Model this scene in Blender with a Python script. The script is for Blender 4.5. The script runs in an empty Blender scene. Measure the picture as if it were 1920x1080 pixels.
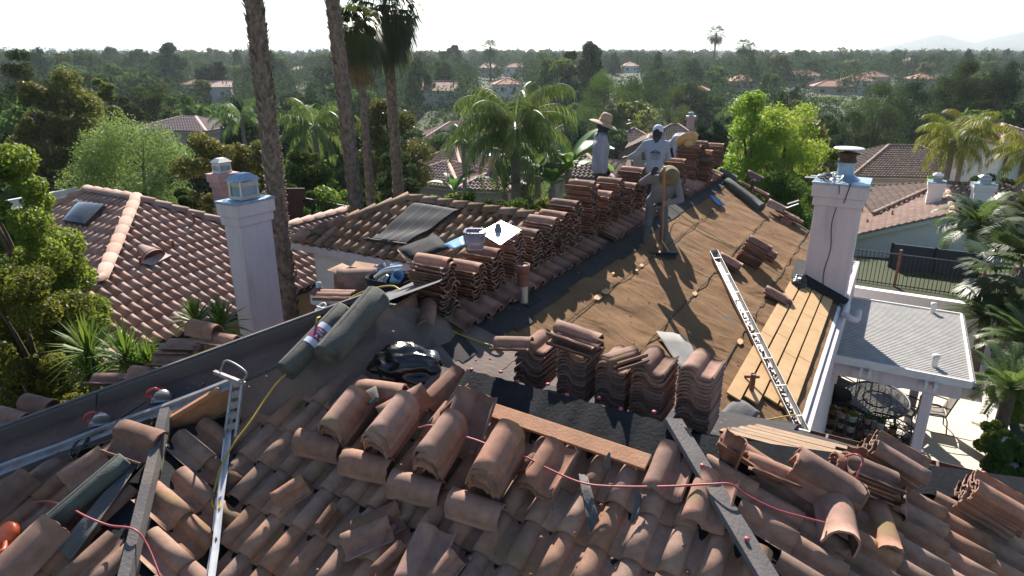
import bpy, math, random
import numpy as np
from mathutils import Vector, Matrix
random.seed(7); RNG = np.random.default_rng(11)
R = math.radians
scene = bpy.context.scene
COL = scene.collection
# ------------------------------------------------------------------ camera, sky, sun, exposure
F = 1250.0; PITCH = 19.2
cd = bpy.data.cameras.new('camera'); cam = bpy.data.objects.new('camera', cd); COL.objects.link(cam)
cam.location = (0, 0, 0); cam.rotation_euler = (R(90 - PITCH), 0, 0)
cd.sensor_width = 36; cd.lens = 36 * F / 1920; cd.clip_start = 0.1; cd.clip_end = 30000
scene.camera = cam
SUN_EL, SUN_AZ = 38.0, -1.0            # azimuth measured clockwise from straight ahead (+Y)
w = bpy.data.worlds.new('World'); scene.world = w; w.use_nodes = True
nt = w.node_tree; nt.nodes.clear()
sky = nt.nodes.new('ShaderNodeTexSky'); sky.sky_type = 'NISHITA'; sky.sun_disc = False
sky.sun_elevation = R(SUN_EL); sky.sun_rotation = R(SUN_AZ); sky.air_density = 1.0; sky.dust_density = .1; sky.ozone_density = 1.6
bg = nt.nodes.new('ShaderNodeBackground'); bg.inputs[1].default_value = 0.062
wo = nt.nodes.new('ShaderNodeOutputWorld'); nt.links.new(sky.outputs[0], bg.inputs[0]); nt.links.new(bg.outputs[0], wo.inputs[0])
sd = bpy.data.lights.new('sun', 'SUN'); sd.energy = 4.8; sd.angle = R(0.5); sd.color = (1.0, 0.92, 0.82)
sun = bpy.data.objects.new('sun', sd); COL.objects.link(sun)
_s = Vector((math.sin(R(SUN_AZ)) * math.cos(R(SUN_EL)), math.cos(R(SUN_AZ)) * math.cos(R(SUN_EL)), math.sin(R(SUN_EL))))
sun.rotation_euler = _s.to_track_quat('Z', 'Y').to_euler()
scene.view_settings.view_transform = 'Standard'; scene.view_settings.look = 'None'
scene.view_settings.exposure = 1.32; scene.view_settings.gamma = 1.0
try:
    scene.cycles.max_bounces = 6; scene.cycles.transparent_max_bounces = 6; scene.cycles.volume_bounces = 0
    scene.cycles.use_denoising = True; scene.cycles.caustics_reflective = False; scene.cycles.caustics_refractive = False
except Exception: pass
# ------------------------------------------------------------------ frame of the place
cP, sP = math.cos(R(PITCH)), math.sin(R(PITCH))
VA = np.array([.5, .8660254, 0]); VB = np.array([.8660254, -.5, 0]); VZ = np.array([0, 0, 1.])
K = .4142
def ray(u, v):
    a = (u - 960) / F; b = (540 - v) / F
    return np.array([a, cP + b * sP, -sP + b * cP])
def pt(u, v, t): return ray(u, v) * t
def ptz(u, v, z):
    r = ray(u, v); return r * (z / r[2])
def AB(a, b, z): return a * VA + b * VB + np.array([0, 0, z])
def ab(p): return float(np.dot(p, VA)), float(np.dot(p, VB))
class Plane:      # z = z0 + ka*a + kb*b
    def __init__(s, z0, ka, kb): s.z0, s.ka, s.kb = z0, ka, kb
    def z(s, a, b): return s.z0 + s.ka * a + s.kb * b
    def p(s, a, b, h=0.): return AB(a, b, s.z(a, b)) + s.n() * h
    def n(s):
        n = VZ - s.ka * VA - s.kb * VB; return n / np.linalg.norm(n)
    def at(s, u, v, h=0.):
        r = ray(u, v); n = VZ - s.ka * VA - s.kb * VB
        return r * ((s.z0 + h / s.n()[2]) / float(r @ n))
    def down(s):
        n = s.n(); d = np.array([n[0], n[1], 0]); d /= np.linalg.norm(d)
        d = d - n * (d @ n); return d / np.linalg.norm(d)
PC = Plane(-3.45 - K * 5.45, K, 0); PF = Plane(-3.45 + K * 5.45, -K, 0); PR = Plane(-3.45 - K * 1.3, 0, -K)
PM = Plane(-5.3 - K * .7, 0, -K); PL = Plane(PC.z0 + .38, K, 0); PK = Plane(-6.486, 0, -K); PB = Plane(-3.478 + K * 5.1, 0, K)
PH = Plane(PL.z(0, 0) + K * 11.15, 0, K)    # beyond the long hip board
# ------------------------------------------------------------------ materials
MATS = {}
def nodes(name):
    m = bpy.data.materials.new(name); m.use_nodes = True; t = m.node_tree
    b = t.nodes['Principled BSDF']; return m, t, b
def pm(name, c1, c2=None, scale=6., rough=.8, bump=0., bscale=40., metal=0., detail=5., c3=None, s3=2., t3=.55, objrand=0., tint=0., spec=.5, stretch=None):
    m, t, b = nodes(name); L = t.links
    tc = t.nodes.new('ShaderNodeTexCoord'); src = tc.outputs['Object']
    if stretch:
        mp = t.nodes.new('ShaderNodeMapping'); mp.inputs['Scale'].default_value = stretch; L.new(src, mp.inputs[0]); src = mp.outputs[0]
    c2 = c2 or tuple(x * .75 for x in c1)
    nz = t.nodes.new('ShaderNodeTexNoise'); nz.inputs['Scale'].default_value = scale; nz.inputs['Detail'].default_value = detail; nz.inputs['Roughness'].default_value = .65
    L.new(src, nz.inputs['Vector'])
    rp = t.nodes.new('ShaderNodeValToRGB'); rp.color_ramp.elements[0].position = .32; rp.color_ramp.elements[1].position = .68
    rp.color_ramp.elements[0].color = (*c2, 1); rp.color_ramp.elements[1].color = (*c1, 1); L.new(nz.outputs[0], rp.inputs[0]); out = rp.outputs[0]
    if c3:
        n3 = t.nodes.new('ShaderNodeTexNoise'); n3.inputs['Scale'].default_value = s3; n3.inputs['Detail'].default_value = 6
        oi3 = t.nodes.new('ShaderNodeObjectInfo'); ad = t.nodes.new('ShaderNodeVectorMath'); ad.operation = 'ADD'; mu3 = t.nodes.new('ShaderNodeVectorMath'); mu3.operation = 'SCALE'; mu3.inputs['Scale'].default_value = 37
        L.new(oi3.outputs['Random'], mu3.inputs[0]); L.new(src, ad.inputs[0]); L.new(mu3.outputs[0], ad.inputs[1]); L.new(ad.outputs[0], n3.inputs['Vector'])
        r3 = t.nodes.new('ShaderNodeValToRGB'); r3.color_ramp.elements[0].position = t3; r3.color_ramp.elements[1].position = t3 + .16; L.new(n3.outputs[0], r3.inputs[0])
        mx = t.nodes.new('ShaderNodeMix'); mx.data_type = 'RGBA'; L.new(r3.outputs[0], mx.inputs['Factor']); L.new(out, mx.inputs['A']); mx.inputs['B'].default_value = (*c3, 1); out = mx.outputs['Result']
    if objrand or tint:
        oi = t.nodes.new('ShaderNodeObjectInfo'); at = t.nodes.new('ShaderNodeAttribute'); at.attribute_name = 'tint'
        ad = t.nodes.new('ShaderNodeMath'); ad.operation = 'ADD'; L.new(oi.outputs['Random'], ad.inputs[0]); L.new(at.outputs['Fac'], ad.inputs[1])
        fr = t.nodes.new('ShaderNodeMath'); fr.operation = 'FRACT'; L.new(ad.outputs[0], fr.inputs[0])
        mr = t.nodes.new('ShaderNodeMapRange'); mr.inputs['To Min'].default_value = 1 - max(objrand, tint); mr.inputs['To Max'].default_value = 1 + max(objrand, tint) * .8; L.new(fr.outputs[0], mr.inputs[0])
        hs = t.nodes.new('ShaderNodeHueSaturation'); L.new(mr.outputs[0], hs.inputs['Value']); L.new(out, hs.inputs['Color'])
        m2 = t.nodes.new('ShaderNodeMath'); m2.operation = 'MULTIPLY'; m2.inputs[1].default_value = 7.31; L.new(fr.outputs[0], m2.inputs[0])
        f2 = t.nodes.new('ShaderNodeMath'); f2.operation = 'FRACT'; L.new(m2.outputs[0], f2.inputs[0])
        mr2 = t.nodes.new('ShaderNodeMapRange'); mr2.inputs['To Min'].default_value = .82; mr2.inputs['To Max'].default_value = 1.1; L.new(f2.outputs[0], mr2.inputs[0]); L.new(mr2.outputs[0], hs.inputs['Saturation'])
        out = hs.outputs[0]
    L.new(out, b.inputs['Base Color']); b.inputs['Roughness'].default_value = rough; b.inputs['Metallic'].default_value = metal; b.inputs['Specular IOR Level'].default_value = spec
    if bump:
        nb = t.nodes.new('ShaderNodeTexNoise'); nb.inputs['Scale'].default_value = bscale; nb.inputs['Detail'].default_value = 6; L.new(src, nb.inputs['Vector'])
        bp = t.nodes.new('ShaderNodeBump'); bp.inputs['Strength'].default_value = bump; bp.inputs['Distance'].default_value = .02; L.new(nb.outputs[0], bp.inputs['Height']); L.new(bp.outputs[0], b.inputs['Normal'])
    MATS[name] = m; return m
def leafmat(name, c1, c2, trans=.45, gloss=.25):
    m = bpy.data.materials.new(name); m.use_nodes = True; t = m.node_tree; t.nodes.clear(); L = t.links
    at = t.nodes.new('ShaderNodeAttribute'); at.attribute_name = 'tint'; oi = t.nodes.new('ShaderNodeObjectInfo')
    mx = t.nodes.new('ShaderNodeMix'); mx.data_type = 'RGBA'; mx.inputs['A'].default_value = (*c1, 1); mx.inputs['B'].default_value = (*c2, 1); L.new(at.outputs['Fac'], mx.inputs['Factor'])
    hs = t.nodes.new('ShaderNodeHueSaturation'); mr = t.nodes.new('ShaderNodeMapRange'); mr.inputs['To Min'].default_value = .7; mr.inputs['To Max'].default_value = 1.3
    L.new(oi.outputs['Random'], mr.inputs[0]); L.new(mr.outputs[0], hs.inputs['Value'])
    m2 = t.nodes.new('ShaderNodeMath'); m2.operation = 'MULTIPLY'; m2.inputs[1].default_value = 5.17; L.new(oi.outputs['Random'], m2.inputs[0]); f2 = t.nodes.new('ShaderNodeMath'); f2.operation = 'FRACT'; L.new(m2.outputs[0], f2.inputs[0])
    mh = t.nodes.new('ShaderNodeMapRange'); mh.inputs['To Min'].default_value = .475; mh.inputs['To Max'].default_value = .52; L.new(f2.outputs[0], mh.inputs[0]); L.new(mh.outputs[0], hs.inputs['Hue'])
    L.new(mx.outputs['Result'], hs.inputs['Color'])
    if gloss < .15: d = t.nodes.new('ShaderNodeBsdfDiffuse'); L.new(hs.outputs[0], d.inputs['Color'])
    else: d = t.nodes.new('ShaderNodeBsdfPrincipled'); d.inputs['Roughness'].default_value = .5; d.inputs['Specular IOR Level'].default_value = gloss; L.new(hs.outputs[0], d.inputs['Base Color'])
    tr = t.nodes.new('ShaderNodeBsdfTranslucent'); h2 = t.nodes.new('ShaderNodeHueSaturation'); h2.inputs['Value'].default_value = 1.5; h2.inputs['Hue'].default_value = .485; L.new(hs.outputs[0], h2.inputs['Color']); L.new(h2.outputs[0], tr.inputs[0])
    ms = t.nodes.new('ShaderNodeMixShader'); ms.inputs[0].default_value = trans; L.new(d.outputs[0], ms.inputs[1]); L.new(tr.outputs[0], ms.inputs[2])
    o = t.nodes.new('ShaderNodeOutputMaterial'); L.new(ms.outputs[0], o.inputs[0]); MATS[name] = m; return m
M_TILE = pm('clay_tile', (.335, .192, .132), (.215, .122, .082), 9, .88, .22, 130, c3=(.19, .14, .055), s3=2.6, t3=.60, tint=.24)
M_TILEL = pm('loose_clay_tile', (.31, .165, .115), (.19, .103, .075), 9, .88, .22, 130, c3=(.20, .145, .06), s3=3.0, t3=.60, objrand=.42)
M_TILEN = pm('neighbour_tile', (.40, .255, .20), (.31, .195, .155), 5, .85, .15, 60, tint=.16)
M_TILEB = pm('brown_neighbour_tile', (.24, .16, .12), (.17, .115, .09), 5, .85, .15, 60, tint=.25)
M_TILEM = pm('mossy_tile', (.34, .20, .115), (.18, .105, .065), 7, .88, .3, 60, c3=(.20, .14, .05), s3=2.2, t3=.57, tint=.38)
M_RED = pm('red_far_roof', (.36, .18, .12), (.26, .13, .095), 3, .9)
M_STUCCO = pm('lavender_stucco', (.66, .57, .59), (.58, .50, .52), 3, .92, .5, 90, c3=(.50, .43, .42), s3=1.6, t3=.56, stretch=(2.2, 2.2, .35))
M_WALLW = pm('cream_stucco', (.78, .74, .70), (.72, .68, .64), 3, .92, .3, 80)
M_WALLP = pm('pinkish_stucco', (.50, .40, .34), (.45, .36, .31), 3, .92, .3, 80)
M_PINK = pm('pink_stucco', (.62, .36, .32), (.56, .32, .29), 3, .92, .3, 80)
M_TAN = pm('tan_stucco', (.42, .28, .16), (.36, .24, .14), 3, .92, .3, 80)
M_GREYFELT = pm('grey_felt', (.125, .12, .12), (.085, .083, .085), 2.2, .85, .35, 25, c3=(.06, .058, .06), s3=1.6, t3=.55)
M_REDFELT = pm('reddish_felt', (.165, .10, .085), (.10, .068, .062), 1.8, .9, .4, 20, c3=(.055, .05, .052), s3=1.1, t3=.52)
M_BRNFELT = pm('brown_grey_felt', (.20, .15, .125), (.12, .095, .085), 2.0, .88, .4, 20, c3=(.07, .065, .065), s3=1.4, t3=.55)
M_BLACKFELT = pm('black_felt', (.022, .024, .028), (.013, .014, .017), 4, .85, .3, 30, spec=.2)
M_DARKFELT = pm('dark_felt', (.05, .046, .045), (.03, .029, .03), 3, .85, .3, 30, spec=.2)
M_BOARD = pm('weathered_board', (.14, .125, .12), (.09, .082, .08), 3, .85, .3, 30, c3=(.19, .155, .13), s3=1.5, t3=.6, stretch=(1, 1, 4))
M_WOOD = pm('new_wood', (.58, .37, .17), (.47, .28, .12), 4, .7, .15, 40, c3=(.26, .13, .06), s3=7, t3=.68, objrand=.1)
M_OWOOD = pm('orange_wood', (.42, .20, .10), (.30, .14, .07), 5, .75, .2, 40, c3=(.36, .22, .13), s3=4, t3=.6)
M_WHITE = pm('white_paint', (.66, .65, .63), (.56, .55, .53), 6, .55)
M_PATIO = pm('patio_cover_paint', (.40, .39, .37), (.31, .30, .285), 4, .6, c3=(.33, .31, .29), s3=2, t3=.6)
M_WMETAL = pm('white_metal', (.72, .73, .75), (.60, .61, .63), 8, .35, metal=.4, c3=(.38, .30, .24), s3=2.5, t3=.66)
M_METAL = pm('galvanised', (.55, .57, .60), (.42, .44, .47), 12, .35, metal=.8)
M_BLUEMET = pm('blue_grey_metal', (.32, .42, .52), (.22, .30, .40), 5, .4, metal=.5)
M_BLACK = pm('black_metal', (.02, .022, .022), (.012, .013, .013), 10, .45)
M_DARK = pm('dark_gap', (.012, .012, .013), None, 5, .9)
M_PLASTICB = pm('black_plastic', (.012, .013, .015), (.008, .009, .01), 6, .22, .5, 9, spec=.7)
M_YEL = pm('yellow_hose', (.52, .36, .06), (.44, .30, .05), 8, .5)
M_REDH = pm('red_hose', (.40, .09, .10), (.30, .06, .07), 8, .5)
M_RED2 = pm('red_plastic', (.45, .05, .035), (.36, .04, .03), 8, .4)
M_ORANGE = pm('orange_plastic', (.75, .14, .04), (.62, .11, .03), 8, .4)
M_GLASS = pm('window_glass', (.05, .06, .065), (.03, .04, .045), 2, .08, spec=.9)
M_DGLASS = pm('skylight_glass', (.06, .065, .07), (.04, .045, .05), 2, .12, spec=.9)
M_CONC = pm('patio_concrete', (.56, .51, .43), (.50, .45, .38), 1.2, .9, .1, 60, c3=(.42, .38, .32), s3=.5, t3=.6)
M_GROUND = pm('garden_ground', (.05, .062, .026), (.03, .042, .016), .12, 1., c3=(.14, .12, .07), s3=.03, t3=.62)
M_LAWN = pm('lawn_grass', (.11, .17, .03), (.07, .12, .02), 3, 1.)
M_ASPH = pm('asphalt', (.06, .06, .06), (.045, .045, .045), 3, .9)
M_MOUNT = pm('mountain_scrub', (.07, .085, .07), (.045, .06, .05), .01, 1.)
M_BARK = pm('bark', (.14, .10, .075), (.07, .05, .04), 6, .95, .6, 25)
M_PALMB = pm('palm_bark', (.34, .265, .21), (.085, .062, .052), 9, .95, .8, 18, stretch=(1, 1, .6))
M_PALMG = pm('grey_palm_bark', (.30, .25, .21), (.20, .165, .14), 3, .95, .5, 18, stretch=(1, 1, 4))
M_THATCH = pm('dry_palm_skirt', (.26, .18, .09), (.15, .10, .05), 6, .95)
L_NEAR = leafmat('leaf_bright', (.075, .125, .018), (.18, .21, .028), .48)
L_LIME = leafmat('leaf_lime', (.085, .18, .02), (.17, .25, .035), .52)
L_OLIVE = leafmat('leaf_olive', (.06, .09, .02), (.13, .14, .028), .45)
L_FEATH = leafmat('leaf_feathery', (.095, .145, .035), (.15, .20, .055), .45)
L_DARK = leafmat('leaf_dark', (.029, .056, .02), (.054, .084, .026), .35, .1)
L_MID = leafmat('leaf_mid', (.045, .092, .022), (.085, .13, .034), .4, .12)
L_PALE = leafmat('leaf_pale', (.055, .10, .03), (.085, .14, .04), .4, .1)
L_BROWN = leafmat('leaf_bronze', (.06, .085, .018), (.13, .125, .025), .45)
L_CONIF = leafmat('leaf_conifer', (.025, .054, .024), (.048, .082, .034), .25, .04)
L_PALM = leafmat('leaf_palm', (.055, .11, .025), (.12, .18, .045), .42, .6)
L_PALMY = leafmat('leaf_yellow_palm', (.10, .15, .02), (.22, .20, .03), .5, .4)
L_FAN = leafmat('leaf_fan_palm', (.035, .07, .02), (.085, .11, .03), .35, .5)
L_BANANA = leafmat('leaf_banana', (.05, .12, .03), (.09, .17, .04), .45, .6)
L_YUCCA = leafmat('leaf_yucca', (.06, .13, .018), (.11, .18, .025), .35, .2)
L_FLOWER = leafmat('leaf_flower', (.55, .25, .02), (.35, .28, .02), .4)
L_REDFL = leafmat('leaf_red_flower', (.35, .05, .04), (.08, .12, .03), .4)
# ------------------------------------------------------------------ mesh helpers
def tag(o, label=None, cat=None, group=None, kind=None):
    if label: o['label'] = label
    if cat: o['category'] = cat
    if group: o['group'] = group
    if cat and not kind: kind = 'thing'
    if kind: o['kind'] = kind
    return o
def thing(name, label, cat, loc=(0, 0, 0), rz=0., scale=1., group=None):
    o = bpy.data.objects.new(name, None); COL.objects.link(o); o.empty_display_size = .2
    o.location = Vector(loc); o.rotation_euler = (0, 0, rz); o.scale = (scale,) * 3
    return tag(o, label, cat, group)
def mkmesh(name, V, Fc, mats, mi=None, smooth=False, tint=None):
    me = bpy.data.meshes.new(name); V = np.asarray(V, dtype=np.float32)
    if isinstance(Fc, np.ndarray):
        nf, k = Fc.shape; me.vertices.add(len(V)); me.vertices.foreach_set('co', V.ravel())
        me.loops.add(nf * k); me.loops.foreach_set('vertex_index', Fc.astype(np.int32).ravel())
        me.polygons.add(nf); me.polygons.foreach_set('loop_start', np.arange(0, nf * k, k, dtype=np.int32))
        try: me.polygons.foreach_set('loop_total', np.full(nf, k, dtype=np.int32))
        except Exception: pass
        me.update(calc_edges=True)
    else:
        me.from_pydata([tuple(map(float, v)) for v in V], [], Fc)
    for m in (mats if isinstance(mats, (list, tuple)) else [mats]): me.materials.append(m)
    if mi is not None: me.polygons.foreach_set('material_index', np.asarray(mi, dtype=np.int32))
    if smooth is not False:
        me.polygons.foreach_set('use_smooth', np.full(len(me.polygons), True) if smooth is True else np.asarray(smooth))
    if tint is not None:
        a = me.attributes.new('tint', 'FLOAT', 'POINT'); a.data.foreach_set('value', np.asarray(tint, dtype=np.float32))
    me.update(); return me
def link(name, me, parent=None, world=True):
    o = bpy.data.objects.new(name, me); COL.objects.link(o)
    if parent is not None:
        o.parent = parent
        if world:
            if parent.type == 'EMPTY': o.matrix_parent_inverse = Matrix.Translation(-Vector(parent.location))
    return o
def perp(d):
    d = np.asarray(d, float); d = d / (np.linalg.norm(d) + 1e-12)
    r = np.array([0, 0, 1.]) if abs(d[2]) < .9 else np.array([1., 0, 0])
    x = np.cross(r, d); x /= np.linalg.norm(x); return x, np.cross(d, x), d
class MB:
    def __init__(s): s.V = []; s.F = []; s.M = []; s.S = []
    def add(s, V, Fs, m=0, sm=False):
        o = len(s.V); s.V.extend([np.asarray(v, float) for v in V])
        for f in Fs: s.F.append([i + o for i in f]); s.M.append(m); s.S.append(sm)
        return s
    def box(s, c, sx, sy, sz, X=(1, 0, 0), Y=(0, 1, 0), Z=(0, 0, 1), m=0):
        c = np.asarray(c, float); X = np.asarray(X, float) * sx / 2; Y = np.asarray(Y, float) * sy / 2; Z = np.asarray(Z, float) * sz / 2
        V = [c + i * X + j * Y + k * Z for k in (-1, 1) for j in (-1, 1) for i in (-1, 1)]
        return s.add(V, [(0, 2, 3, 1), (4, 5, 7, 6), (0, 1, 5, 4), (2, 6, 7, 3), (0, 4, 6, 2), (1, 3, 7, 5)], m)
    def bar(s, p, q, wd, th, m=0, up=(0, 0, 1)):
        p = np.asarray(p, float); q = np.asarray(q, float); d = q - p; L = np.linalg.norm(d); d /= L
        x = np.cross(d, np.asarray(up, float)); n = np.linalg.norm(x)
        if n < 1e-3: x = perp(d)[0]
        else: x /= n
        return s.box((p + q) / 2, wd, L, th, x, d, np.cross(x, d), m)
    def tube(s, P, r, n=8, m=0, cap=True, sm=True):
        P = [np.asarray(p, float) for p in P]; k = len(P); r = [r] * k if np.isscalar(r) else list(r)
        V = []; x = None
        for i in range(k):
            d = P[min(i + 1, k - 1)] - P[max(i - 1, 0)]; d = d / (np.linalg.norm(d) + 1e-12)
            if x is None: x = perp(d)[0]
            else:
                x = x - d * (x @ d); x /= (np.linalg.norm(x) + 1e-12)
            y = np.cross(d, x)
            for j in range(n):
                a = 2 * math.pi * j / n; V.append(P[i] + r[i] * (math.cos(a) * x + math.sin(a) * y))
        Fs = [(i * n + j, i * n + (j + 1) % n, (i + 1) * n + (j + 1) % n, (i + 1) * n + j) for i in range(k - 1) for j in range(n)]
        s.add(V, Fs, m, sm)
        if cap: s.add(V[:n], [tuple(reversed(range(n)))], m); s.add(V[-n:], [tuple(range(n))], m)
        return s
    def lathe(s, prof, o=(0, 0, 0), Z=(0, 0, 1), n=20, m=0, sm=True, X=None):
        x, y, z = perp(Z); o = np.asarray(o, float); V = []
        for rr, h in prof:
            for j in range(n):
                a = 2 * math.pi * j / n; V.append(o + z * h + rr * (math.cos(a) * x + math.sin(a) * y))
        Fs = [(i * n + j, i * n + (j + 1) % n, (i + 1) * n + (j + 1) % n, (i + 1) * n + j) for i in range(len(prof) - 1) for j in range(n)]
        return s.add(V, Fs, m, sm)
    def poly(s, P, th=0., dn=(0, 0, -1), m=0):
        P = [np.asarray(p, float) for p in P]; n = len(P)
        if th <= 0: return s.add(P, [tuple(range(n))], m)
        d = np.asarray(dn, float) * th; V = P + [p + d for p in P]
        return s.add(V, [tuple(range(n)), tuple(reversed(range(n, 2 * n)))] + [(i, i + n, (i + 1) % n + n, (i + 1) % n) for i in range(n)], m)
    def ball(s, c, r, n=10, k=6, m=0, sc=(1, 1, 1)):
        c = np.asarray(c, float); V = []
        for i in range(k + 1):
            t = math.pi * i / k
            for j in range(n):
                a = 2 * math.pi * j / n; V.append(c + r * np.array([math.sin(t) * math.cos(a) * sc[0], math.sin(t) * math.sin(a) * sc[1], math.cos(t) * sc[2]]))
        return s.add(V, [(i * n + j, (i + 1) * n + j, (i + 1) * n + (j + 1) % n, i * n + (j + 1) % n) for i in range(k) for j in range(n)], m, True)
    def build(s, name, mats, parent=None, world=True, bevel=0.):
        me = mkmesh(name, s.V, s.F, mats, s.M, s.S)
        o = link(name, me, parent, world)
        if bevel:
            b = o.modifiers.new('bevel', 'BEVEL'); b.width = bevel; b.segments = 2; b.limit_method = 'ANGLE'
        return o
def inpoly(P, poly):
    x, y = P[:, 0], P[:, 1]; ins = np.zeros(len(P), bool); n = len(poly); j = n - 1
    for i in range(n):
        xi, yi = poly[i]; xj, yj = poly[j]
        c = ((yi > y) != (yj > y)) & (x < (xj - xi) * (y - yi) / ((yj - yi) or 1e-9) + xi); ins ^= c; j = i
    return ins
# ------------------------------------------------------------------ roof tiles
TS, TE = .30, .43
def tile_profile(nb, npn, s=TS, h=.088):
    P = []
    bw = s * .62
    for i in range(nb + 1):
        a = math.pi * (1 - i / nb); P.append((bw / 2 + math.cos(a) * bw / 2, math.sin(a) * h))
    for i in range(1, npn + 1):
        f = i / npn; P.append((bw + f * (s * 1.06 - bw), -.012 * math.sin(math.pi * min(f * 1.1, 1)) + (.02 if f == 1 else 0)))
    return P
def laid_tiles(name, O, U, D, N, poly, parent, mat, res=(8, 3), jit=.012, s=TS, e=TE, h=.088, world=True, drop=None, lift=.0, seed=1):
    """courses of S-tiles laid on the plane O + u*U + d*D, one part of the roof"""
    rg = np.random.default_rng(seed)
    prof = np.array(tile_profile(*res, s=s, h=h)); n = len(prof); L = e + .085; T = .022
    V = []
    for y, z in ((0, .0), (L * .5, .02), (L, .04)):
        for x, q in prof: V.append((x - s * .31, y, q + z))
    for x, q in prof: V.append((x - s * .31, L - .004, q + .04 - T * 1.5))
    V = np.array(V)
    Fs = [(r * n + i, r * n + i + 1, (r + 1) * n + i + 1, (r + 1) * n + i) for r in range(3) for i in range(n - 1)]
    Fs = np.array(Fs)[:, ::-1]
    pu = np.array(poly); u0, d0 = pu.min(0); u1, d1 = pu.max(0)
    I = int((u1 - u0) / s) + 2; J = int((d1 - d0) / e) + 2
    gu, gd = np.meshgrid(u0 + (np.arange(I)) * s, d1 - (np.arange(J) + 1) * e, indexing='ij')
    C = np.stack([gu.ravel(), gd.ravel()], 1)
    ctr = C + np.array([0.0, e * .5]); ok = inpoly(ctr, poly)
    if drop is not None: ok &= ~np.array([drop(c) for c in ctr])
    C = C[ok]; m = len(C)
    if not m: return None
    C = C + rg.normal(0, jit * .6, C.shape); yaw = rg.normal(0, jit * .8, m); hz = lift + np.abs(rg.normal(0, jit * .5, m)); pit = rg.normal(0, jit, m)
    x = V[None, :, 0] * np.cos(yaw)[:, None] - V[None, :, 1] * np.sin(yaw)[:, None] + C[:, 0:1]
    y = V[None, :, 0] * np.sin(yaw)[:, None] + V[None, :, 1] * np.cos(yaw)[:, None] + C[:, 1:2]
    z = V[None, :, 2] + hz[:, None] + pit[:, None] * (V[None, :, 1] - .2)
    W = O + x[..., None] * U + y[..., None] * D + z[..., None] * N
    FF = (np.arange(m)[:, None, None] * len(V) + Fs[None]).reshape(-1, 4)
    tint = np.repeat(rg.random(m), len(V))
    sm = np.tile(np.array([True] * (2 * (n - 1)) + [False] * (n - 1)), m)
    me = mkmesh(name, W.reshape(-1, 3), FF, mat, None, sm, tint)
    return link(name, me, parent, world)
def plane_tiles(name, pl, polyab, parent, mat, **kw):
    D = pl.down(); N = pl.n(); U = np.cross(D, N); U /= np.linalg.norm(U); O = pl.p(*polyab[0])
    if np.cross(U, D) @ N < 0: U = -U
    P = [pl.p(a, b) - O for a, b in polyab]; poly = [(float(p @ U), float(p @ D)) for p in P]
    return laid_tiles(name, O, U, D, N, poly, parent, mat, **kw)
def ridge_tiles(name, P, Q, parent, mat, r=.13, L=.42, world=True, up=(0, 0, 1), seed=2):
    """a row of half-round caps along a ridge or hip"""
    rg = np.random.default_rng(seed); P = np.asarray(P, float); Q = np.asarray(Q, float); d = Q - P; n = max(1, int(np.linalg.norm(d) / L)); st = d / n
    dd = d / np.linalg.norm(d); x = np.cross(dd, up); x /= np.linalg.norm(x); z = np.cross(x, dd)
    V = []; Fs = []; T = []; k = 7; SM = []
    for i in range(n):
        o = len(V); t = rg.random(); p = P + st * i
        for e_, (f, rr, lift) in enumerate(((0, r * .9, 0.), (1.14, r * 1.08, .035), (1.14, r * .86, .02))):
            for j in range(k):
                a = math.pi * j / (k - 1); V.append(p + st * f + x * math.cos(a) * rr * 1.1 + z * (math.sin(a) * rr * .85 + lift - .03)); T.append(t)
        for e_ in range(2):
            for j in range(k - 1): Fs.append((o + e_ * k + j, o + e_ * k + j + 1, o + (e_ + 1) * k + j + 1, o + (e_ + 1) * k + j)); SM.append(e_ == 0)
    me = mkmesh(name, V, np.array(Fs), mat, None, np.array(SM), T); return link(name, me, parent, world)
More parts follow.
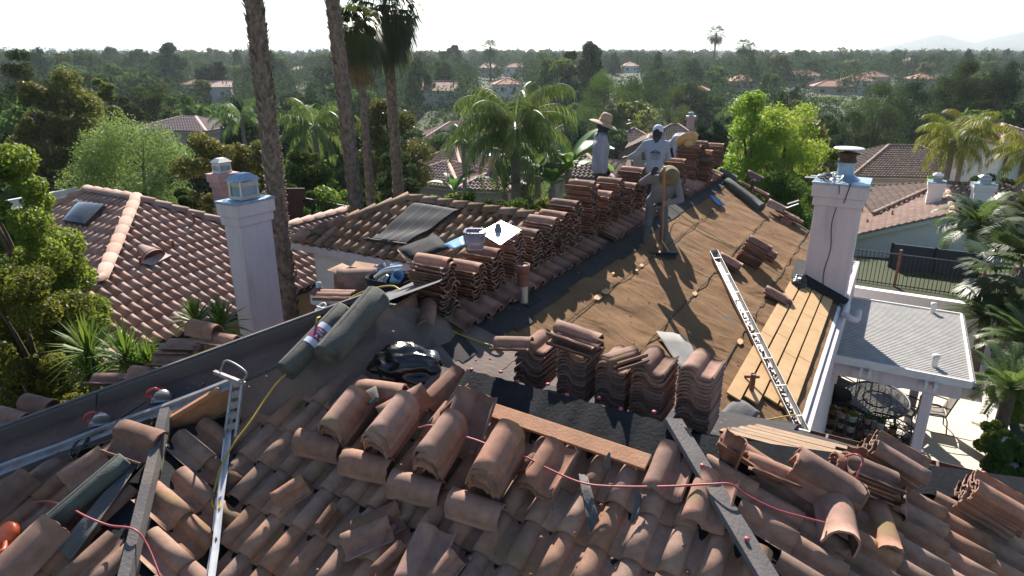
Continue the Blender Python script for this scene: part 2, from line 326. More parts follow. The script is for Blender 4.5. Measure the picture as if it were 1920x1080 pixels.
# ------------------------------------------------------------------ main house
house = thing('house', 'large house in the foreground with its clay tile roof half stripped to brown felt', 'house', (0, 0, -9))
M_FELT = None
def felt_mat():
    """old brown underlayment: wrinkled sheets with lapped seams running along the ridge"""
    m, t, b = nodes('brown_underlayment'); L = t.links
    tc = t.nodes.new('ShaderNodeTexCoord'); mp = t.nodes.new('ShaderNodeMapping'); mp.inputs['Rotation'].default_value = (0, 0, R(-60)); L.new(tc.outputs['Object'], mp.inputs[0])
    # after rotation x runs along A (the ridge)
    n1 = t.nodes.new('ShaderNodeTexNoise'); n1.inputs['Scale'].default_value = .9; n1.inputs['Detail'].default_value = 7; L.new(tc.outputs['Object'], n1.inputs['Vector'])
    r1 = t.nodes.new('ShaderNodeValToRGB'); r1.color_ramp.elements[0].position = .3; r1.color_ramp.elements[1].position = .72
    r1.color_ramp.elements[0].color = (.155, .092, .049, 1); r1.color_ramp.elements[1].color = (.222, .134, .074, 1); L.new(n1.outputs[0], r1.inputs[0])
    n2 = t.nodes.new('ShaderNodeTexNoise'); n2.inputs['Scale'].default_value = 14; n2.inputs['Detail'].default_value = 8; L.new(tc.outputs['Object'], n2.inputs['Vector'])
    mx = t.nodes.new('ShaderNodeMix'); mx.data_type = 'RGBA'; mx.blend_type = 'OVERLAY'; mx.inputs['Factor'].default_value = .22; L.new(r1.outputs[0], mx.inputs['A']); L.new(n2.outputs[0], mx.inputs['B'])
    # grey worn streaks
    n3 = t.nodes.new('ShaderNodeTexNoise'); n3.inputs['Scale'].default_value = .55; n3.inputs['Detail'].default_value = 5; n3.inputs['Distortion'].default_value = 1.2; L.new(mp.outputs[0], n3.inputs['Vector'])
    r3 = t.nodes.new('ShaderNodeValToRGB'); r3.color_ramp.elements[0].position = .62; r3.color_ramp.elements[1].position = .75; L.new(n3.outputs[0], r3.inputs[0])
    m3 = t.nodes.new('ShaderNodeMix'); m3.data_type = 'RGBA'; L.new(r3.outputs[0], m3.inputs['Factor']); L.new(mx.outputs['Result'], m3.inputs['A']); m3.inputs['B'].default_value = (.16, .13, .10, 1)
    L.new(m3.outputs['Result'], b.inputs['Base Color']); b.inputs['Roughness'].default_value = .95; b.inputs['Specular IOR Level'].default_value = .08
    # wrinkles: long wavering ridges running down the slope, broken by seams
    mw = t.nodes.new('ShaderNodeMapping'); mw.inputs['Scale'].default_value = (1.5, .8, 1); mw.inputs['Rotation'].default_value = (0, 0, R(18)); L.new(mp.outputs[0], mw.inputs[0])
    nw = t.nodes.new('ShaderNodeTexNoise'); nw.inputs['Scale'].default_value = 1.3; nw.inputs['Detail'].default_value = 2.5; nw.inputs['Distortion'].default_value = 1.0; L.new(mw.outputs[0], nw.inputs['Vector'])
    bp = t.nodes.new('ShaderNodeBump'); bp.inputs['Strength'].default_value = .5; bp.inputs['Distance'].default_value = .16; L.new(nw.outputs[0], bp.inputs['Height'])
    b2 = t.nodes.new('ShaderNodeBump'); b2.inputs['Strength'].default_value = .12; b2.inputs['Distance'].default_value = .01; L.new(n2.outputs[0], b2.inputs['Height']); L.new(bp.outputs[0], b2.inputs['Normal'])
    L.new(b2.outputs[0], b.inputs['Normal']); return m
M_FELT = felt_mat()
def grid_on(pl, polyab, step, hfun):
    """a fine sheet over a polygon of a roof plane; hfun gives the height of its wrinkles"""
    P = np.array(polyab); a0, b0 = P.min(0); a1, b1 = P.max(0)
    na, nb = int((a1 - a0) / step) + 1, int((b1 - b0) / step) + 1
    A_ = np.linspace(a0, a1, na + 1); B_ = np.linspace(b0, b1, nb + 1); ga, gb = np.meshgrid(A_, B_, indexing='ij')
    h = hfun(ga, gb); n = pl.n()
    W = ga[..., None] * VA + gb[..., None] * VB + (pl.z0 + pl.ka * ga + pl.kb * gb)[..., None] * VZ + h[..., None] * n
    idx = np.arange((na + 1) * (nb + 1)).reshape(na + 1, nb + 1)
    Q = np.stack([idx[:-1, :-1], idx[1:, :-1], idx[1:, 1:], idx[:-1, 1:]], -1).reshape(-1, 4)
    cc = np.stack([(ga[:-1, :-1] + ga[1:, 1:]).ravel() / 2, (gb[:-1, :-1] + gb[1:, 1:]).ravel() / 2], 1)
    Q = Q[inpoly(cc, polyab)][:, ::-1]
    return W.reshape(-1, 3), Q
def wr(a, b):
    h = .022 * np.sin(5.2 * a + 1.3 * b + 1.7 * np.sin(1.1 * b + .6 * a)) * (np.sin(.9 * a + 2.1) * np.sin(1.7 * b + .4 * a) * .5 + .5) + .007 * np.sin(8 * a - 5.5 * b + 2.6 * np.sin(1.3 * b + .8 * a)) * (.5 + .5 * np.sin(.7 * a + 1.3 * b))
    lap = np.mod(b + 5.1, 1.05)                       # lapped sheets: each overlaps the one below it
    return .03 + h + .012 * (lap > .98) - .01 * ((lap < .03) & (lap > .0))
V_, Q_ = grid_on(PM, [(5.45, -5.1), (21.4, -5.1), (20.0, -.66), (9.9, -.66)], .06, wr)
link('underlayment', mkmesh('underlayment', V_, Q_, M_FELT, None, True), house)
# dark seams between the sheets, nail holes
sm = MB()
for k in range(1, 4):
    b = -5.1 + 1.05 * k; a = max(b + 10.7, 5.6)
    while a < 20.2:
        L_ = random.uniform(.5, 2.2)
        if a + L_ < 20.4:
            pts_ = [PM.p(a + L_ * i / 6, b + random.uniform(-.012, .012), .052) for i in range(7)]; sm.tube(pts_, random.uniform(.006, .009), 5)
        a += L_ + random.choice((0, 0, 0, .04))
sm.build('seam', M_DARK, house)
g = MB()
def face_ab(pl, pts, h=0.): return [pl.p(a, b, h) for a, b in pts]
g.poly(face_ab(PM, [(5.45, -5.1), (22, -5.1), (20.2, -.7), (9.9, -.7)], -.02)); g.build('roof_deck', M_DARK, house)
g = MB(); g.poly(face_ab(PB, [(6.0, -5.1), (22, -5.1), (21, -9.4), (9.5, -9.4)], 0)); g.build('rear_roof', M_GREYFELT, house)
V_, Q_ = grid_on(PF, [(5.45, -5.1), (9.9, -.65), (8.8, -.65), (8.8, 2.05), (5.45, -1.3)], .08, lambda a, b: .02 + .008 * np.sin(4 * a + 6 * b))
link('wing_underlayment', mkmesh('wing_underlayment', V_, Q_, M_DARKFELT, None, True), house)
def zoneh(a, b): return .02 + .012 * np.sin(3 * a + 5 * b) * np.sin(2 * b - a)
V_, Q_ = grid_on(PL, [(.5, -9.75), (3.72, -6.52), (4.25, -6.2), (4.85, -5.65), (5.80, -5.27), (5.86, -5.3), (.5, -10.77)], .045, zoneh)
link('bare_underlayment', mkmesh('bare_underlayment', V_, Q_, M_REDFELT, None, True), house)
g = MB()
g.poly(face_ab(PH, [(.5, -10.65), (6.4, -4.75), (8.6, -5.9), (2.7, -12.6)])); g.build('side_roof', M_GREYFELT, house)
g = MB()                                               # folded felt between the raised roof and the main slope
R1 = PL.p(4.85, -5.65, .01); R2 = PL.p(5.80, -5.26, .01); R3 = PL.p(5.88, -5.28, .01)
Q1 = PC.p(5.42, -5.0, .03); Q2 = PM.p(6.6, -4.75, .06); Q3 = PM.p(7.3, -4.95, .06); Q0 = PC.p(4.9, -5.3, .02)
g.add([R1, R2, Q2, Q1, Q0], [(0, 4, 3), (0, 3, 1), (1, 3, 2)]); g.add([R2, R3, Q3, Q2], [(0, 2, 1), (0, 3, 2)]); g.add([R1, Q0, PC.p(4.2, -5.9, .02), PL.p(4.25, -6.15, .0)], [(0, 1, 2, 3)]); g.build('felt_fold', M_BRNFELT, house)
g = MB(); g.poly(face_ab(PC, [(5.3, -5.4), (5.6, -5.1), (5.6, -3.2), (4.9, -3.2), (4.7, -5.5)], .03)); g.poly(face_ab(PM, [(5.5, -5.05), (7.2, -4.9), (7.6, -3.0), (6.2, -4.2)], .055)); g.build('felt_patch', M_BRNFELT, house)
# tiled slopes near the camera
g = MB()
g.poly(face_ab(PC, [(5.45, -1.3), (5.45, -5.1), (4.2, -6.08), (.8, -2.68), (.8, 3.35)])); g.poly(face_ab(PK, [(3.65, -6.4), (4.3, -6.18), (.9, -2.78), (.9, -3.7)])); g.poly(face_ab(PL, [(3.72, -6.52), (.5, -3.3), (.5, -9.75)]))
g.poly(face_ab(PR, [(5.45, -1.3), (8.8, 2.05), (2.1, 2.05)])); g.build('batten_deck', M_BLACKFELT, house)
plane_tiles('tiled_slope', PC, [(5.28, -1.05), (5.28, -3.5), (5.05, -5.2), (4.75, -5.55), (4.2, -6.0), (1.2, -3.05), (1.2, 2.85)], house, M_TILE, res=(12, 5), jit=.008, seed=5)
plane_tiles('tiled_slope', PK, [(3.75, -6.45), (4.25, -6.15), (1.2, -3.1), (1.2, -3.95)], house, M_TILE, res=(12, 5), jit=.008, seed=6)
plane_tiles('tiled_slope', PL, [(3.5, -6.62), (1.0, -4.0), (1.0, -9.25)], house, M_TILE, res=(12, 5), jit=.012, seed=7)
plane_tiles('tiled_slope', PR, [(5.5, -1.0), (8.15, 1.72), (8.15, 2.05), (2.2, 2.05)], house, M_TILE, res=(12, 5), jit=.008, seed=8)
# boards, felt caps, flashings
def board(name, p, q, wd, th, mat, n=(0, 0, 1)):
    m = MB(); m.bar(p, q, wd, th, 0, n); return m.build(name, mat, house, bevel=.006)
board('hip_board', PC.p(5.6, -1.45, .16), PC.p(2.3, 1.85, .16), .19, .05, M_BOARD, (VZ + .35 * VB))
board('hip_board', PL.p(3.72, -6.45, .15), PL.p(.9, -3.75, .12), .10, .12, M_BOARD, (VZ - .2 * VB))
M_WRAP = pm('felt_wrapped_board', (.105, .097, .10), (.08, .075, .078), 1.5, .85, .3, 25, c3=(.085, .08, .085), s3=1.2, t3=.58)
board('hip_board', PL.p(.5, -10.62, -.02), PL.p(5.85, -5.27, -.02), .05, .46, M_WRAP, VZ + .25 * (VB - VA))
board('lit_edge_strip', PL.p(.5, -10.64, .22), PL.p(5.84, -5.30, .22), .05, .016, M_BOARD, VZ)  # lighter strip added to stand for the lit top edge of the board
board('riser_board', PL.p(3.68, -6.53, -.10), PL.p(4.28, -6.17, -.10), .05, .3, M_OWOOD)
board('riser_board', PL.p(4.28, -6.17, -.12), PL.p(4.86, -5.63, -.12), .04, .3, M_BOARD)
def capstrip(name, pts0, pts1, mat, h=.03):
    m = MB(); n = len(pts0)
    m.add(list(pts0) + list(pts1), [(i, i + 1, n + i + 1, n + i) for i in range(n - 1)], 0, True); return m.build(name, mat, house)
N_ = 40
capstrip('felt_cap', [PC.p(5.12, -3.75 + i * 2.5 / N_, .10 + .012 * math.sin(i * 1.3)) for i in range(N_ + 1)], [AB(5.5, -3.75 + i * 2.5 / N_, PC.z(5.5, 0) + .17 + .008 * math.sin(i * 2.1)) for i in range(N_ + 1)], M_BLACKFELT)
capstrip('felt_cap', [AB(5.5, -3.75 + i * 2.5 / N_, PC.z(5.5, 0) + .17 + .008 * math.sin(i * 2.1)) for i in range(N_ + 1)], [PF.p(5.9, -3.75 + i * 2.7 / N_, .05 + .006 * math.sin(i * 1.7)) for i in range(N_ + 1)], M_BLACKFELT)
hipf = lambda s: np.array([5.45 + s, -1.3 + s])
capstrip('felt_cap', [PR.p(*(hipf(i * 3.3 / N_) + [-.28, .12]), .06 + .015 * math.sin(i * 1.9)) for i in range(N_ + 1)], [PF.p(*(hipf(i * 3.3 / N_)), .15) for i in range(N_ + 1)], M_BLACKFELT)
capstrip('felt_cap', [PF.p(*(hipf(i * 3.3 / N_)), .15) for i in range(N_ + 1)], [PF.p(*(hipf(i * 3.3 / N_) + [.4, -.1]), .04) for i in range(N_ + 1)], M_BLACKFELT)
m = MB()
for i in range(9):
    p = AB(5.52 + .14 * (i % 2), -3.7 + i * .29, PC.z(5.5, 0) + .165 - .02 * (i % 2)); m.lathe([(.0, .02), (.022, .018), (.022, 0)], p, VZ, 8)
for s in (.35, .9, 1.5, 2.1, 2.7): m.lathe([(.0, .02), (.022, .018), (.022, 0)], PF.p(*hipf(s), .14), VZ, 8)
for s in (.3, .8, 1.25): m.lathe([(.0, .02), (.022, .018), (.022, 0)], PC.p(5.5 - s, -1.35 + s, .2), VZ + .3 * VB, 8)
m.build('nail_cap', M_REDH, house)
M_FLASH = pm('weathered_flashing', (.36, .38, .42), (.22, .20, .19), 5, .45, metal=.3, c3=(.16, .11, .09), s3=3, t3=.58)
def strip_ab(name, pl, p, q, wd, mat, h=.05, fold=.03):
    p3, q3 = pl.p(*p, h), pl.p(*q, h); d = (q3 - p3) / np.linalg.norm(q3 - p3); s = np.cross(d, pl.n()); n = pl.n(); m = MB(); k = 14
    for j, (o0, h0, o1, h1) in enumerate(((-.5, .0, -.02, 0), (-.02, 0, .0, fold), (.0, fold, .02, 0), (.02, 0, .5, 0))):
        A_ = [p3 + d * np.linalg.norm(q3 - p3) * i / k + s * wd * o0 + n * (h0 + .008 * math.sin(i * 1.9)) for i in range(k + 1)]; B_ = [p3 + d * np.linalg.norm(q3 - p3) * i / k + s * wd * o1 + n * (h1 + .008 * math.sin(i * 1.9)) for i in range(k + 1)]
        m.add(A_ + B_, [(i, i + 1, k + 2 + i, k + 1 + i) for i in range(k)])
    return m.build(name, mat, house)
strip_ab('valley_flashing', PC, (4.25, -6.12), (1.4, -3.28), .09, M_WMETAL, .14, .05)
strip_ab('edge_flashing', PL, (.5, -9.82), (4.3, -6.05), .19, M_FLASH, .10, .04)
strip_ab('edge_flashing', PL, (.5, -9.66), (3.6, -6.58), .05, M_BOARD, .08, .05)

# sheathing boards along the eave, where the felt is torn off
m = MB()
for i in range(4):
    b0 = -1.62 + i * .235; a = 9.2 + random.uniform(0, .4) + i * .2
    while a < 15.6:
        L_ = random.uniform(1.6, 3.0); a2 = min(a + L_, 15.65 + .1 * i)
        if a2 - a > .3: m.bar(PM.p(a + .01, b0, .075), PM.p(a2 - .01, b0, .075), .222, .03, 0, PM.n())
        a = a2
m.build('sheathing_board', M_WOOD, house)
m = MB()
for i in range(2):
    b0 = -1.15 + i * .235; m.bar(PM.p(16.9, b0, .075), PM.p(19.9, b0, .075), .222, .03, 0, PM.n())
m.build('sheathing_board', M_WOOD, house)
# gutters: a U channel with straps
def gutter_mesh(p, q, side, wd=.14, dp=.13, straps=8):
    m = MB(); p = np.asarray(p, float); q = np.asarray(q, float); s = np.asarray(side, float); d = (q - p) / np.linalg.norm(q - p); up = np.cross(s, d); up = up if up[2] > 0 else -up
    prof = [(0, 0), (0, -dp), (wd * .8, -dp), (wd, -dp * .45), (wd, 0)]; prof2 = [(wd - .008, 0), (wd - .012, -dp * .42), (wd * .78, -dp + .01), (.01, -dp + .01), (.01, 0)]
    pr = prof + prof2; k = len(pr); V = [p + s * x + up * z for x, z in pr] + [q + s * x + up * z for x, z in pr]
    m.add(V, [(i, (i + 1) % k, k + (i + 1) % k, k + i) for i in range(k)])
    for e_ in (p, q): m.add([e_ + s * x + up * z for x, z in prof], [(0, 1, 2, 3, 4)])
    for i in range(straps):
        c = p + (q - p) * (i + .5) / straps; m.bar(c, c + s * wd, .03, .006, 0, up)
    return m
gm = gutter_mesh(PM.p(16.6, -.66, -.02), PM.p(20.0, -.66, -.02), VB, straps=5); gm.build('gutter', M_WHITE, house)
M_BRWN = pm('brown_gutter', (.16, .085, .06), (.11, .06, .045), 5, .6)
gm = gutter_mesh(PF.p(8.8, -.45, 0), PF.p(8.8, 2.1, 0), VA, .16, .14, 6); gm.build('gutter', M_BRWN, house)
m = MB(); m.bar(PF.p(8.99, -.6, .02), PF.p(8.99, 2.1, .02), .03, .03); m.bar(PF.p(8.975, -.6, -.09), PF.p(8.975, 2.1, -.09), .02, .16); m.build('gutter_lip', M_WHITE, house)
m = MB(); m.bar(PM.p(9.9, -.63, -.1), PM.p(16.0, -.63, -.1), .03, .2, 0); m.bar(PM.p(9.95, -.645, .03), PM.p(15.7, -.645, .03), .07, .03, 0, PM.n()); m.build('fascia', M_WHITE, house)
# walls
m = MB()
def wall(p, q, z0, z1, th=.2, mi=0): c = (np.asarray(p) + np.asarray(q)) / 2; m.bar([p[0], p[1], (z0 + z1) / 2], [q[0], q[1], (z0 + z1) / 2], th, z1 - z0, mi)
wall(AB(9.6, -.6, 0), AB(20, -.6, 0), -9.1, -5.35); wall(AB(8.5, -.6, 0), AB(8.5, 1.7, 0), -9.1, -4.95); wall(AB(8.4, 1.7, 0), AB(1.6, 1.7, 0), -9.1, -4.9); wall(AB(20, -.6, 0), AB(21.4, -5, 0), -9.1, -5.4)
wall(AB(1.6, 1.7, 0), AB(1.6, -9.5, 0), -9.1, -5.1); wall(AB(.6, -10.9, 0), AB(2.5, -12.2, 0), -9.1, -6.6); wall(AB(2.5, -12.2, 0), AB(8.4, -6.4, 0), -9.1, -6.6)
m.build('wall', M_STUCCO, house)
# chimney on the right eave
def chimney(parent, P0, ea, eb, z0, z1, mat, cap=True, world=True, band=.07, X=VA, Y=VB, matcap=None):
    c = MB(); P0 = np.asarray(P0, float)
    c.box([P0[0], P0[1], (z0 + z1 - .5) / 2], ea, eb, z1 - .5 - z0, X, Y); o = c.build('chimney', mat, parent, world, bevel=.015)
    c = MB(); c.box([P0[0], P0[1], z1 - .40], ea + band * 2, eb + band * 2, .2, X, Y); c.box([P0[0], P0[1], z1 - .16], ea + band * 4, eb + band * 4, .28, X, Y); c.build('chimney_band', mat, o, world, bevel=.02)
    c = MB(); c.box([P0[0], P0[1], z1 - .0], ea + band * 4.6, eb + band * 4.6, .05, X, Y); c.build('chimney_flashing', matcap or M_BLUEMET, o, world, bevel=.008)
    return o
def spark_cap(parent, P0, z, sx, sy, mat, world=True, X=VA, Y=VB, roofmat=None):
    c = MB(); P0 = np.asarray(P0, float); X = np.asarray(X); Y = np.asarray(Y); q = lambda i, j, h: np.array([P0[0], P0[1], z + h]) + X * i * sx / 2 + Y * j * sy / 2
    c.box(q(0, 0, .06), sx * 1.15, sy * 1.15, .08, X, Y)
    for i in (-1, 1):
        for j in (-1, 1): c.bar(q(i, j, .05), q(i, j, .42), .04, .04)
    c.box(q(0, 0, .34), sx * 1.02, sy * 1.02, .1, X, Y)
    c.build('spark_arrestor', mat, parent, world)
    c = MB(); c.box(q(0, 0, .2), sx * .93, sy * .93, .24, X, Y); c.build('mesh_screen', M_BLUEMET, parent, world)
    c = MB(); B_ = [q(-1.3, -1.3, .42), q(1.3, -1.3, .42), q(1.3, 1.3, .42), q(-1.3, 1.3, .42)]; T_ = [q(-.6, -.6, .56), q(.6, -.6, .56), q(.6, .6, .56), q(-.6, .6, .56)]
    c.add(B_ + T_, [(0, 1, 5, 4), (1, 2, 6, 5), (2, 3, 7, 6), (3, 0, 4, 7), (4, 5, 6, 7), (3, 2, 1, 0)]); c.build('cap_roof', roofmat or mat, parent, world)
CH = AB(16.45, -1.02, 0)
ch = chimney(house, CH, .95, .92, -6.5, -2.62, M_STUCCO, band=.045)
c = MB(); fz = -2.60; fp = np.array([*(CH + .02 * VB + .1 * VA)[:2], fz])
c.lathe([(.34, 0), (.2, .10), (.175, .14), (.17, .38), (.17, .40)], fp, VZ, 24); c.build('flue_pipe', M_BLUEMET, ch)
c = MB(); c.lathe([(.175, .38), (.19, .39), (.19, .44), (.17, .45), (.16, .55), (.24, .56), (.24, .58), (.17, .59)], fp, VZ, 24); c.build('flue_collar', pm('rusty_metal', (.10, .055, .035), (.05, .03, .02), 9, .8), ch)
c = MB(); c.lathe([(.0, .665), (.2, .665), (.3, .67), (.32, .68), (.30, .695), (0, .70)], fp, VZ, 28); c.build('flue_lid', M_WMETAL, ch)
c = MB(); c.tube([CH + VA * -.48 + VB * (-.02 + .03 * math.sin(i * .9)) + VZ * (-2.62 - i * .165) + VA * (-.10 if i < 2 else -.005) for i in range(17)], .008, 5); c.tube([CH - VA * .63 + VB * (.2 - .012 * i) + VZ * (-2.58 - i * .07) for i in range(7)], .012, 5); c.build('cable', M_BLACK, ch)
# junk of old cable on the chimney top
bt = MB()
for k in range(16):
    cc = CH + VA * random.uniform(-.45, .1) + VB * random.uniform(-.42, .05) + VZ * (-2.58 + random.uniform(.02, .14)); r_ = random.uniform(.06, .15); ax = perp(np.array([random.gauss(0, .5), random.gauss(0, .5), 1]))
    bt.tube([cc + r_ * (math.cos(t) * ax[0] + math.sin(t) * ax[1] * random.uniform(.8, 1.1)) for t in np.linspace(0, random.uniform(4, 6.2), 14)], .012, 5, k % 2)
tag(bt.build('cable_tangle', [M_BLACK, M_WMETAL]), 'tangle of old black and white cable on top of the right chimney', 'cable')
bt = MB(); bt.bar(CH + VB * -.75 + VA * -.3 + VZ * -2.56, CH + VB * -.2 + VA * -.25 + VZ * -2.54, .06, .02); bt.bar(CH + VB * -.66 + VA * -.12 + VZ * -2.54, CH + VB * -.15 + VA * -.1 + VZ * -2.54, .05, .02)
tag(bt.build('scrap_trim', M_WHITE), 'white strips of trim lying on the edge of the right chimney top', 'trim')
m = MB()
m.poly([PM.p(15.6, -1.75, .12), PM.p(15.75, -.55, .12), PM.p(15.95, -.55, .22), PM.p(15.97, -1.5, .24)]); m.poly([PM.p(15.6, -1.75, .12), PM.p(15.97, -1.5, .26), PM.p(17.1, -1.5, .26), PM.p(17.2, -1.85, .1)]); m.build('chimney_apron', M_BLACKFELT, house)
# left chimney, standing off the side wall
LCP = pt(474, 480, 15.0); LCX = np.array([LCP[0], LCP[1], 0])
lch = chimney(house, LCX, .86, .50, -9, pt(450, 372, 14.7)[2], M_STUCCO, band=.042)
spark_cap(lch, LCX, pt(450, 372, 14.7)[2] + .02, .44, .36, M_METAL, roofmat=M_BLUEMET)
# rear wing with the black mat: slope facing the camera
PWz = -3.75; _r = ray(905, 392); _t = PWz / _r[2]; PWa = float((_r * _t) @ VA)
PW = Plane(PWz - K * PWa, K, 0)
def pab(pl, u, v): return ab(pl.at(u, v))
E1, E2, RW1, RW2 = pab(PW, 548, 452), pab(PW, 752, 494), pab(PW, 765, 374), pab(PW, 1100, 424)
wing = [E1, (E1[0], -6.2), (RW2[0], -5.6), RW2, RW1]
g = MB(); g.poly([PW.p(*q, -.02) for q in wing]); g.poly([PW.p(*RW1), PW.p(*RW2), AB(RW2[0] + 4, RW2[1], PWz - 4 * K), AB(RW1[0] + 4, RW1[1] - 4, PWz - 4 * K)]); g.poly([PW.p(*E1), PW.p(*RW1), AB(RW1[0] + 4, RW1[1] - 4, PWz - 4 * K), AB(E1[0] + 4, E1[1] - .3, PW.z(*E1))]); g.build('rear_wing_deck', M_BLACKFELT, house)
plane_tiles('tiled_slope', PW, wing, house, M_TILEM, res=(8, 4), jit=.018, seed=12, h=.10)
ridge_tiles('ridge_tile_row', PW.p(*E1, .06), PW.p(*RW1, .06), house, M_TILEM, r=.17, L=.46); ridge_tiles('ridge_tile_row', PW.p(*RW1, .06), PW.p(*RW2, .06), house, M_TILEM, r=.17, L=.46)
m = MB(); ez = PW.z(*E1); wa = E1[0] + .35
m.bar(AB(E1[0] - .05, E1[1], ez - .1), AB(E1[0] - .05, -6.0, ez - .1), .05, .2); m.build('fascia', M_STUCCO, house)
m = MB(); m.bar(AB(wa, E1[1] + .5, (ez - 9.2) / 2 - .1), AB(wa, -5.5, (ez - 9.2) / 2 - .1), .2, 9.0 + ez + .2); m.bar(AB(wa, E1[1] + .5, (ez - 9.2) / 2), AB(wa + 6, E1[1] + .5, (ez - 9.2) / 2), .2, 9 + ez); m.build('wall', M_WALLW, house)
def window(parent, c, X, Y, wd, ht, frame=M_WHITE, panes=2, world=True, rows=1, depth=.05):
    """window on a wall: X runs along the wall, Y points out of it"""
    X = np.asarray(X, float); Y = np.asarray(Y, float); c = np.asarray(c, float); f = MB(); b = .07
    for s in (-1, 1): f.box(c + X * s * (wd / 2 - b / 2), b, depth, ht, X, Y); f.box(c + VZ * s * (ht / 2 - b / 2), wd - 2 * b - .004, depth, b, X, Y)
    for i in range(1, panes): f.box(c + X * (i / panes - .5) * wd, b * .6, depth * .8, ht - 2 * b - .004, X, Y)
    for i in range(1, rows): f.box(c + VZ * (i / rows - .5) * ht, wd - 2 * b - .008, depth * .6, b * .5, X, Y)
    o = f.build('window', frame, parent, world); p = MB(); p.box(c - Y * depth * .25, wd - .03, .02, ht - .03, X, Y); p.build('pane', M_GLASS, o, world); return o
window(house, AB(wa - .12, *[0, 0]) + VB * ab(pt(645, 490, 14.5))[1] + VZ * (ez - .62), VB, -VA, .95, .85, rows=2)
# vent pipes through the roof
def pipe(u, v, h, r, mat1, mat2, name, parent=house, capr=1.3, flash=True):
    b = PM.at(u, v, .03); m = MB()
    m.tube([b, b + VZ * h * .45], r, 16, 0); m.tube([b + VZ * h * .45, b + VZ * h * .8], r * 1.05, 16, 1); m.lathe([(r * capr * .8, h * .76), (r * capr, h * .78), (r * capr, h), (r * capr * .9, h), (r * capr * .85, h * .97), (0, h * .97)], b, VZ, 18, 1); return m.build(name, [mat1, mat2], parent)
M_RUSTP = pm('painted_pipe', (.24, .09, .06), (.15, .06, .045), 9, .7, c3=(.08, .05, .045), s3=6)
pipe(980, 567, .62, .085, M_METAL, M_RUSTP, 'vent_pipe')
m = MB(); b_ = PM.at(984, 563); m.box(b_ + PM.n() * .055, .42, .36, .02, VA, np.cross(PM.n(), VA), PM.n()); m.build('pipe_hole', M_DARK, house)
pipe(1408, 738, .34, .04, M_RUSTP, M_RUSTP, 'vent_pipe', capr=1.05)
m = MB(); b_ = PM.at(1398, 712, .06); m.tube([b_, b_ + VB * -.02 + VZ * .05, b_ + VB * .2 + VZ * .1], .025, 8); m.build('pipe_elbow', M_RUSTP, house)
pipe(1409, 368, .5, .05, M_RUSTP, M_BLACK, 'vent_pipe', capr=1.1)
# worn holes and patches in the felt, with pale wood showing
m = MB()
for u, v, rr in ((1136, 546, .11), (1121, 557, .10), (1203, 497, .07), (1194, 506, .05), (1303, 550, .09), (1388, 640, .1), (1256, 518, .04), (1150, 512, .05)):
    m = MB(); c_ = PM.at(u, v, .062); X_ = VA; Y_ = np.cross(PM.n(), VA); a0 = random.uniform(0, 3); m.poly([c_ + (X_ * math.cos(t) * rr * 1.25 + Y_ * math.sin(t) * rr * .55) * random.uniform(.85, 1.1) for t in np.linspace(0, 2 * math.pi, 13)[:-1]]); m.build('bare_wood_patch', M_WOOD, house)
# ------------------------------------------------------------------ loose tiles
def solid_tile(kind, seed):
    rg = np.random.default_rng(seed); T = .02; L = .53
    if kind == 's':
        top = []
        for i in range(11):
            a = math.pi * (1 - i / 10); top.append((-.175 + .10 + math.cos(a) * .10, .012 + math.sin(a) * .085))
        for i in range(1, 7):
            f = i / 6; top.append((.025 + f * .15, .012 - .016 * math.sin(math.pi * f) + (.026 if i == 6 else 0)))
    else:
        r = .135; top = [(-r - .012, -.07)] + [(math.cos(a) * r, math.sin(a) * r * 1.05) for a in np.linspace(math.pi, 0, 12)] + [(r + .012, -.07)]
        top = [(x, z + .075) for x, z in top]
    top = np.array(top); tg = np.gradient(top, axis=0); nn = np.stack([-tg[:, 1], tg[:, 0]], 1); nn /= np.linalg.norm(nn, axis=1)[:, None]
    bot = top - nn * T; n = len(top); ys = np.linspace(-L / 2, L / 2, 6); V = []
    for j, y in enumerate(ys):
        tp = 1 - (.05 * (j / 5) if kind != 's' else 0)
        for P in (top, bot):
            for i, (x, z) in enumerate(P): V.append((x * tp + rg.normal(0, .0012), y + (rg.normal(0, .004) if j in (0, 5) else 0), z * tp + rg.normal(0, .0012)))
    V = np.array(V); Fs = []; ix = lambda j, s, i: j * 2 * n + s * n + i; SM = []
    for j in range(5):
        for i in range(n - 1): Fs.append((ix(j, 0, i), ix(j, 0, i + 1), ix(j + 1, 0, i + 1), ix(j + 1, 0, i))); Fs.append((ix(j, 1, i + 1), ix(j, 1, i), ix(j + 1, 1, i), ix(j + 1, 1, i + 1))); SM += [True, True]
        for i in (0, n - 1): Fs.append((ix(j, 0, i), ix(j + 1, 0, i), ix(j + 1, 1, i), ix(j, 1, i))); SM.append(False)
    for j in (0, 5):
        for i in range(n - 1): Fs.append((ix(j, 0, i), ix(j, 1, i), ix(j, 1, i + 1), ix(j, 0, i + 1))); SM.append(False)
    return V, np.array(Fs), SM
TV = {k: [solid_tile(k, s) for s in (1, 2, 3)] for k in 'sr'}
TM = {k: [mkmesh('clay_tile', *TV[k][i][:2], M_TILEL, None, np.array(TV[k][i][2])) for i in range(3)] for k in 'sr'}
ORD = 'top second third fourth fifth sixth seventh eighth ninth tenth eleventh twelfth thirteenth fourteenth fifteenth sixteenth seventeenth eighteenth nineteenth twentieth twenty-first twenty-second'.split()
STUFF_V, STUFF_F = [], []
NTILE = [0]
def frame(X, Y, Z, P):
    M = Matrix(((X[0], Y[0], Z[0], P[0]), (X[1], Y[1], Z[1], P[1]), (X[2], Y[2], Z[2], P[2]), (0, 0, 0, 1))); return M
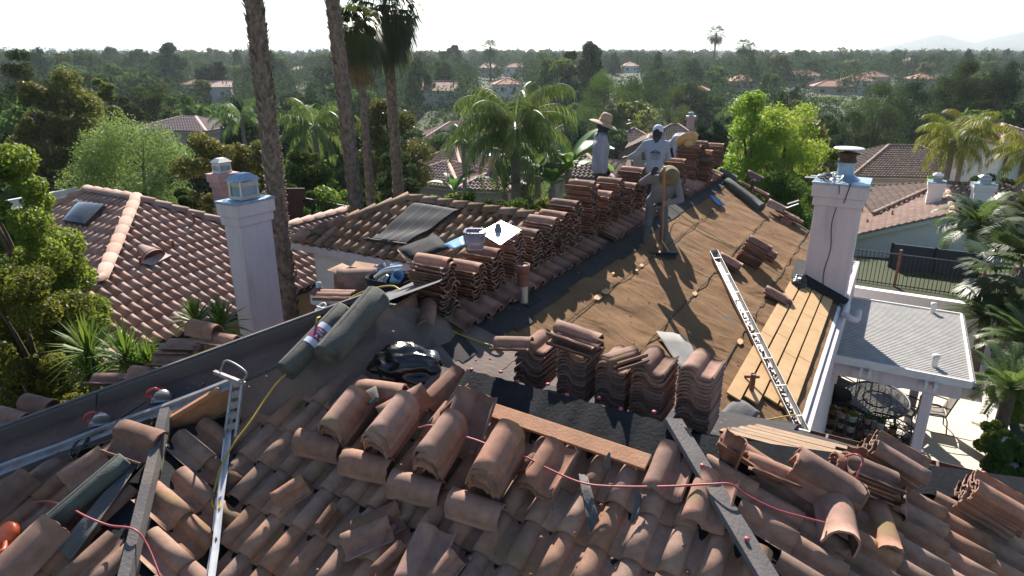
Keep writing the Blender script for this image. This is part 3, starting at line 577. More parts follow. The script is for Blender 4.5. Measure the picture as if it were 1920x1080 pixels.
def axes(Y, Z):
    Y = np.asarray(Y, float); Y = Y / np.linalg.norm(Y); Z = np.asarray(Z, float); X = np.cross(Y, Z); X /= np.linalg.norm(X); return X, Y, np.cross(X, Y)
def tile(P, Y, Z, label, kind='s', group='loose roof tiles', sc=1.):
    X, Y, Z = axes(Y, Z); o = link('clay_tile', TM[kind][NTILE[0] % 3]); NTILE[0] += 1
    o.matrix_basis = frame(X * sc, Y * sc, Z * sc, P); return tag(o, label, 'roof tile', group)
def stack(desc, P, Y, n, Z=VZ, kind='s', sp=.05, jit=.02, lean=(0, 0), group=None, stuff=False, sc=1., flip=1):
    P = np.asarray(P, float); X, Y0, Z0 = axes(np.asarray(Y) * flip, Z)
    for i in range(n):
        a = random.gauss(0, jit * 1.4); X_ = X * math.cos(a) + Y0 * math.sin(a); Y_ = Y0 * math.cos(a) - X * math.sin(a)
        t = random.gauss(0, jit * .5); Z_ = Z0 + X_ * t; p = P + Z0 * (sp * i) + X * (lean[0] * i + random.gauss(0, jit * .5)) + Y0 * (lean[1] * i + random.gauss(0, jit))
        if stuff:
            v, f, _ = TV[kind][i % 3]; xx, yy, zz = axes(Y_, Z_); off = sum(len(q) for q in STUFF_V); STUFF_V.append(p + sc * (v[:, :1] * xx + v[:, 1:2] * yy + v[:, 2:] * zz)); STUFF_F.append(f + off)
        else:
            k = n - 1 - i; lab = ('top tile' if k == 0 else '%s tile down' % ORD[k] if k < n - 1 else 'bottom tile') + ' in ' + desc
            tile(p, Y_, Z_, lab, kind, group or 'tiles stacked on the stripped roof', sc)
# support course lying along the main ridge
m_course = []
def course(a0, a1, b, stuff):
    a = a0
    while a < a1:
        for lay in range(2):
            P = AB(a, b + .04 * lay, PM.z(a, b) + .07 + .045 * lay); Y = VB - VZ * .33
            if stuff:
                v, f, _ = TV['s'][0]; xx, yy, zz = axes(Y, VZ); off = sum(len(q) for q in STUFF_V); STUFF_V.append(P + v[:, :1] * xx + v[:, 1:2] * yy + v[:, 2:] * zz); STUFF_F.append(f + off)
            elif lay == 1 or random.random() < .5: tile(P, Y, VZ, 'flat terracotta tile laid under the row of ridge stacks', 's', 'tiles laid flat along the ridge')
        a += .335
course(7.0, 11.9, -4.98, False); course(12.5, 15.6, -4.98, True); course(17.6, 21.2, -4.95, True)
RB = -5.2
def zs(b): return max(PM.z(0, b), PB.z(0, b)) + .13
def rstack(desc, u, v, n, stuff=False, sp=.05, db=0., **kw):
    # base centre of the stack seen at pixel (u, v), on the ridge line
    r = ray(u, v); a = 7.0
    b = RB + db
    # ridge point under column u
    best = min(np.linspace(6.5, 22, 1200), key=lambda q: abs(960 + F * (AB(q, b, 0)[0]) / (AB(q, b, 0)[1] * cP - zs(b) * sP) - u))
    stack(desc, AB(best, b, zs(b)), VB, n, sp=sp, stuff=stuff, **kw)
rstack('the stack nearest the grey felt rolls', 815, 540, 14, db=-.02, jit=.03)
rstack('the short stack behind the vent pipe, second along the ridge', 872, 520, 9)
rstack('the ridge stack that carries the plastic tub', 908, 500, 11, lean=(.004, 0))
rstack('the ridge stack under the near edge of the shiny sheet', 950, 480, 13, lean=(.006, 0), jit=.03)
rstack('the ridge stack under the far edge of the shiny sheet', 983, 470, 11)
rstack('the ridge stack just beyond the shiny sheet', 1008, 455, 13, lean=(-.004, 0))
rstack('the messy ridge stack with broken tiles on top', 1033, 445, 13, jit=.045)
rstack('the ridge stack beside the red spray bottle', 1058, 430, 15)
for u, n in ((1092, 19), (1118, 13), (1141, 16), (1164, 12), (1182, 17), (1262, 13), (1288, 17), (1300, 18), (1316, 11), (1335, 10), (1345, 12)): rstack('', u, 0, n, stuff=True, sp=.052, jit=.03)
stack('', AB(19.4, -4.9, PM.z(0, -4.9) + .1), VB, 13, sp=.05, stuff=True); stack('', AB(12.9, -5.9, -3.9), VB, 9, stuff=True)
# five stacks beyond the wing ridge
def wstack(desc, u, v, n, **kw):
    P = PF.at(u, v, .03); a, b = ab(P); P = AB(a + .27, b, PF.z(a + .1, b) + .05); kw.setdefault('jit', .008); stack(desc, P, VA, n, **kw)
wstack('the leftmost stack past the black ridge felt', 985, 728, 12, sp=.043, jit=.02, lean=(.002, .004))
wstack('the wide stack with two tiles laid crosswise on it', 1068, 752, 15, sp=.042)
wstack('the stack with an upturned tile lying on top', 1140, 770, 13, sp=.042)
wstack('the stack next but one from the hip board', 1206, 790, 15, sp=.042)
wstack('the stack closest to the near hip board', 1292, 812, 17, sp=.042)
def up_px(u, v, t): return pt(u, v, t)
tile(up_px(1078, 632, 7.25), VB - .12 * VZ, VZ + .05 * VA, 'tile laid crosswise, topmost on the wide stack past the black felt', 's'); tile(up_px(1078, 648, 7.2), VB - .1 * VZ, VZ, 'tile laid crosswise under the topmost one on the wide stack', 's')
tile(up_px(1170, 664, 6.9), VA + .5 * VB, -VZ + .15 * VB, 'upturned tile with its bright inside showing on a mid stack', 's', sc=.8); tile(up_px(1172, 672, 6.85), VA + .5 * VB, -VZ, 'upturned tile just below the bright upturned one', 's', sc=.8)
tile(up_px(960, 648, 7.3), VB + .2 * VA + .12 * VZ, VZ, 'broken pinkish tile leaning on top of the leftmost stack', 's', sc=.8)
# foreground barrel stacks on the slope facing the camera
nC = PC.n(); dC = -PC.down()
def fstack(desc, u, v, n, roll=.25, kind='r', yaw=0., **kw):
    P = PC.at(u, v, .12); Y = dC + yaw * VB; stack(desc, P, Y, n, Z=nC + roll * VB, kind=kind, sp=.034, group='barrel tiles stacked on the near slope', **kw)
fstack('the barrel stack tied with a felt strap', 655, 800, 7, roll=.3, jit=.018)
fstack('the barrel stack between the strapped one and the hose', 738, 822, 9, roll=.3)
fstack('the barrel stack crossed by the red hose', 826, 862, 9, roll=.3)
fstack('the tall mossy barrel stack right of the hose', 930, 890, 10, roll=.3, sc=1.05)
for u, v, d_ in ((602, 842, 'mossless barrel tile lying crosswise below the strapped stack'), (690, 880, 'barrel tile lying crosswise below the second barrel stack'), (782, 922, 'pale barrel tile lying crosswise below the hose'), (893, 962, 'mossy barrel tile lying crosswise below the tallest barrel stack')):
    tile(PC.at(u, v, .11), VB + (.05 + .12 * (u % 4)) * VA - .1 * VZ, nC + .1 * (u % 3 - 1) * VB, d_, 'r', 'barrel tiles lying crosswise', .94)
fstack('the low stack of three below the orange plank', 1028, 885, 3, roll=0., kind='s', yaw=.05)
tile(PC.at(718, 745, .15), VB + .3 * VA, nC + .2 * VB, 'barrel tile with a grey felt strip across it, by the trash bag', 'r'); tile(PC.at(762, 770, .14), dC + .6 * VB, nC, 'barrel tile lying behind the middle barrel stacks', 'r'); tile(PC.at(838, 726, .13), dC + .2 * VB, -nC + .1 * VB, 'upturned tile with two ribs beside the black trash bag', 's', sc=1.1)
tile(PC.at(875, 795, .24), dC * .9 + nC * .45, -dC * .35 + nC * .9 + .1 * VB, 'large pink tile propped up steeply above the tallest barrel stack', 's', sc=1.25); tile(PC.at(855, 810, .12), dC + .25 * VB, nC, 'barrel tile under the propped pink tile', 'r')
tile(PC.at(1255, 885, .12), dC, nC, 'terracotta tile at the end of the orange plank', 's'); tile(PC.at(1330, 940, .13), dC, nC, 'mossy tile against the near hip board', 's')
tile(PC.at(710, 985, .11), dC + .8 * VB, nC + .15 * VB, 'dusty broken tile lying askew in the shade', 's', sc=.85); tile(PC.at(690, 1010, .12), dC + .9 * VB, nC - .1 * VB, 'second dusty broken tile just below the first', 's', sc=.85); tile(PC.at(795, 1050, .15), dC - .15 * VB, nC, 'dark tile lying loose at the bottom edge in the shade', 's', sc=1.05); tile(PC.at(545, 925, .15), dC + .5 * VB, nC + .6 * VB, 'curved tile shard standing on its edge on the slope', 's', sc=.62); tile(PC.at(615, 975, .16), dC, VB + .5 * nC, 'red tile shard standing upright in the shade', 's', sc=.5)
tile(PC.at(735, 1055, .15), dC + .3 * VB, nC + .7 * VB, 'pointed tile shard at the bottom edge near the thin hose', 's', sc=.6); tile(PC.at(835, 1068, .15), dC + .2 * VB, nC + .5 * VB, 'pink tile shard at the very bottom edge', 's', sc=.55)
# right slope
nR = PR.n(); dR = PR.down()
def rp(u, v, h=.12): return PR.at(u, v, h)
stack('the thick single barrel bundle on the right slope', rp(1530, 925, .12), dR + .05 * VA, 5, Z=nR - .2 * VA, kind='r', sp=.026, sc=1.15, group='barrel tiles on the right slope')
tile(rp(1560, 985, .12), -VA + .25 * dR, nR, 'barrel tile lying crosswise under the barrel bundle on the right slope', 'r', sc=1.1)
stack('the stack by the gutter crossed by the red hose', rp(1655, 880, .12), dR, 7, Z=nR - .3 * VA, sp=.045, flip=-1, group='tiles stacked on the right slope'); stack('the slumped stack below the gutter stack', rp(1612, 915, .12), dR + .4 * VA, 5, Z=nR + .25 * VA, sp=.042, group='tiles stacked on the right slope')
stack('the ribbed stack at the right edge of the roof', rp(1842, 962, .12), dR, 9, Z=nR - .25 * VA, sp=.036, flip=-1, group='tiles stacked on the right slope')
tile(rp(1638, 975, .15), -VA + .3 * dR, -nR + .2 * dR, 'upturned tile below the slumped stack', 's', sc=1.1); tile(rp(1690, 945, .18), -VA, dR + .4 * nR, 'tile fragment standing on edge beside the slumped stack', 's', sc=.6)
tile(rp(1400, 860, .14), dR, nR + .35 * VA, 'pale tile leaning on the felt near the top of the hip', 's', sc=1.1); tile(rp(1445, 885, .2), dR + .4 * VA, nR + .4 * VA, 'cracked tile lying over the pale leaning tile', 's', sc=.9); tile(rp(1368, 848, .2), VZ + .2 * dR, VA + .8 * VB, 'tile standing upright at the top of the hip board', 's', sc=.7); tile(rp(1605, 862, .2), VZ, VA, 'pointed tile sliver standing upright by the gutter', 's', sc=.5)
# on the raised left slope and beyond its board
nL = PL.n()
tile(PL.at(255, 830, .17), VB + .1 * VA, nL, 'tile laid crosswise at the head of the left hip board', 's', sc=1.15)
tile(PL.at(60, 1050, .14), dC - .05 * VB, nL, 'big shaded barrel tile at the bottom left corner', 'r', sc=1.2); tile(PL.at(20, 940, .14), dC, nL, 'dusty barrel tile at the left edge below the white flashing', 'r'); tile(PL.at(160, 880, .14), dC + .3 * VB, nL + .3 * VB, 'torn tile lying beside the green roll of felt', 's', sc=.8)
for i, (u, v, d_, k, ti) in enumerate(((385, 628, 'barrel tile on the pile beyond the grey hip board', 'r', 0.1), (345, 650, 'S shaped tile at the foot of the pile beyond the grey board', 's', .5), (330, 660, 'second S shaped tile under the pile beyond the grey board', 's', .55), (410, 640, 'ribbed tile end resting on the grey hip board', 's', .2), (320, 680, 'broken curved tile beyond the middle of the grey board', 's', .4), (205, 715, 'curled broken tile beyond the lower grey board', 's', .5), (270, 705, 'flat broken tile beyond the lower grey board', 's', .3), (75, 770, 'barrel tile end at the low end of the grey board', 'r', .2), (25, 795, 'barrel tile beyond the low end of the grey board', 'r', .2))):
    tile(PL.at(u, v, .2) * 1.06, VB + ti * VA, VZ + .1 * (i % 3) * VA, d_, k, 'tiles beyond the grey hip board', .85)
stack('the curved stack on the board beside the cardboard box', pt(672, 545, 10.6), VB + .9 * VA, 4, Z=VZ, kind='r', sp=.035, sc=1.25, group='tiles beyond the grey hip board')
tile(pt(632, 556, 10.1), VB + .5 * VA, VZ + .2 * VA, 'wavy tile leaning below the curved stack by the box', 's'); tile(pt(625, 560, 10.0), VB + .5 * VA, VZ + .3 * VA, 'second wavy tile leaning below the curved stack', 's')
tile(PM.at(790, 592, .2), -VA * .8 + VB * .5 - VZ * .2, VZ - .5 * VA, 'tile propped against the first ridge stack beside the felt rolls', 's', sc=1.2); tile(PM.at(765, 590, .25), -VA + .1 * VB, VB + .3 * VZ, 'tile on edge beside the felt rolls', 's', sc=1.1)
# stacks and singles out on the brown felt
dM = PM.down(); nM = PM.n()
stack('the stack in the middle of the brown slope', PM.at(1404, 490, .06), dM, 11, Z=VZ + .2 * VB, sp=.045, group='tiles out on the brown slope'); stack('the low pair beside the middle stack', PM.at(1432, 478, .06), dM, 3, Z=VZ + .2 * VB, sp=.045, group='tiles out on the brown slope')
stack('the low pair beside the loose gutter', PM.at(1362, 497, .06), dM, 3, Z=VZ + .2 * VB, sp=.045, group='tiles out on the brown slope'); tile(PM.at(1460, 562, .07), dM, nM, 'single tile lying alone below the middle stack', 's'); tile(PM.at(1455, 556, .11), dM, nM, 'single tile lying over the lone tile on the brown slope', 's')
for i, (u, v, k, d_) in enumerate(((1412, 336, 'r', 'barrel tile at the top of the far roof edge'), (1398, 350, 's', 'tile beside the barrel tile near the top of the far edge'), (1425, 362, 's', 'tile lying along the middle of the far roof edge'), (1452, 392, 'r', 'wide barrel tile on the far roof edge above the white bracket'), (1470, 402, 's', 'tile under the white bracket on the far roof edge'), (1487, 412, 's', 'tile at the low end of the far roof edge'), (1480, 406, 's', 'tile second from the low end of the far roof edge'))):
    tile(PM.at(u, v, .12 + .05 * (i % 2)), dM + .1 * VA, nM + .2 * VA, d_, k, 'tiles along the far roof edge')
o_ = link('clay_tiles', mkmesh('clay_tiles', np.concatenate(STUFF_V), np.concatenate(STUFF_F), M_TILEL, None, False, np.repeat(np.random.default_rng(3).random(len(STUFF_V)), [len(v) for v in STUFF_V]))); tag(o_, 'far run of tightly stacked terracotta tiles along the main ridge', 'roof tiles', kind='stuff')
print('loose tiles', NTILE[0])
# ------------------------------------------------------------------ gear lying on the roof
def smooth_path(P, k=8):
    P = [np.asarray(p, float) for p in P]; P = [2 * P[0] - P[1]] + P + [2 * P[-1] - P[-2]]; out = []
    for i in range(1, len(P) - 2):
        for j in range(k):
            t = j / k; a, b, c, d = P[i - 1:i + 3]; out.append(.5 * (2 * b + (c - a) * t + (2 * a - 5 * b + 4 * c - d) * t * t + (3 * b - a - 3 * c + d) * t ** 3))
    return out + [P[-2]]
def hose(name, P, r, mat, label, cat='hose'):
    m = MB(); m.tube(smooth_path(P), r, 7); return tag(m.build(name, mat), label, cat)
def roll(label, P, Q, r, mat, band=False):
    P = np.asarray(P, float); Q = np.asarray(Q, float); d = Q - P; L = np.linalg.norm(d); d /= L; t = thing('felt_roll', label, 'felt roll', P); m = MB()
    x, y, _ = perp(d); V = []; k = 40
    pr = [(r * .25, .03), (r * .4, .0), (r * .43, .02), (r * .6, .0), (r * .63, .02), (r * .8, 0), (r * .83, .02), (r * .97, 0), (r, .01)]
    m.lathe([(0, .05)] + pr + [(r * 1.005, L * .25), (r * .985, L * .5), (r * 1.0, L * .75), (r, L - .01)] + [(a, L - b) for a, b in reversed(pr)] + [(0, L - .05)], P, d, 30); m.build('body', mat, t)
    m = MB(); a_ = 1.1; m.add([P + d * (L * f) + (x * math.cos(a_ + j * .12) + y * math.sin(a_ + j * .12)) * (r * (1.0 + .035 * (1 - j / 3.)) + .004) for f in np.linspace(.01, .99, 9) for j in range(4)], [(i * 4 + j, i * 4 + j + 1, i * 4 + j + 5, i * 4 + j + 4) for i in range(8) for j in range(3)]); m.build('loose_edge', mat, t)
    if band:
        LBW = pm('label_white', (.62, .70, .80), (.55, .62, .75), 4, .35); LBM = pm('label_magenta', (.26, .05, .11), (.22, .04, .09), 4, .35); LBB = pm('label_blue', (.10, .2, .5), (.08, .16, .4), 4, .35)
        m = MB(); f0 = .36
        for f, g_, mm in ((0, .075, 0), (.075, .235, 1), (.235, .31, 0)): m.lathe([(r * 1.02, L * (f0 + f)), (r * 1.02, L * (f0 + g_))], P, d, 30, mm)
        lb = m.build('label_band', [LBW, LBM, LBB], t)
        # printing: short white lines, a gable shaped mark and a small pale square, facing the camera side
        tc = -(P + Q) / 2; tc = tc - d * (tc @ d); tc /= np.linalg.norm(tc); sd = np.cross(d, tc); m = MB(); rr = r * 1.03
        def at(l, ang): return P + d * L * (f0 + l) + (tc * math.cos(ang) + sd * math.sin(ang)) * rr
        def patch(l0, l1, a0, a1, mi):
            for q in range(4): b0 = a0 + (a1 - a0) * q / 4; b1 = a0 + (a1 - a0) * (q + 1) / 4; m.add([at(l0, b0), at(l1, b0), at(l1, b1), at(l0, b1)], [(0, 1, 2, 3)], mi)
        for l, a0, a1 in ((.205, -.5, .1), (.19, -.35, 0), (.165, -.4, .15), (.15, -.2, .2)): patch(l, l + .008, a0, a1, 0)
        m.add([at(.09, -.45), at(.14, -.25), at(.09, -.05), at(.105, -.25)], [(0, 1, 2, 3)], 0); patch(.1, .135, .12, .35, 0); m.build('printing', [LBW, LBB], lb)
    return t
M_ROLL = pm('mineral_felt', (.105, .105, .09), (.07, .072, .066), 5, .9, .35, 60, c3=(.035, .036, .036), s3=3.5, t3=.56)
M_ROLLG = pm('green_grey_felt', (.085, .10, .085), (.055, .066, .058), 4, .85, .3, 50)
roll('grey felt roll with a magenta and white label band around it', PL.at(536, 697, .14), PL.at(646, 582, .14), .125, M_ROLL, True)
roll('thick unlabelled grey felt roll beside the labelled one', PL.at(612, 670, .2), PL.at(709, 556, .2), .165, M_ROLL)
roll('long green grey felt roll at the far end of the brown slope', PM.at(1362, 341, .15), PM.at(1428, 390, .15), .14, M_ROLLG); roll('short grey felt roll near the far end of the ridge', PM.at(1348, 322, .15), PM.at(1380, 338, .15), .14, M_ROLL)
roll('thin green roll lying along the tiles of the raised left slope', PL.at(50, 1022, .2), PL.at(236, 862, .2), .095, M_ROLLG)
def sheet(name, corners, mat, label, cat, nu=10, nv=6, amp=.02, th=.006, seed=1, nrm=VZ):
    rg = np.random.default_rng(seed); a, b, c, d = [np.asarray(q, float) for q in corners]; ph = rg.random(4) * 6; V = []
    for i in range(nu + 1):
        for j in range(nv + 1):
            u, v = i / nu, j / nv; V.append((a * (1 - u) + b * u) * (1 - v) + (d * (1 - u) + c * u) * v + np.asarray(nrm) * amp * (math.sin(5 * u + ph[0]) * math.sin(3 * v + ph[1]) + .4 * math.sin(11 * u + 7 * v + ph[2])))
    w_ = nv + 1; Fs = [(i * w_ + j, (i + 1) * w_ + j, (i + 1) * w_ + j + 1, i * w_ + j + 1) for i in range(nu) for j in range(nv)]
    me = mkmesh(name, V, Fs, mat, None, True); o = link(name, me); s_ = o.modifiers.new('solid', 'SOLIDIFY'); s_.thickness = th; return tag(o, label, cat)
sheet('felt_scrap', [PL.at(262, 868, .15), PL.at(235, 880, .17), PL.at(108, 1030, .13), PL.at(135, 1048, .13)], M_GREYFELT, 'long twisted strip of grey felt beside the thin green roll', 'felt scrap', 12, 3, .03)
sheet('felt_scrap', [PM.at(1230, 622, .07), PM.at(1278, 626, .10), PM.at(1338, 700, .08), PM.at(1283, 702, .07)], pm('pale_felt', (.26, .25, .23), (.20, .19, .18), 4, .85), 'pale grey strip of felt lying on the brown slope behind the stacks', 'felt scrap', 8, 4, .02)
sheet('felt_scrap', [PC.at(1085, 890, .2), PC.at(1102, 892, .18), PC.at(1124, 978, .14), PC.at(1104, 1000, .13)], M_GREYFELT, 'torn felt strip hanging over the tiles below the orange plank', 'felt scrap', 8, 3, .015)
sheet('felt_scrap', [PC.at(1196, 925, .18), PC.at(1206, 930, .16), PC.at(1196, 975, .13), PC.at(1180, 980, .13)], M_GREYFELT, 'small torn felt tongue near the end of the orange plank', 'felt scrap', 6, 3, .015)
sheet('felt_scrap', [PC.at(1128, 878, .2), PC.at(1140, 848, .32), PC.at(1144, 850, .3), PC.at(1146, 880, .2)], M_GREYFELT, 'upright scrap of felt against the black ridge felt', 'felt scrap', 4, 3, .01)
sheet('felt_scrap', [PC.at(675, 742, .36), PC.at(705, 722, .4), PC.at(712, 752, .4), PC.at(690, 760, .36)], M_ROLL, 'grey felt tab lying over the strapped barrel stack', 'felt scrap', 4, 4, .015)
sheet('felt_scrap', [PM.at(1340, 785, .06), PM.at(1380, 745, .07), PM.at(1425, 775, .07), PM.at(1405, 800, .06)], M_GREYFELT, 'crumpled grey felt beside the last stack on the wing', 'felt scrap', 8, 6, .035)
sheet('plastic_scrap', [PM.at(1330, 366, .1), PM.at(1340, 368, .14), PM.at(1360, 385, .08), PM.at(1345, 383, .08)], pm('blue_plastic', (.08, .25, .5), (.06, .18, .38), 4, .35), 'scrap of blue plastic on the brown felt near the far ridge', 'plastic scrap', 6, 4, .02)
sheet('blue_sheet', [pt(832, 459, 9.35), pt(868, 442, 9.5), pt(873, 460, 9.2), pt(850, 468, 9.15)], pm('blue_lid', (.18, .36, .58), (.14, .3, .5), 4, .3), 'flat blue sheet leaning behind the plastic tub', 'plastic sheet', 4, 4, .004)
sheet('black_panel', [pt(745, 468, 9.7), pt(817, 441, 9.9), pt(842, 466, 9.4), pt(776, 490, 9.3)], [M_BLACKFELT], 'black board leaning behind the first ridge stack', 'board', 4, 3, .006, .02)
sheet('cardboard_flap', [pt(745, 469, 9.66), pt(778, 470, 9.6), pt(776, 492, 9.3), pt(757, 488, 9.4)], pm('tan_card', (.42, .26, .16), (.36, .22, .13), 4, .8), 'tan cardboard flap in front of the black board', 'cardboard', 3, 3, .006)
# orange plank
m = MB(); m.bar(PC.at(918, 768, .16), PC.at(1216, 868, .16), .17, .035, 0, nC); tag(m.build('plank', M_OWOOD, bevel=.006), 'long orange brown plank lying along the top of the near slope', 'plank')
m = MB(); m.bar(PL.at(322, 800, .02) + .1 * VZ, PL.at(414, 744, .02) + .1 * VZ, .06, .05); tag(m.build('plank', M_OWOOD, bevel=.006), 'short brown plank lying at the head of the left hip', 'plank')
# black mat with pale seam lines draped over the ridge of the rear wing
mt = thing('pool_heating_mat', 'black ribbed heating mat draped over the ridge of the rear wing', 'mat', PW.at(770, 420))
mc = [PW.at(784, 376, .22), PW.at(868, 387, .22), PW.at(762, 459, .17), PW.at(697, 450, .17)]
def mp_(u, v, h=0.): return (mc[0] * (1 - u) + mc[1] * u) * (1 - v) + (mc[3] * (1 - u) + mc[2] * u) * v + PW.n() * (h + .03 * math.sin(6 * v + 2 * u) + .015 * math.sin(14 * v + 3 * u))
def strip_grid(fn, nu, nv): V = [fn(i / nu, j / nv) for i in range(nu + 1) for j in range(nv + 1)]; return V, [(i * (nv + 1) + j, (i + 1) * (nv + 1) + j, (i + 1) * (nv + 1) + j + 1, i * (nv + 1) + j + 1) for i in range(nu) for j in range(nv)]
def matfn(u, v):
    if v < .12: e_ = (.12 - v) / .12; q = mp_(u, .12); return q + VA * e_ * .35 + VZ * (.05 * e_ - .22 * e_ * e_)
    return mp_(u, v)
V_, F_ = strip_grid(matfn, 24, 24); o_ = link('mat', mkmesh('mat', V_, F_, pm('mat_rubber', (.055, .057, .062), (.042, .044, .048), 4, .8, .5, 90, stretch=(1, 1, .2), spec=.2), None, True), mt); s_ = o_.modifiers.new('solid', 'SOLIDIFY'); s_.thickness = .02
m = MB()
for u in (.26, .5, .74): m.tube([matfn(u, v) + PW.n() * .012 for v in np.linspace(.06, 1, 20)], .011, 5)
m.build('seam_line', M_WHITE, mt); m = MB(); m.tube([mp_(-.06, 1.0), mp_(1.02, 1.0)], .035, 8); m.lathe([(.05, 0), (.05, .08), (.03, .1), (.03, .16)], mp_(-.06, 1.0), mc[3] - mc[2], 10); m.build('header_pipe', M_BLACK, mt)
# bright metal sheet catching the sun
SUN = np.array(_s); C0 = pt(938, 434, 8.95); nrm = SUN - C0 / np.linalg.norm(C0); nrm /= np.linalg.norm(nrm)
def onp(u, v): r = ray(u, v); return r * ((C0 @ nrm) / (r @ nrm))
M_SHINE = pm('bright_flashing', (.80, .80, .81), (.62, .63, .65), 5, .42, .3, 9, metal=.5)
fl = thing('flashing_sheet', 'bright metal pipe flashing with a small cone lying on the ridge stacks', 'metal flashing', C0)
m = MB(); m.poly([onp(940, 414), onp(977, 431), onp(938, 459), onp(899, 435)], .01, -nrm); m.build('flashing_plate', M_SHINE, fl); m = MB(); cb = onp(934, 432); m.lathe([(.055, 0), (.034, .09), (.03, .09), (.045, 0)], cb, nrm * .6 + VZ * .4, 16); m.build('flashing_cone', pm('grey_lead', (.16, .165, .17), None, 5, .6), fl)
# plastic tub with red nails
tb = pt(892, 466, 9.05); t = thing('plastic_tub', 'open translucent plastic tub of red nails on a ridge stack', 'plastic tub', tb, 0, .86)
M_TUB = pm('clear_plastic', (.82, .76, .90), (.78, .72, .88), 3, .2); MATS['clear_plastic'].node_tree.nodes['Principled BSDF'].inputs['Transmission Weight'].default_value = .75
X1, Y1 = VB * .9 + VA * .4, VA * .9 - VB * .4; X1 /= np.linalg.norm(X1); Y1 /= np.linalg.norm(Y1)
def ringp(w1, w2, z, n=24):
    out = []
    for i in range(n):
        a = 2 * math.pi * i / n; c_, s_ = math.cos(a), math.sin(a); k_ = (abs(c_) ** 5 + abs(s_) ** 5) ** (-.2); out.append(tb + X1 * c_ * k_ * w1 + Y1 * s_ * k_ * w2 + VZ * z)
    return out
def loft(mb, rings, mi=0, cap0=True, cap1=False):
    n = len(rings[0]); V = [p for r in rings for p in r]; mb.add(V, [(i * n + j, i * n + (j + 1) % n, (i + 1) * n + (j + 1) % n, (i + 1) * n + j) for i in range(len(rings) - 1) for j in range(n)], mi, True)
    if cap0: mb.add(rings[0], [tuple(range(n))], mi)
    if cap1: mb.add(rings[-1], [tuple(range(n))], mi)
m = MB(); loft(m, [ringp(.12, .10, 0), ringp(.165, .145, .28), ringp(.155, .135, .28), ringp(.115, .095, .012)]); m.build('body', M_TUB, t)
m = MB(); loft(m, [ringp(.165, .145, .265), ringp(.185, .165, .27), ringp(.185, .165, .295), ringp(.155, .135, .29)], cap0=False); m.build('rim', M_TUB, t)
m = MB(); loft(m, [ringp(.11, .09, .015), ringp(.122, .105, .075)], cap1=True); m.build('nails', M_RED2, t)
# black tote with cups, cardboard box, jug, wires beyond the board
to = pt(733, 533, 10.2); t = thing('tote', 'black open tote bag wedged between the ridge stack and the board', 'tote bag', to); tb = to; X1, Y1 = VB, VA
m = MB(); loft(m, [ringp(.26, .2, -.22), ringp(.36, .26, .12), ringp(.35, .25, .12), ringp(.25, .19, -.2)]); m.build('body', M_BLACKFELT, t)
def cup(label, P, r, h, mat, ax): m = MB(); m.lathe([(0, 0), (r * .8, 0), (r, h), (r * .96, h), (r * .75, .02), (0, .02)], P, ax, 16); tag(m.build('paper_cup', mat), label, 'cup', 'cups in the black tote')
M_CUPB = pm('blue_cup', (.16, .36, .62), (.13, .3, .54), 4, .5)
cup('upright blue paper cup at the back of the black tote', to + VA * .1 + VB * .0 + VZ * .08, .085, .2, M_CUPB, (.1, .1, 1)); cup('blue paper cup tipped over at the front of the black tote', to + VB * .16 - VA * .12 + VZ * .1, .085, .22, M_CUPB, (.4, -.5, .6)); cup('clear plastic cup lying in the black tote', to - VB * .17 + VA * .05 + VZ * .12, .075, .17, M_TUB, (-.3, .1, .9))
m = MB(); m.tube(smooth_path([to - VB * .2 - VA * .1 + VZ * .1, to + VZ * .24 - VA * .08, to + VB * .26 + VZ * .3]), .05, 10); tag(m.build('foam_tube', M_METAL), 'bent grey tube sticking out of the black tote', 'tube')
bx = pt(662, 528, 11.2); t = thing('cardboard_box', 'open cardboard box behind the curved tile stack', 'box', bx, 0, .72); m = MB(); Xb, Yb = VB, VA
M_CARD = MATS['tan_card']
for s, c_, sz in ((0, bx + Yb * .28, (.62, .02)), (0, bx - Yb * .28, (.62, .02))): m.box(c_ + VZ * .02, sz[0], sz[1], .46, Xb, Yb)
for c_ in (bx + Xb * .32, bx - Xb * .32): m.box(c_ + VZ * .02, .02, .54, .46, Xb, Yb)
m.box(bx - VZ * .2, .6, .5, .02, Xb, Yb); m.build('body', M_CARD, t); m = MB(); m.poly([bx + Xb * .3 + Yb * .28 + VZ * .25, bx - Xb * .3 + Yb * .28 + VZ * .25, bx - Xb * .34 + Yb * .5 + VZ * .32, bx + Xb * .3 + Yb * .5 + VZ * .34], .012); m.poly([bx - Xb * .33 - Yb * .26 + VZ * .25, bx - Xb * .33 + Yb * .26 + VZ * .25, bx - Xb * .55 + Yb * .26 + VZ * .3, bx - Xb * .55 - Yb * .26 + VZ * .27], .012); m.build('flap', M_CARD, t)
jg = pt(600, 560, 10.8); t = thing('fuel_jug', 'red and white jug standing beyond the grey board', 'jug', jg); tb = jg; X1, Y1 = VB, VA
m = MB(); loft(m, [ringp(.13, .09, -.2), ringp(.14, .1, -.1), ringp(.14, .1, .12), ringp(.06, .05, .2)], cap1=True); m.build('body', M_RUSTP, t); m = MB(); m.lathe([(.045, .2), (.045, .28), (0, .28)], jg, VZ, 14); m.build('cap', M_WHITE, t)
m = MB(); loft(m, [ringp(.143, .103, -.08), ringp(.143, .103, .08)], cap0=False); m.build('jug_label', M_WHITE, t)
m = MB()
for k in range(9):
    cc = pt(623 + random.uniform(-22, 18), 580 + random.uniform(-5, 10), 9.6); ax = perp(np.array([random.gauss(0, .4), random.gauss(0, .4), 1])); r_ = random.uniform(.05, .13); m.tube([cc + r_ * (math.cos(t_) * ax[0] + 1.3 * math.sin(t_) * ax[1]) for t_ in np.linspace(0, 6, 16)], .012, 5)
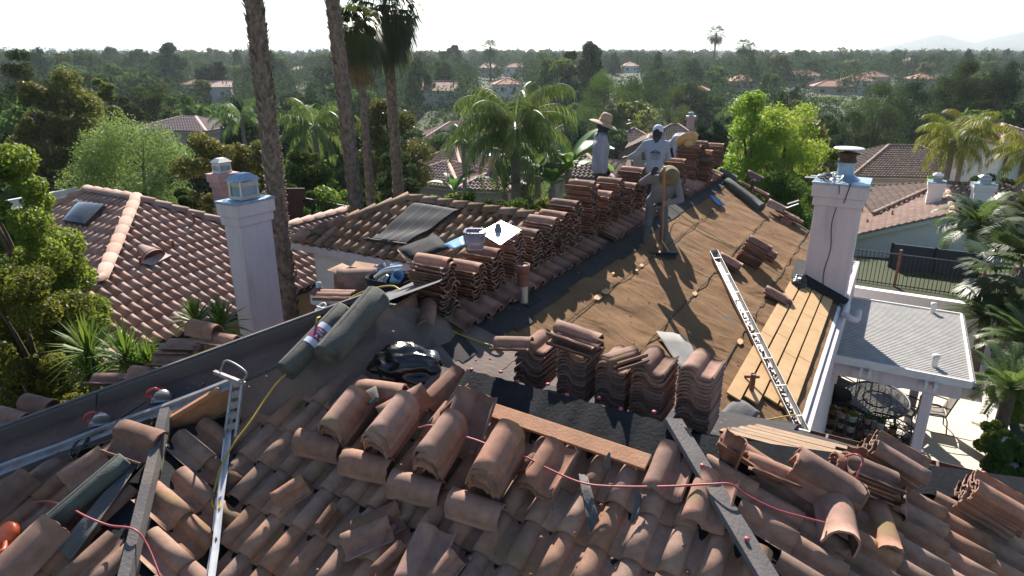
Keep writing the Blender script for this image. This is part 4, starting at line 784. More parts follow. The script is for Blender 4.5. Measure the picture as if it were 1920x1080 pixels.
tag(m.build('wire_coil', M_WHITE), 'tangled coil of white wire on the upper part of the grey board', 'wire')
m = MB()
for k in range(8):
    cc = pt(685 + random.uniform(-14, 14), 532 + random.uniform(-6, 8), 10.6); ax = perp(np.array([random.gauss(0, .6), random.gauss(0, .6), 1])); r_ = random.uniform(.05, .1); m.tube([cc + r_ * (math.cos(t_) * ax[0] + math.sin(t_) * ax[1]) for t_ in np.linspace(0, 6, 14)], .016, 5)
tag(m.build('cord_coil', M_BLACK), 'coil of black cord in front of the cardboard box', 'cord')
sheet('plastic_wrap', [pt(699, 530, 10.4), pt(716, 515, 10.5), pt(730, 520, 10.3), pt(718, 536, 10.2)], M_WMETAL, 'crumpled white wrapper in front of the black tote', 'wrapper', 6, 6, .05)
# hoses
hose('air_hose', [PL.at(594, 597, .36), PL.at(592, 615, .2), PL.at(588, 640, .06), PL.at(560, 680, .06), PL.at(525, 712, .08), PC.at(500, 745, .3), PC.at(470, 790, .26), PC.at(440, 830, .22), PC.at(416, 872, .18), PC.at(402, 920, .16), PC.at(398, 945, .15), PC.at(410, 955, .15), PC.at(414, 940, .15)], .011, M_YEL, 'yellow hose hanging over the grey board and down the left valley')
hose('air_hose', [PL.at(594, 597, .36), pt(625, 582, 9.3), pt(662, 556, 9.7), pt(700, 541, 9.7), pt(735, 536, 9.6), pt(752, 545, 9.4)], .012, M_YEL, 'yellow hose lying over the top of the grey board near the tote')
hose('air_hose', [PM.at(795, 585, .16), PM.at(815, 604, .1), PM.at(850, 622, .08), PM.at(895, 640, .08), PM.at(938, 656, .09), PF.at(965, 690, .1)], .012, M_YEL, 'yellow hose running from the ridge to the leftmost wing stack')
hose('air_hose', [PM.at(1338, 784, .1), PM.at(1380, 790, .09), PM.at(1430, 788, .09), PM.at(1470, 781, .16), PM.at(1492, 778, .2)], .010, M_YEL, 'yellow hose across the wood boards by the inside corner')
hose('hose', [PL.at(62, 942, .2), PL.at(90, 940, .17), PL.at(130, 952, .2), PL.at(165, 970, .25), PL.at(205, 985, .2), PL.at(250, 992, .25), PK.at(275, 1020, .2), PK.at(300, 1080, .15)], .0095, M_REDH, 'red hose crossing the raised left slope and its hip board')
hose('hose', [PC.at(785, 802, .42), PC.at(810, 798, .44), PC.at(850, 812, .40), PC.at(895, 826, .38), PC.at(930, 840, .40), PC.at(985, 857, .3), PC.at(1030, 880, .25), PC.at(1090, 905, .22), PC.at(1150, 912, .22), PC.at(1250, 912, .2), PC.at(1330, 908, .26), PR.at(1370, 908, .26), PR.at(1400, 928, .2), PR.at(1455, 955, .2), PR.at(1515, 972, .22), PR.at(1546, 980, .25)], .0095, M_REDH, 'red hose running across the barrel stacks to the right slope')
hose('hose', [PR.at(1583, 945, .3), PR.at(1596, 920, .34), PR.at(1610, 885, .5), PR.at(1618, 862, .58), PR.at(1604, 852, .58), PR.at(1585, 855, .4)], .0095, M_REDH, 'short red hose looped over the stack by the gutter')
hose('cord', [PC.at(752, 870, .36), PC.at(748, 900, .2), PC.at(735, 960, .15), PC.at(718, 1020, .15), PC.at(704, 1080, .15)], .005, M_REDH, 'thin pink cord hanging down the shaded near slope', 'cord')
hose('cord', [PM.at(1240, 372, .5), PM.at(1262, 392, .2), PM.at(1290, 412, .1), PM.at(1320, 432, .08), PM.at(1400, 478, .07), PM.at(1450, 510, .07), PM.at(1500, 535, .1), PM.at(1532, 552, .1)], .008, pm('green_cord', (.14, .26, .12), None, 5, .6), 'thin green cord running across the brown slope to the chimney', 'cord')
hose('cord', [PL.at(195, 810, .1), PL.at(150, 825, .1), PL.at(132, 848, .12), PL.at(140, 860, .12), PL.at(165, 820, .12), PL.at(160, 838, .1)], .01, M_BLACK, 'black power cord of the saw lower on the board', 'cord'); hose('cord', [PL.at(275, 752, .1), PL.at(245, 772, .1), PL.at(220, 790, .1), PL.at(216, 812, .12), PL.at(222, 818, .12)], .01, M_BLACK, 'black power cord of the saw higher on the board', 'cord')
hose('cord', [PL.at(182, 738, .36), PL.at(180, 760, .2), PL.at(178, 785, .1)], .008, M_BLACK, 'black cord hanging over the lower part of the grey board', 'cord')
# circular saws
def saw(label, P, X):
    X, Y, Z = axes(X, PL.n()); X, Y = Y, X; P = np.asarray(P, float); t = thing('circular_saw', label, 'circular saw', P, 0, .62)
    m = MB(); m.box(P + Z * .02, .34, .2, .012, X, Y, Z); m.build('base_plate', M_METAL, t, bevel=.004)
    m = MB(); m.lathe([(0, -.03), (.13, -.03), (.15, -.02), (.15, .03), (.13, .04), (0, .04)], P + X * .06 + Z * .1 + Y * .04, Y, 22); m.build('blade_guard', M_METAL, t, bevel=.003)
    m = MB(); m.lathe([(0, .0), (.05, 0), (.062, .02), (.06, .14), (.04, .17), (0, .17)], P + X * .04 + Z * .13 + Y * .05, -Y, 16); m.build('motor', M_RED2, t)
    m = MB(); m.tube(smooth_path([P + X * .03 + Z * .18, P - X * .05 + Z * .27, P - X * .17 + Z * .22, P - X * .22 + Z * .1, P - X * .12 + Z * .08]), .026, 10); m.build('handle', M_RED2, t)
    m = MB(); m.lathe([(0, .0), (.12, 0), (.12, .004), (0, .004)], P + X * .06 + Z * .07 + Y * .01, Y, 24); m.build('blade', M_WMETAL, t)
saw('red circular saw lying higher on the felt below the grey board', PL.at(303, 748, .03), VB + .9 * VA); saw('red circular saw lying lower on the felt below the grey board', PL.at(188, 792, .03), VB + 1.1 * VA)
# stepped metal bracket standing in the left valley
bp_ = PC.at(425, 800, .25); t = thing('metal_bracket', 'grey stepped metal bracket standing at the head of the left valley', 'bracket', bp_)
p0, p1 = PC.at(424, 812, .15), PC.at(436, 712, .55); q = VB * .16; m = MB()
for s in (0, 1): m.bar(p0 + q * s, p1 + q * s, .03, .03)
m.build('rail', M_FLASH, t); m = MB()
for i in range(5): c_ = p0 + (p1 - p0) * (i + .5) / 5; m.bar(c_, c_ + q + (p1 - p0) * .12, .07, .012, 0, VA)
m.build('step', M_FLASH, t); m = MB(); m.bar(p1 - VB * .3 + VZ * .02, p1 + VB * .2, .04, .04); m.tube(smooth_path([p1 + VB * .15, p1 + VB * .25 + VZ * .15, p1 - VB * .05 + VZ * .22, p1 - VB * .2 + VZ * .05]), .012, 7); m.build('top_arm', M_FLASH, t)
# orange reel at the left edge
op = PL.at(12, 1004, .2); t = thing('chalk_reel', 'orange plastic reel lying at the left edge of the roof', 'reel', op); m = MB(); m.lathe([(0, -.04), (.1, -.04), (.125, -.025), (.125, .025), (.1, .04), (.04, .05), (0, .05)], op, (-.3, -.6, .7), 22); m.build('body', M_ORANGE, t); m = MB(); m.tube(smooth_path([op + VB * .1 - VA * .05, op + VB * .2 - VA * .12, op + VB * .12 - VA * .2, op - VA * .12]), .022, 8); m.build('handle', M_ORANGE, t)
# trash bag
def crumple(label, P, sx, sy, sz, mat, name, cat, seed, X=VB, Y=VA):
    rg = np.random.default_rng(seed); nU, nW = 56, 30; dirs = rg.normal(size=(16, 3)); fr = rg.uniform(3, 9, 16); ph = rg.random(16) * 6; V = []
    for i in range(nW + 1):
        th = math.pi * i / nW
        for j in range(nU):
            a = 2 * math.pi * j / nU; d = np.array([math.sin(th) * math.cos(a), math.sin(th) * math.sin(a), math.cos(th)]); r_ = 1.0
            for k in range(16): r_ += .032 * (1 - 2 * abs(math.sin(fr[k] * .5 * (d @ dirs[k]) + ph[k])))
            z = d[2] * r_ * sz; V.append(P + X * d[0] * r_ * sx + Y * d[1] * r_ * sy + VZ * (max(z, -sz * .55) + sz * .55))
    Fs = [(i * nU + j, (i + 1) * nU + j, (i + 1) * nU + (j + 1) % nU, i * nU + (j + 1) % nU) for i in range(nW) for j in range(nU)]
    return tag(link(name, mkmesh(name, V, Fs, mat, None, True)), label, cat)
crumple('shiny black plastic trash bag lying behind the barrel stacks', PM.at(768, 715, .06), .56, .36, .31, M_PLASTICB, 'trash_bag', 'trash bag', 4)
# loose gutter lying across the brown slope
gp, gq = PM.at(1331, 470, .16), PM.at(1497, 812, .16); gd = (gq - gp) / np.linalg.norm(gq - gp); gs = np.cross(gd, nM); gs /= np.linalg.norm(gs)
t = thing('loose_gutter', 'long white metal gutter taken off and laid down the brown slope', 'gutter', gp); gutter_mesh(gp, gq, (-gs * .88 + nM * .47), .17, .10, 8).build('channel', pm('dull_gutter', (.46, .45, .44), (.34, .33, .315), 5, .55, metal=.2, c3=(.24, .19, .15), s3=3, t3=.6), t)
lf = MB()
for i in range(260):
    f = random.random() ** .6; c_ = gp + (gq - gp) * (.3 + .7 * f) - gs * random.uniform(.06, .15) + nM * random.uniform(-.06, -.01); lf.ball(c_, random.uniform(.008, .022), 5, 3)
o_ = lf.build('leaf_litter', pm('dry_litter', (.20, .12, .07), (.11, .07, .045), 30, .95), t); o_['kind'] = 'stuff'
# small things
sb = pt(1081, 452, 13.3); t = thing('spray_bottle', 'red bottle with a white cap standing between the ridge stacks', 'bottle', sb); m = MB(); m.lathe([(0, 0), (.085, 0), (.09, .02), (.09, .36), (.04, .44), (.04, .46)], sb - VZ * .1, VZ, 18); m.build('body', M_RUSTP, t); m = MB(); m.lathe([(.045, .45), (.05, .46), (.05, .56), (0, .57)], sb - VZ * .1, VZ, 14); m.build('cap', M_WHITE, t)
m = MB(); rp_ = PM.at(1463, 415, .02); m.lathe([(.0, .3), (.11, .3), (.12, .28), (.12, 0)], rp_, dM + .2 * VZ, 18); tag(m.build('pipe_end', M_RUSTP), 'short red brown pipe end lying below the far edge tiles', 'pipe')
t = thing('roof_bracket', 'white folded metal bracket standing on the far roof edge tiles', 'bracket', PM.at(1482, 390, .2)); m = MB(); b_ = PM.at(1482, 392, .2); m.bar(b_ - VB * .15, b_ + VB * .2 + VZ * .18, .12, .02); m.build('plate', M_WMETAL, t); m = MB(); m.bar(b_ - VB * .1 + VZ * .14, b_ + VB * .2 + VZ * .28, .05, .03); m.build('arm', M_WMETAL, t)
m = MB(); m.ball(PM.at(806, 636, .07), .03, 8, 5); tag(m.build('bottle_cap', MATS['blue_plastic']), 'tiny blue cap lying on the grey felt above the trash bag', 'cap')
# ------------------------------------------------------------------ people
M_SKIN = pm('skin', (.20, .11, .075), (.17, .09, .06), 12, .55); M_SHIRT1 = pm('grey_blue_shirt', (.27, .28, .33), (.22, .23, .28), 8, .85, .4, 14); M_SHIRT2 = pm('pale_blue_shirt', (.28, .32, .40), (.24, .28, .36), 8, .85, .4, 14)
M_SHIRT3 = pm('lavender_shirt', (.38, .37, .43), (.32, .31, .37), 8, .85, .4, 14); M_SHIRT4 = pm('dusty_grey_shirt', (.20, .195, .21), (.15, .145, .16), 8, .9, .4, 14)
M_PANT1 = pm('charcoal_trousers', (.045, .04, .042), (.03, .028, .03), 8, .9, .3, 14); M_PANT2 = pm('navy_trousers', (.03, .033, .045), (.02, .022, .03), 8, .9, .3, 14); M_PANT4 = pm('dusty_jeans', (.13, .135, .15), (.085, .09, .105), 6, .9, .3, 14)
M_BOOT = pm('tan_boot', (.22, .12, .06), (.15, .08, .04), 8, .8); M_GLOVE = pm('dark_glove', (.03, .03, .032), (.02, .02, .022), 8, .8); M_STRAW = pm('straw', (.52, .34, .16), (.42, .26, .11), 20, .8, .4, 60); M_STRAWL = pm('pale_straw', (.46, .36, .24), (.30, .20, .13), 3, .8, .4, 60, stretch=(.1, .1, 9))
M_CAP = pm('pale_cap', (.55, .56, .75), (.48, .5, .68), 10, .8); M_KHAKI = pm('khaki_hat', (.17, .14, .08), (.12, .10, .055), 10, .9, .3, 40); M_GAITER = pm('dark_gaiter', (.035, .042, .055), (.025, .03, .04), 10, .9); M_HAIR = pm('dark_hair', (.015, .012, .01), None, 10, .7); M_PRINT = pm('print', (.035, .04, .06), None, 10, .8)
def fuse(name, parts, voxel, mat, parent, smooth_n=4):
    """one continuous surface grown round tapered limbs; parts: ('c', p, q, r1, r2) limbs, ('e', centre, (rx, ry, rz)[, axes]) masses"""
    m = MB()
    for q in parts:
        if q[0] == 'c':
            _, p, r_, a, b = q; p = np.asarray(p, float); r_ = np.asarray(r_, float); d = r_ - p; L = np.linalg.norm(d) + 1e-6; pr = []
            for t in np.linspace(0, math.pi / 2, 5)[:-1]: pr.append((a * math.sin(t), -a * math.cos(t)))
            pr.append((a, 0)); pr += [(a + (b - a) * f, L * f) for f in (.33, .66)]; pr.append((b, L))
            for t in np.linspace(0, math.pi / 2, 5)[1:]: pr.append((max(b * math.cos(t), 1e-4), L + b * math.sin(t)))
            m.lathe(pr, p, d, 14)
        else:
            m.ball(q[1], 1.0, 16, 10, 0, q[2])
    me = mkmesh(name + '_raw', m.V, m.F, mat); o = bpy.data.objects.new(name + '_raw', me); COL.objects.link(o)
    md = o.modifiers.new('r', 'REMESH'); md.mode = 'VOXEL'; md.voxel_size = voxel; md.use_smooth_shade = True
    ms = o.modifiers.new('s', 'SMOOTH'); ms.factor = .5; ms.iterations = smooth_n
    dg = bpy.context.evaluated_depsgraph_get(); ev = o.evaluated_get(dg); out = bpy.data.meshes.new_from_object(ev); out.name = name
    bpy.data.objects.remove(o, do_unlink=True); bpy.data.meshes.remove(me)
    out.materials.clear(); out.materials.append(mat); out.polygons.foreach_set('use_smooth', np.full(len(out.polygons), True)); return link(name, out, parent, False)
def V3(*a): return np.array(a, float)
def hand(W, Fd, Pn, side, curl=.6):
    """palm and five fingers: W wrist, Fd direction of the fingers, Pn palm normal; fingers curl towards Pn"""
    Fd = Fd / np.linalg.norm(Fd); Pn = Pn - Fd * (Pn @ Fd); Pn /= np.linalg.norm(Pn); S = np.cross(Fd, Pn) * side; out = [('c', W, W + Fd * .05, .027, .033), ('c', W + Fd * .05 - S * .022, W + Fd * .085 - S * .03, .02, .014), ('c', W + Fd * .05 + S * .022, W + Fd * .085 + S * .03, .02, .014), ('c', W + Fd * .03, W + Fd * .09, .026, .018)]
    for i, (o_, L) in enumerate(((-.033, .062), (-.011, .075), (.011, .08), (.033, .07))):
        p = W + Fd * .09 + S * o_; d = Fd
        for j, f in enumerate((.45, .33, .24)):
            c = curl * (1 + .12 * i) * (j + .5) * .55; dd = Fd * math.cos(c) + Pn * math.sin(c); q = p + dd * L * f; out.append(('c', p, q, .0095 - .001 * j, .0088 - .001 * j)); p = q
    p = W + Fd * .03 + S * .032; q = p + (Fd * .6 + S * .7 + Pn * .35) * .035; out += [('c', p, q, .013, .011), ('c', q, q + (Fd * .8 + S * .2 + Pn * .6) * .032, .0105, .009)]
    return out
def person(label, loc, rz, sc, J, mats, hat=None, glove=False, lean=(0, 0), gaiter=False, logo=False):
    """J: joints in metres, x to the figure's right, y ahead, z up: hip, chest, neck, head, and for L/R: sh el wr kn an; hd: facing"""
    t = thing('person', label, 'person', loc, rz, sc); J = {k: np.asarray(v, float) for k, v in J.items()}
    face = J['face'] / np.linalg.norm(J['face']); up = J['head'] - J['neck']; up /= np.linalg.norm(up); face = face - up * (face @ up); face /= np.linalg.norm(face); side = np.cross(face, up)
    H = J['head']; b = []
    tors = lambda f: J['hip'] + (J['chest'] - J['hip']) * f
    spread = J['shR'] - J['shL']; sx = spread / np.linalg.norm(spread); hx = J['hpR'] - J['hpL']; hx /= np.linalg.norm(hx)
    def torso(g):
        o = [('c', J['hip'] - hx * .07, J['hip'] + hx * .07, .115 + g, .115 + g), ('c', J['hip'] - hx * .05, tors(.5) - sx * .05, .11 + g, .108 + g), ('c', J['hip'] + hx * .05, tors(.5) + sx * .05, .11 + g, .108 + g), ('c', tors(.5) - sx * .05, J['chest'] - sx * .08, .108 + g, .118 + g), ('c', tors(.5) + sx * .05, J['chest'] + sx * .08, .108 + g, .118 + g), ('c', J['chest'] - sx * .08, J['chest'] + sx * .08, .115 + g, .115 + g), ('c', J['chest'], J['neck'], .11 + g, .058 + g), ('c', J['shL'], J['neck'], .062 + g, .05 + g), ('c', J['shR'], J['neck'], .062 + g, .05 + g), ('c', J['shL'], J['chest'] - sx * .06, .066 + g, .1 + g), ('c', J['shR'], J['chest'] + sx * .06, .066 + g, .1 + g)]
        return o
    def arms(g, to=1.):
        o = []
        for s in 'LR': o += [('c', J['sh' + s], J['el' + s], .056 + g, .043 + g), ('c', J['el' + s], J['el' + s] + (J['wr' + s] - J['el' + s]) * to, .043 + g, .029 + g)]
        return o
    def legs(g, to=1.):
        o = []
        for s in 'LR': o += [('c', J['hp' + s], J['kn' + s], .088 + g, .06 + g), ('c', J['kn' + s], J['kn' + s] + (J['an' + s] - J['kn' + s]) * .3, .06 + g, .061 + g), ('c', J['kn' + s] + (J['an' + s] - J['kn' + s]) * .3, J['kn' + s] + (J['an' + s] - J['kn' + s]) * to, .061 + g, .042 + g)]
        return o
    b += torso(0) + arms(0) + legs(0) + [('c', J['neck'], H - up * .05, .055, .055), ('c', H + up * .03 - face * .012, H + up * .03 - face * .012, .098, .098), ('c', H - up * .06 + face * .02, H + up * .02 + face * .01, .058, .078), ('c', H - up * .095 + face * .045, H - up * .06 + face * .05, .03, .04), ('c', H + up * .02 + face * .095, H - up * .025 + face * .112, .010, .017), ('c', H - up * .055 + face * .085 - side * .018, H - up * .055 + face * .085 + side * .018, .012, .012), ('c', H + side * .09 + up * .02, H + side * .095 - up * .025, .016, .012), ('c', H - side * .09 + up * .02, H - side * .095 - up * .025, .016, .012)]
    hd = []
    for s, sg in (('L', -1), ('R', 1)):
        d = J.get('hf' + s, J['wr' + s] - J['el' + s]); pn = J.get('pn' + s, V3(-sg, 0, 0)); hd.append(hand(J['wr' + s], d, pn, -sg, .9 if ('hf' + s) in J else .55))
        f = J['an' + s]; fd = J.get('ft' + s, V3(0, 1, 0)); fd = fd / np.linalg.norm(fd); b += [('c', f, f - VZ * .03 - fd * .04, .04, .04), ('c', f - VZ * .045 - fd * .04, f - VZ * .06 + fd * .14, .038, .03)]
    b += hd[0] + hd[1]
    bo = fuse('body', b, .0085, M_SKIN, t, 3)
    fuse('shirt', [q for q in torso(.022)] + [('c', J['hip'] - hx * .08 - VZ * .05, J['hip'] + hx * .08 - VZ * .05, .128, .128)] + arms(.018, .93), .016, mats[0], t, 3)
    fuse('trousers', [('c', J['hip'] - hx * .06, J['hip'] + hx * .06, .122, .122)] + legs(.02, .95), .016, mats[1], t, 3)
    for i, s in enumerate('LR'):
        f = J['an' + s]; fd = J.get('ft' + s, V3(0, 1, 0)); fd = fd / np.linalg.norm(fd); fuse('boot', [('c', f + VZ * .04, f - VZ * .03, .054, .056), ('c', f - VZ * .045 - fd * .045, f - VZ * .055 + fd * .15, .05, .043)], .012, M_BOOT, t, 2)
        if glove: fuse('glove', [(q[0], q[1], q[2], q[3] + .005, q[4] + .005) for q in hd[i]] + [('c', J['wr' + s], J['wr' + s] - (J['wr' + s] - J['el' + s]) * .15, .036, .04)], .008, M_GLOVE, t, 2)
    m = MB()
    for s in (-1, 1): m.ball(H + face * .082 + side * .033 * s + up * .022, .011, 8, 6)
    m.build('eyes', M_WHITE, t, False)
    fuse('hair', [('c', H + up * .04 - face * .025, H + up * .04 - face * .025, .1, .1), ('c', H - face * .05 - up * .03, H - face * .05 + up * .03, .07, .08)], .012, M_HAIR, t, 2)
    if gaiter: fuse('neck_gaiter', [('c', J['neck'] - up * .02, H - up * .05, .085, .088), ('c', H - up * .06 + face * .01, H - up * .02 + face * .005, .092, .1), ('c', H - up * .05 + face * .04, H - up * .02 + face * .045, .06, .07)], .012, M_GAITER, t, 3)
    if hat:
        kind, hm, tilt = hat; hz = up + face * tilt; hz /= np.linalg.norm(hz); o = H + up * .045 - face * .01; m = MB()
        if kind == 'straw':
            m.lathe([(.0, .165), (.06, .163), (.088, .145), (.1, .1), (.108, .02), (.115, .0), (.20, -.012), (.26, -.04), (.262, -.046), (.20, -.02), (.11, -.008)], o, hz, 30); m.build('straw_hat', hm, t, False); m = MB(); m.lathe([(.1095, .015), (.106, .05), (.104, .05)], o, hz, 30); m.build('hat_band', M_OWOOD, t, False)
        elif kind == 'bucket':
            m.lathe([(0, .125), (.06, .12), (.095, .09), (.108, .02), (.112, .0), (.15, -.03), (.19, -.07), (.186, -.072), (.15, -.038), (.11, -.008)], o, hz, 26); m.build('bucket_hat', hm, t, False)
        else:
            m.lathe([(0, .125), (.05, .118), (.085, .09), (.105, .045), (.112, .0), (.108, -.02)], o, hz, 24); m.build('cap', hm, t, False); m = MB(); pts = [o + face * (.1 + .09 * math.cos(a)) + np.cross(hz, face) * .085 * math.sin(a) * 1.1 - hz * .01 for a in np.linspace(-1.5, 1.5, 9)]; m.poly(pts, .008, -hz); m.build('cap_peak', hm, t, False)
    if logo:                                   # printed on the back: three peaks, a number and small lines of lettering
        upb = J['neck'] - J['hip']; upb /= np.linalg.norm(upb); bk = np.cross(upb, sx); bk /= np.linalg.norm(bk); bk = bk if bk[1] < 0 else -bk; c = J['chest'] + bk * .152 - upb * .02; m = MB(); rt = np.cross(upb, -bk); rt = rt if rt[0] > 0 else -rt
        def q(x, y, d=0.): return c + rt * x + upb * y + bk * (d - 1.2 * x * x)
        for x0, y0, wd in ((-.055, .03, .06), (.0, .055, .085), (.055, .025, .06)):
            m.add([q(x0 - wd, -.02), q(x0, y0), q(x0 + .004, y0 - .018), q(x0 - wd + .022, -.02)], [(0, 1, 2, 3)]); m.add([q(x0 + wd, -.02), q(x0, y0), q(x0 - .004, y0 - .018), q(x0 + wd - .022, -.02)], [(0, 1, 2, 3)])
        for x0 in (-.05, -.01, .03, .06): m.add([q(x0 - .014, -.02), q(x0 + .004, .012), q(x0 + .014, -.02)], [(0, 1, 2)])
        x = -.1; rg = np.random.default_rng(5)
        for y, h, x0, x1 in ((-.045, .012, -.105, .105), (-.125, .013, -.09, .09), (-.15, .008, -.07, .06)):
            x = x0
            while x < x1:
                wd = rg.uniform(.006, .013); m.add([q(x, y), q(x + wd, y), q(x + wd, y + h), q(x, y + h)], [(0, 1, 2, 3)]); x += wd + rg.choice((.004, .004, .012))
        m.build('back_print', M_PRINT, t, False)
        fc = bpy.data.curves.new('number', 'FONT'); fc.body = '-78-7873'; fc.size = .052; fc.align_x = 'CENTER'; fo = bpy.data.objects.new('number', fc); COL.objects.link(fo); dg = bpy.context.evaluated_depsgraph_get(); nm = bpy.data.meshes.new_from_object(fo.evaluated_get(dg)); bpy.data.objects.remove(fo, do_unlink=True)
        nm.materials.clear(); nm.materials.append(M_PRINT); no = link('printed_number', nm, t, False); X_, Z_ = rt, bk; Y_ = np.cross(Z_, X_); pp = q(0, -.095, .004); no.matrix_basis = frame(X_, Y_, Z_, pp)
    return t
def onridge(u, b, z):      # point with the given b and z seen in column u
    best = min(np.linspace(6.5, 24, 3500), key=lambda q: abs(960 + F * AB(q, b, 0)[0] / (AB(q, b, 0)[1] * cP - z * sP) - u)); return AB(best, b, z)
# standing watcher in the straw hat, looking right
J1 = dict(hip=(0, 0, .95), chest=(0, .01, 1.27), neck=(0, .01, 1.46), head=(.0, .05, 1.62), face=(.35, 1, -.08), hpL=(-.09, 0, .93), hpR=(.09, 0, .93), shL=(-.2, 0, 1.41), shR=(.2, 0, 1.41), elL=(-.26, .0, 1.12), elR=(.25, -.03, 1.12), wrL=(-.24, .14, .88), wrR=(.25, .03, .86), knL=(-.1, .05, .5), knR=(.1, .02, .5), anL=(-.11, 0, .09), anR=(.11, 0, .09))
P1 = onridge(1120, -6.1, -3.72); person('person in a wide straw hat and grey shirt standing upright behind the ridge stacks', P1, R(-86), 1.36, J1, (M_SHIRT1, M_PANT1), ('straw', M_STRAWL, .12), True, gaiter=True)
# worker seen from behind in the pale cap
J2 = dict(hip=(0, 0, .95), chest=(-.01, .04, 1.26), neck=(-.0, .05, 1.46), head=(.02, .09, 1.62), face=(.2, 1, -.15), hpL=(-.09, 0, .93), hpR=(.09, 0, .93), shL=(-.2, .02, 1.40), shR=(.2, .05, 1.40), elL=(-.38, .08, 1.19), elR=(.27, .12, 1.13), wrL=(-.56, .2, 1.08), wrR=(.2, .36, 1.1), knL=(-.1, .06, .5), knR=(.12, .02, .5), anL=(-.12, 0, .09), anR=(.13, -.02, .09), hfL=(-.8, .5, .1), pnL=(.2, .3, -1))
P2 = onridge(1221, -4.95, -3.52); person('person seen from behind in a pale cap and light blue shirt with a printed back', P2, R(-12), 1.13, J2, (M_SHIRT2, M_PANT2), ('cap', M_CAP, .0), False, gaiter=True, logo=True)
stack('the small curved stack the worker in the pale cap reaches for', P2 + np.array([-.95, .55, 1.05]), VA + .2 * VB, 5, sp=.04, kind='r', stuff=True); 
# bending worker, hat towards us
J3 = dict(hip=(0, -.12, .93), chest=(.0, .22, 1.12), neck=(0, .38, 1.16), head=(0, .52, 1.10), face=(0, .5, -1), hpL=(-.09, -.12, .91), hpR=(.09, -.12, .91), shL=(-.19, .34, 1.13), shR=(.19, .34, 1.13), elL=(-.22, .42, .86), elR=(.22, .42, .86), wrL=(-.2, .5, .62), wrR=(.2, .5, .62), knL=(-.12, .02, .5), knR=(.12, .02, .5), anL=(-.14, -.08, .09), anR=(.14, -.08, .09))
P3 = onridge(1263, -5.75, -3.6); person('person bending forward over the far ridge stacks in a tan straw hat', P3, R(-168), 1.2, J3, (M_SHIRT3, M_PANT2), ('straw', M_STRAW, .25))
# worker with the push broom, facing us, leaning
J4 = dict(hip=(0, 0, .90), chest=(-.10, .10, 1.17), neck=(-.16, .2, 1.34), head=(-.2, .32, 1.42), face=(-.25, .75, -.75), hpL=(-.09, 0, .88), hpR=(.09, 0, .88), shL=(-.32, .10, 1.26), shR=(.06, .2, 1.34), elL=(-.42, .26, 1.0), elR=(.28, .3, 1.28), wrL=(-.10, .42, .93), wrR=(.10, .46, 1.46), knL=(-.16, .12, .48), knR=(.14, .1, .48), anL=(-.16, -.1, .09), anR=(.2, .02, .09), ftR=(.5, 1, 0), ftL=(-.2, 1, 0), hfL=(.7, .3, .1), pnL=(.1, .2, -1), hfR=(-.4, .3, .8), pnR=(-.3, -.8, 0))
pA = PM.at(1228, 468, .0); pB4 = PM.at(1226, 466, 0); person('person in a khaki bucket hat and dusty clothes pushing a broom down the felt', pB4, R(165), 1.13, J4, (M_SHIRT4, M_PANT4), ('bucket', M_KHAKI, .1), True, gaiter=False)
bh = PM.at(1240, 478, .05); th = pt(1246, 312, np.linalg.norm([1]) * 12.55); t = thing('push_broom', 'wooden handled push broom with a wide black head on the felt', 'broom', bh)
m = MB(); m.tube([bh + VZ * .05, th], .024, 10); m.build('handle', pm('broom_wood', (.34, .16, .08), (.26, .12, .06), 6, .6), t); m = MB(); Xh = VB * .9 + VA * .5; Xh /= np.linalg.norm(Xh); Yh = np.cross(nM, Xh); m.box(bh + nM * .05, .62, .11, .07, Xh, Yh, nM); m.build('head', M_BLACK, t, bevel=.01)
m = MB(); m.add([bh + Xh * i * .3 + Yh * j * k_ + nM * z for z, k_ in ((.02, .06), (-.05, .1)) for i, j in ((-1, -1), (1, -1), (1, 1), (-1, 1))], [(0, 1, 5, 4), (1, 2, 6, 5), (2, 3, 7, 6), (3, 0, 4, 7), (4, 5, 6, 7)]); m.build('bristles', M_GLOVE, t); m = MB(); m.bar(bh + nM * .08 - Xh * .12, bh + (th - bh) * .18, .02, .02); m.bar(bh + nM * .08 + Xh * .12, bh + (th - bh) * .18, .02, .02); m.build('brace', M_METAL, t)
# ------------------------------------------------------------------ ground and hills
TY = [-80, 22, 30, 45, 78, 100, 130, 190, 230, 330, 500, 900, 2000, 9000]; TZ = [-9.2, -9.2, -10.5, -13, -16.8, -19, -21.5, -14.5, -15, -9.5, -8, -6, 0, 0]
def terr(x, y):
    x = np.asarray(x, float); y = np.asarray(y, float); f = np.clip((y - 60) / 200, 0, 1)
    return np.interp(y, TY, TZ) + f * (1.6 * np.sin(x * .021 + 1) + 1.3 * np.sin(x * .047 + y * .013) + .8 * np.sin(y * .031 + x * .009))
ys = np.concatenate([np.linspace(-60, 60, 40), np.geomspace(63, 7000, 110)]); us = np.linspace(-1.7, 1.7, 130)
gy, gu = np.meshgrid(ys, us, indexing='ij'); gx = gu * (np.abs(gy) * .75 + 45); gz = terr(gx, gy)
i_ = np.arange(gx.size).reshape(gx.shape); Q = np.stack([i_[:-1, :-1], i_[:-1, 1:], i_[1:, 1:], i_[1:, :-1]], -1).reshape(-1, 4)
tag(link('ground', mkmesh('ground', np.stack([gx, gy, gz - .05], -1).reshape(-1, 3), Q, M_GROUND, None, True)), kind='structure')
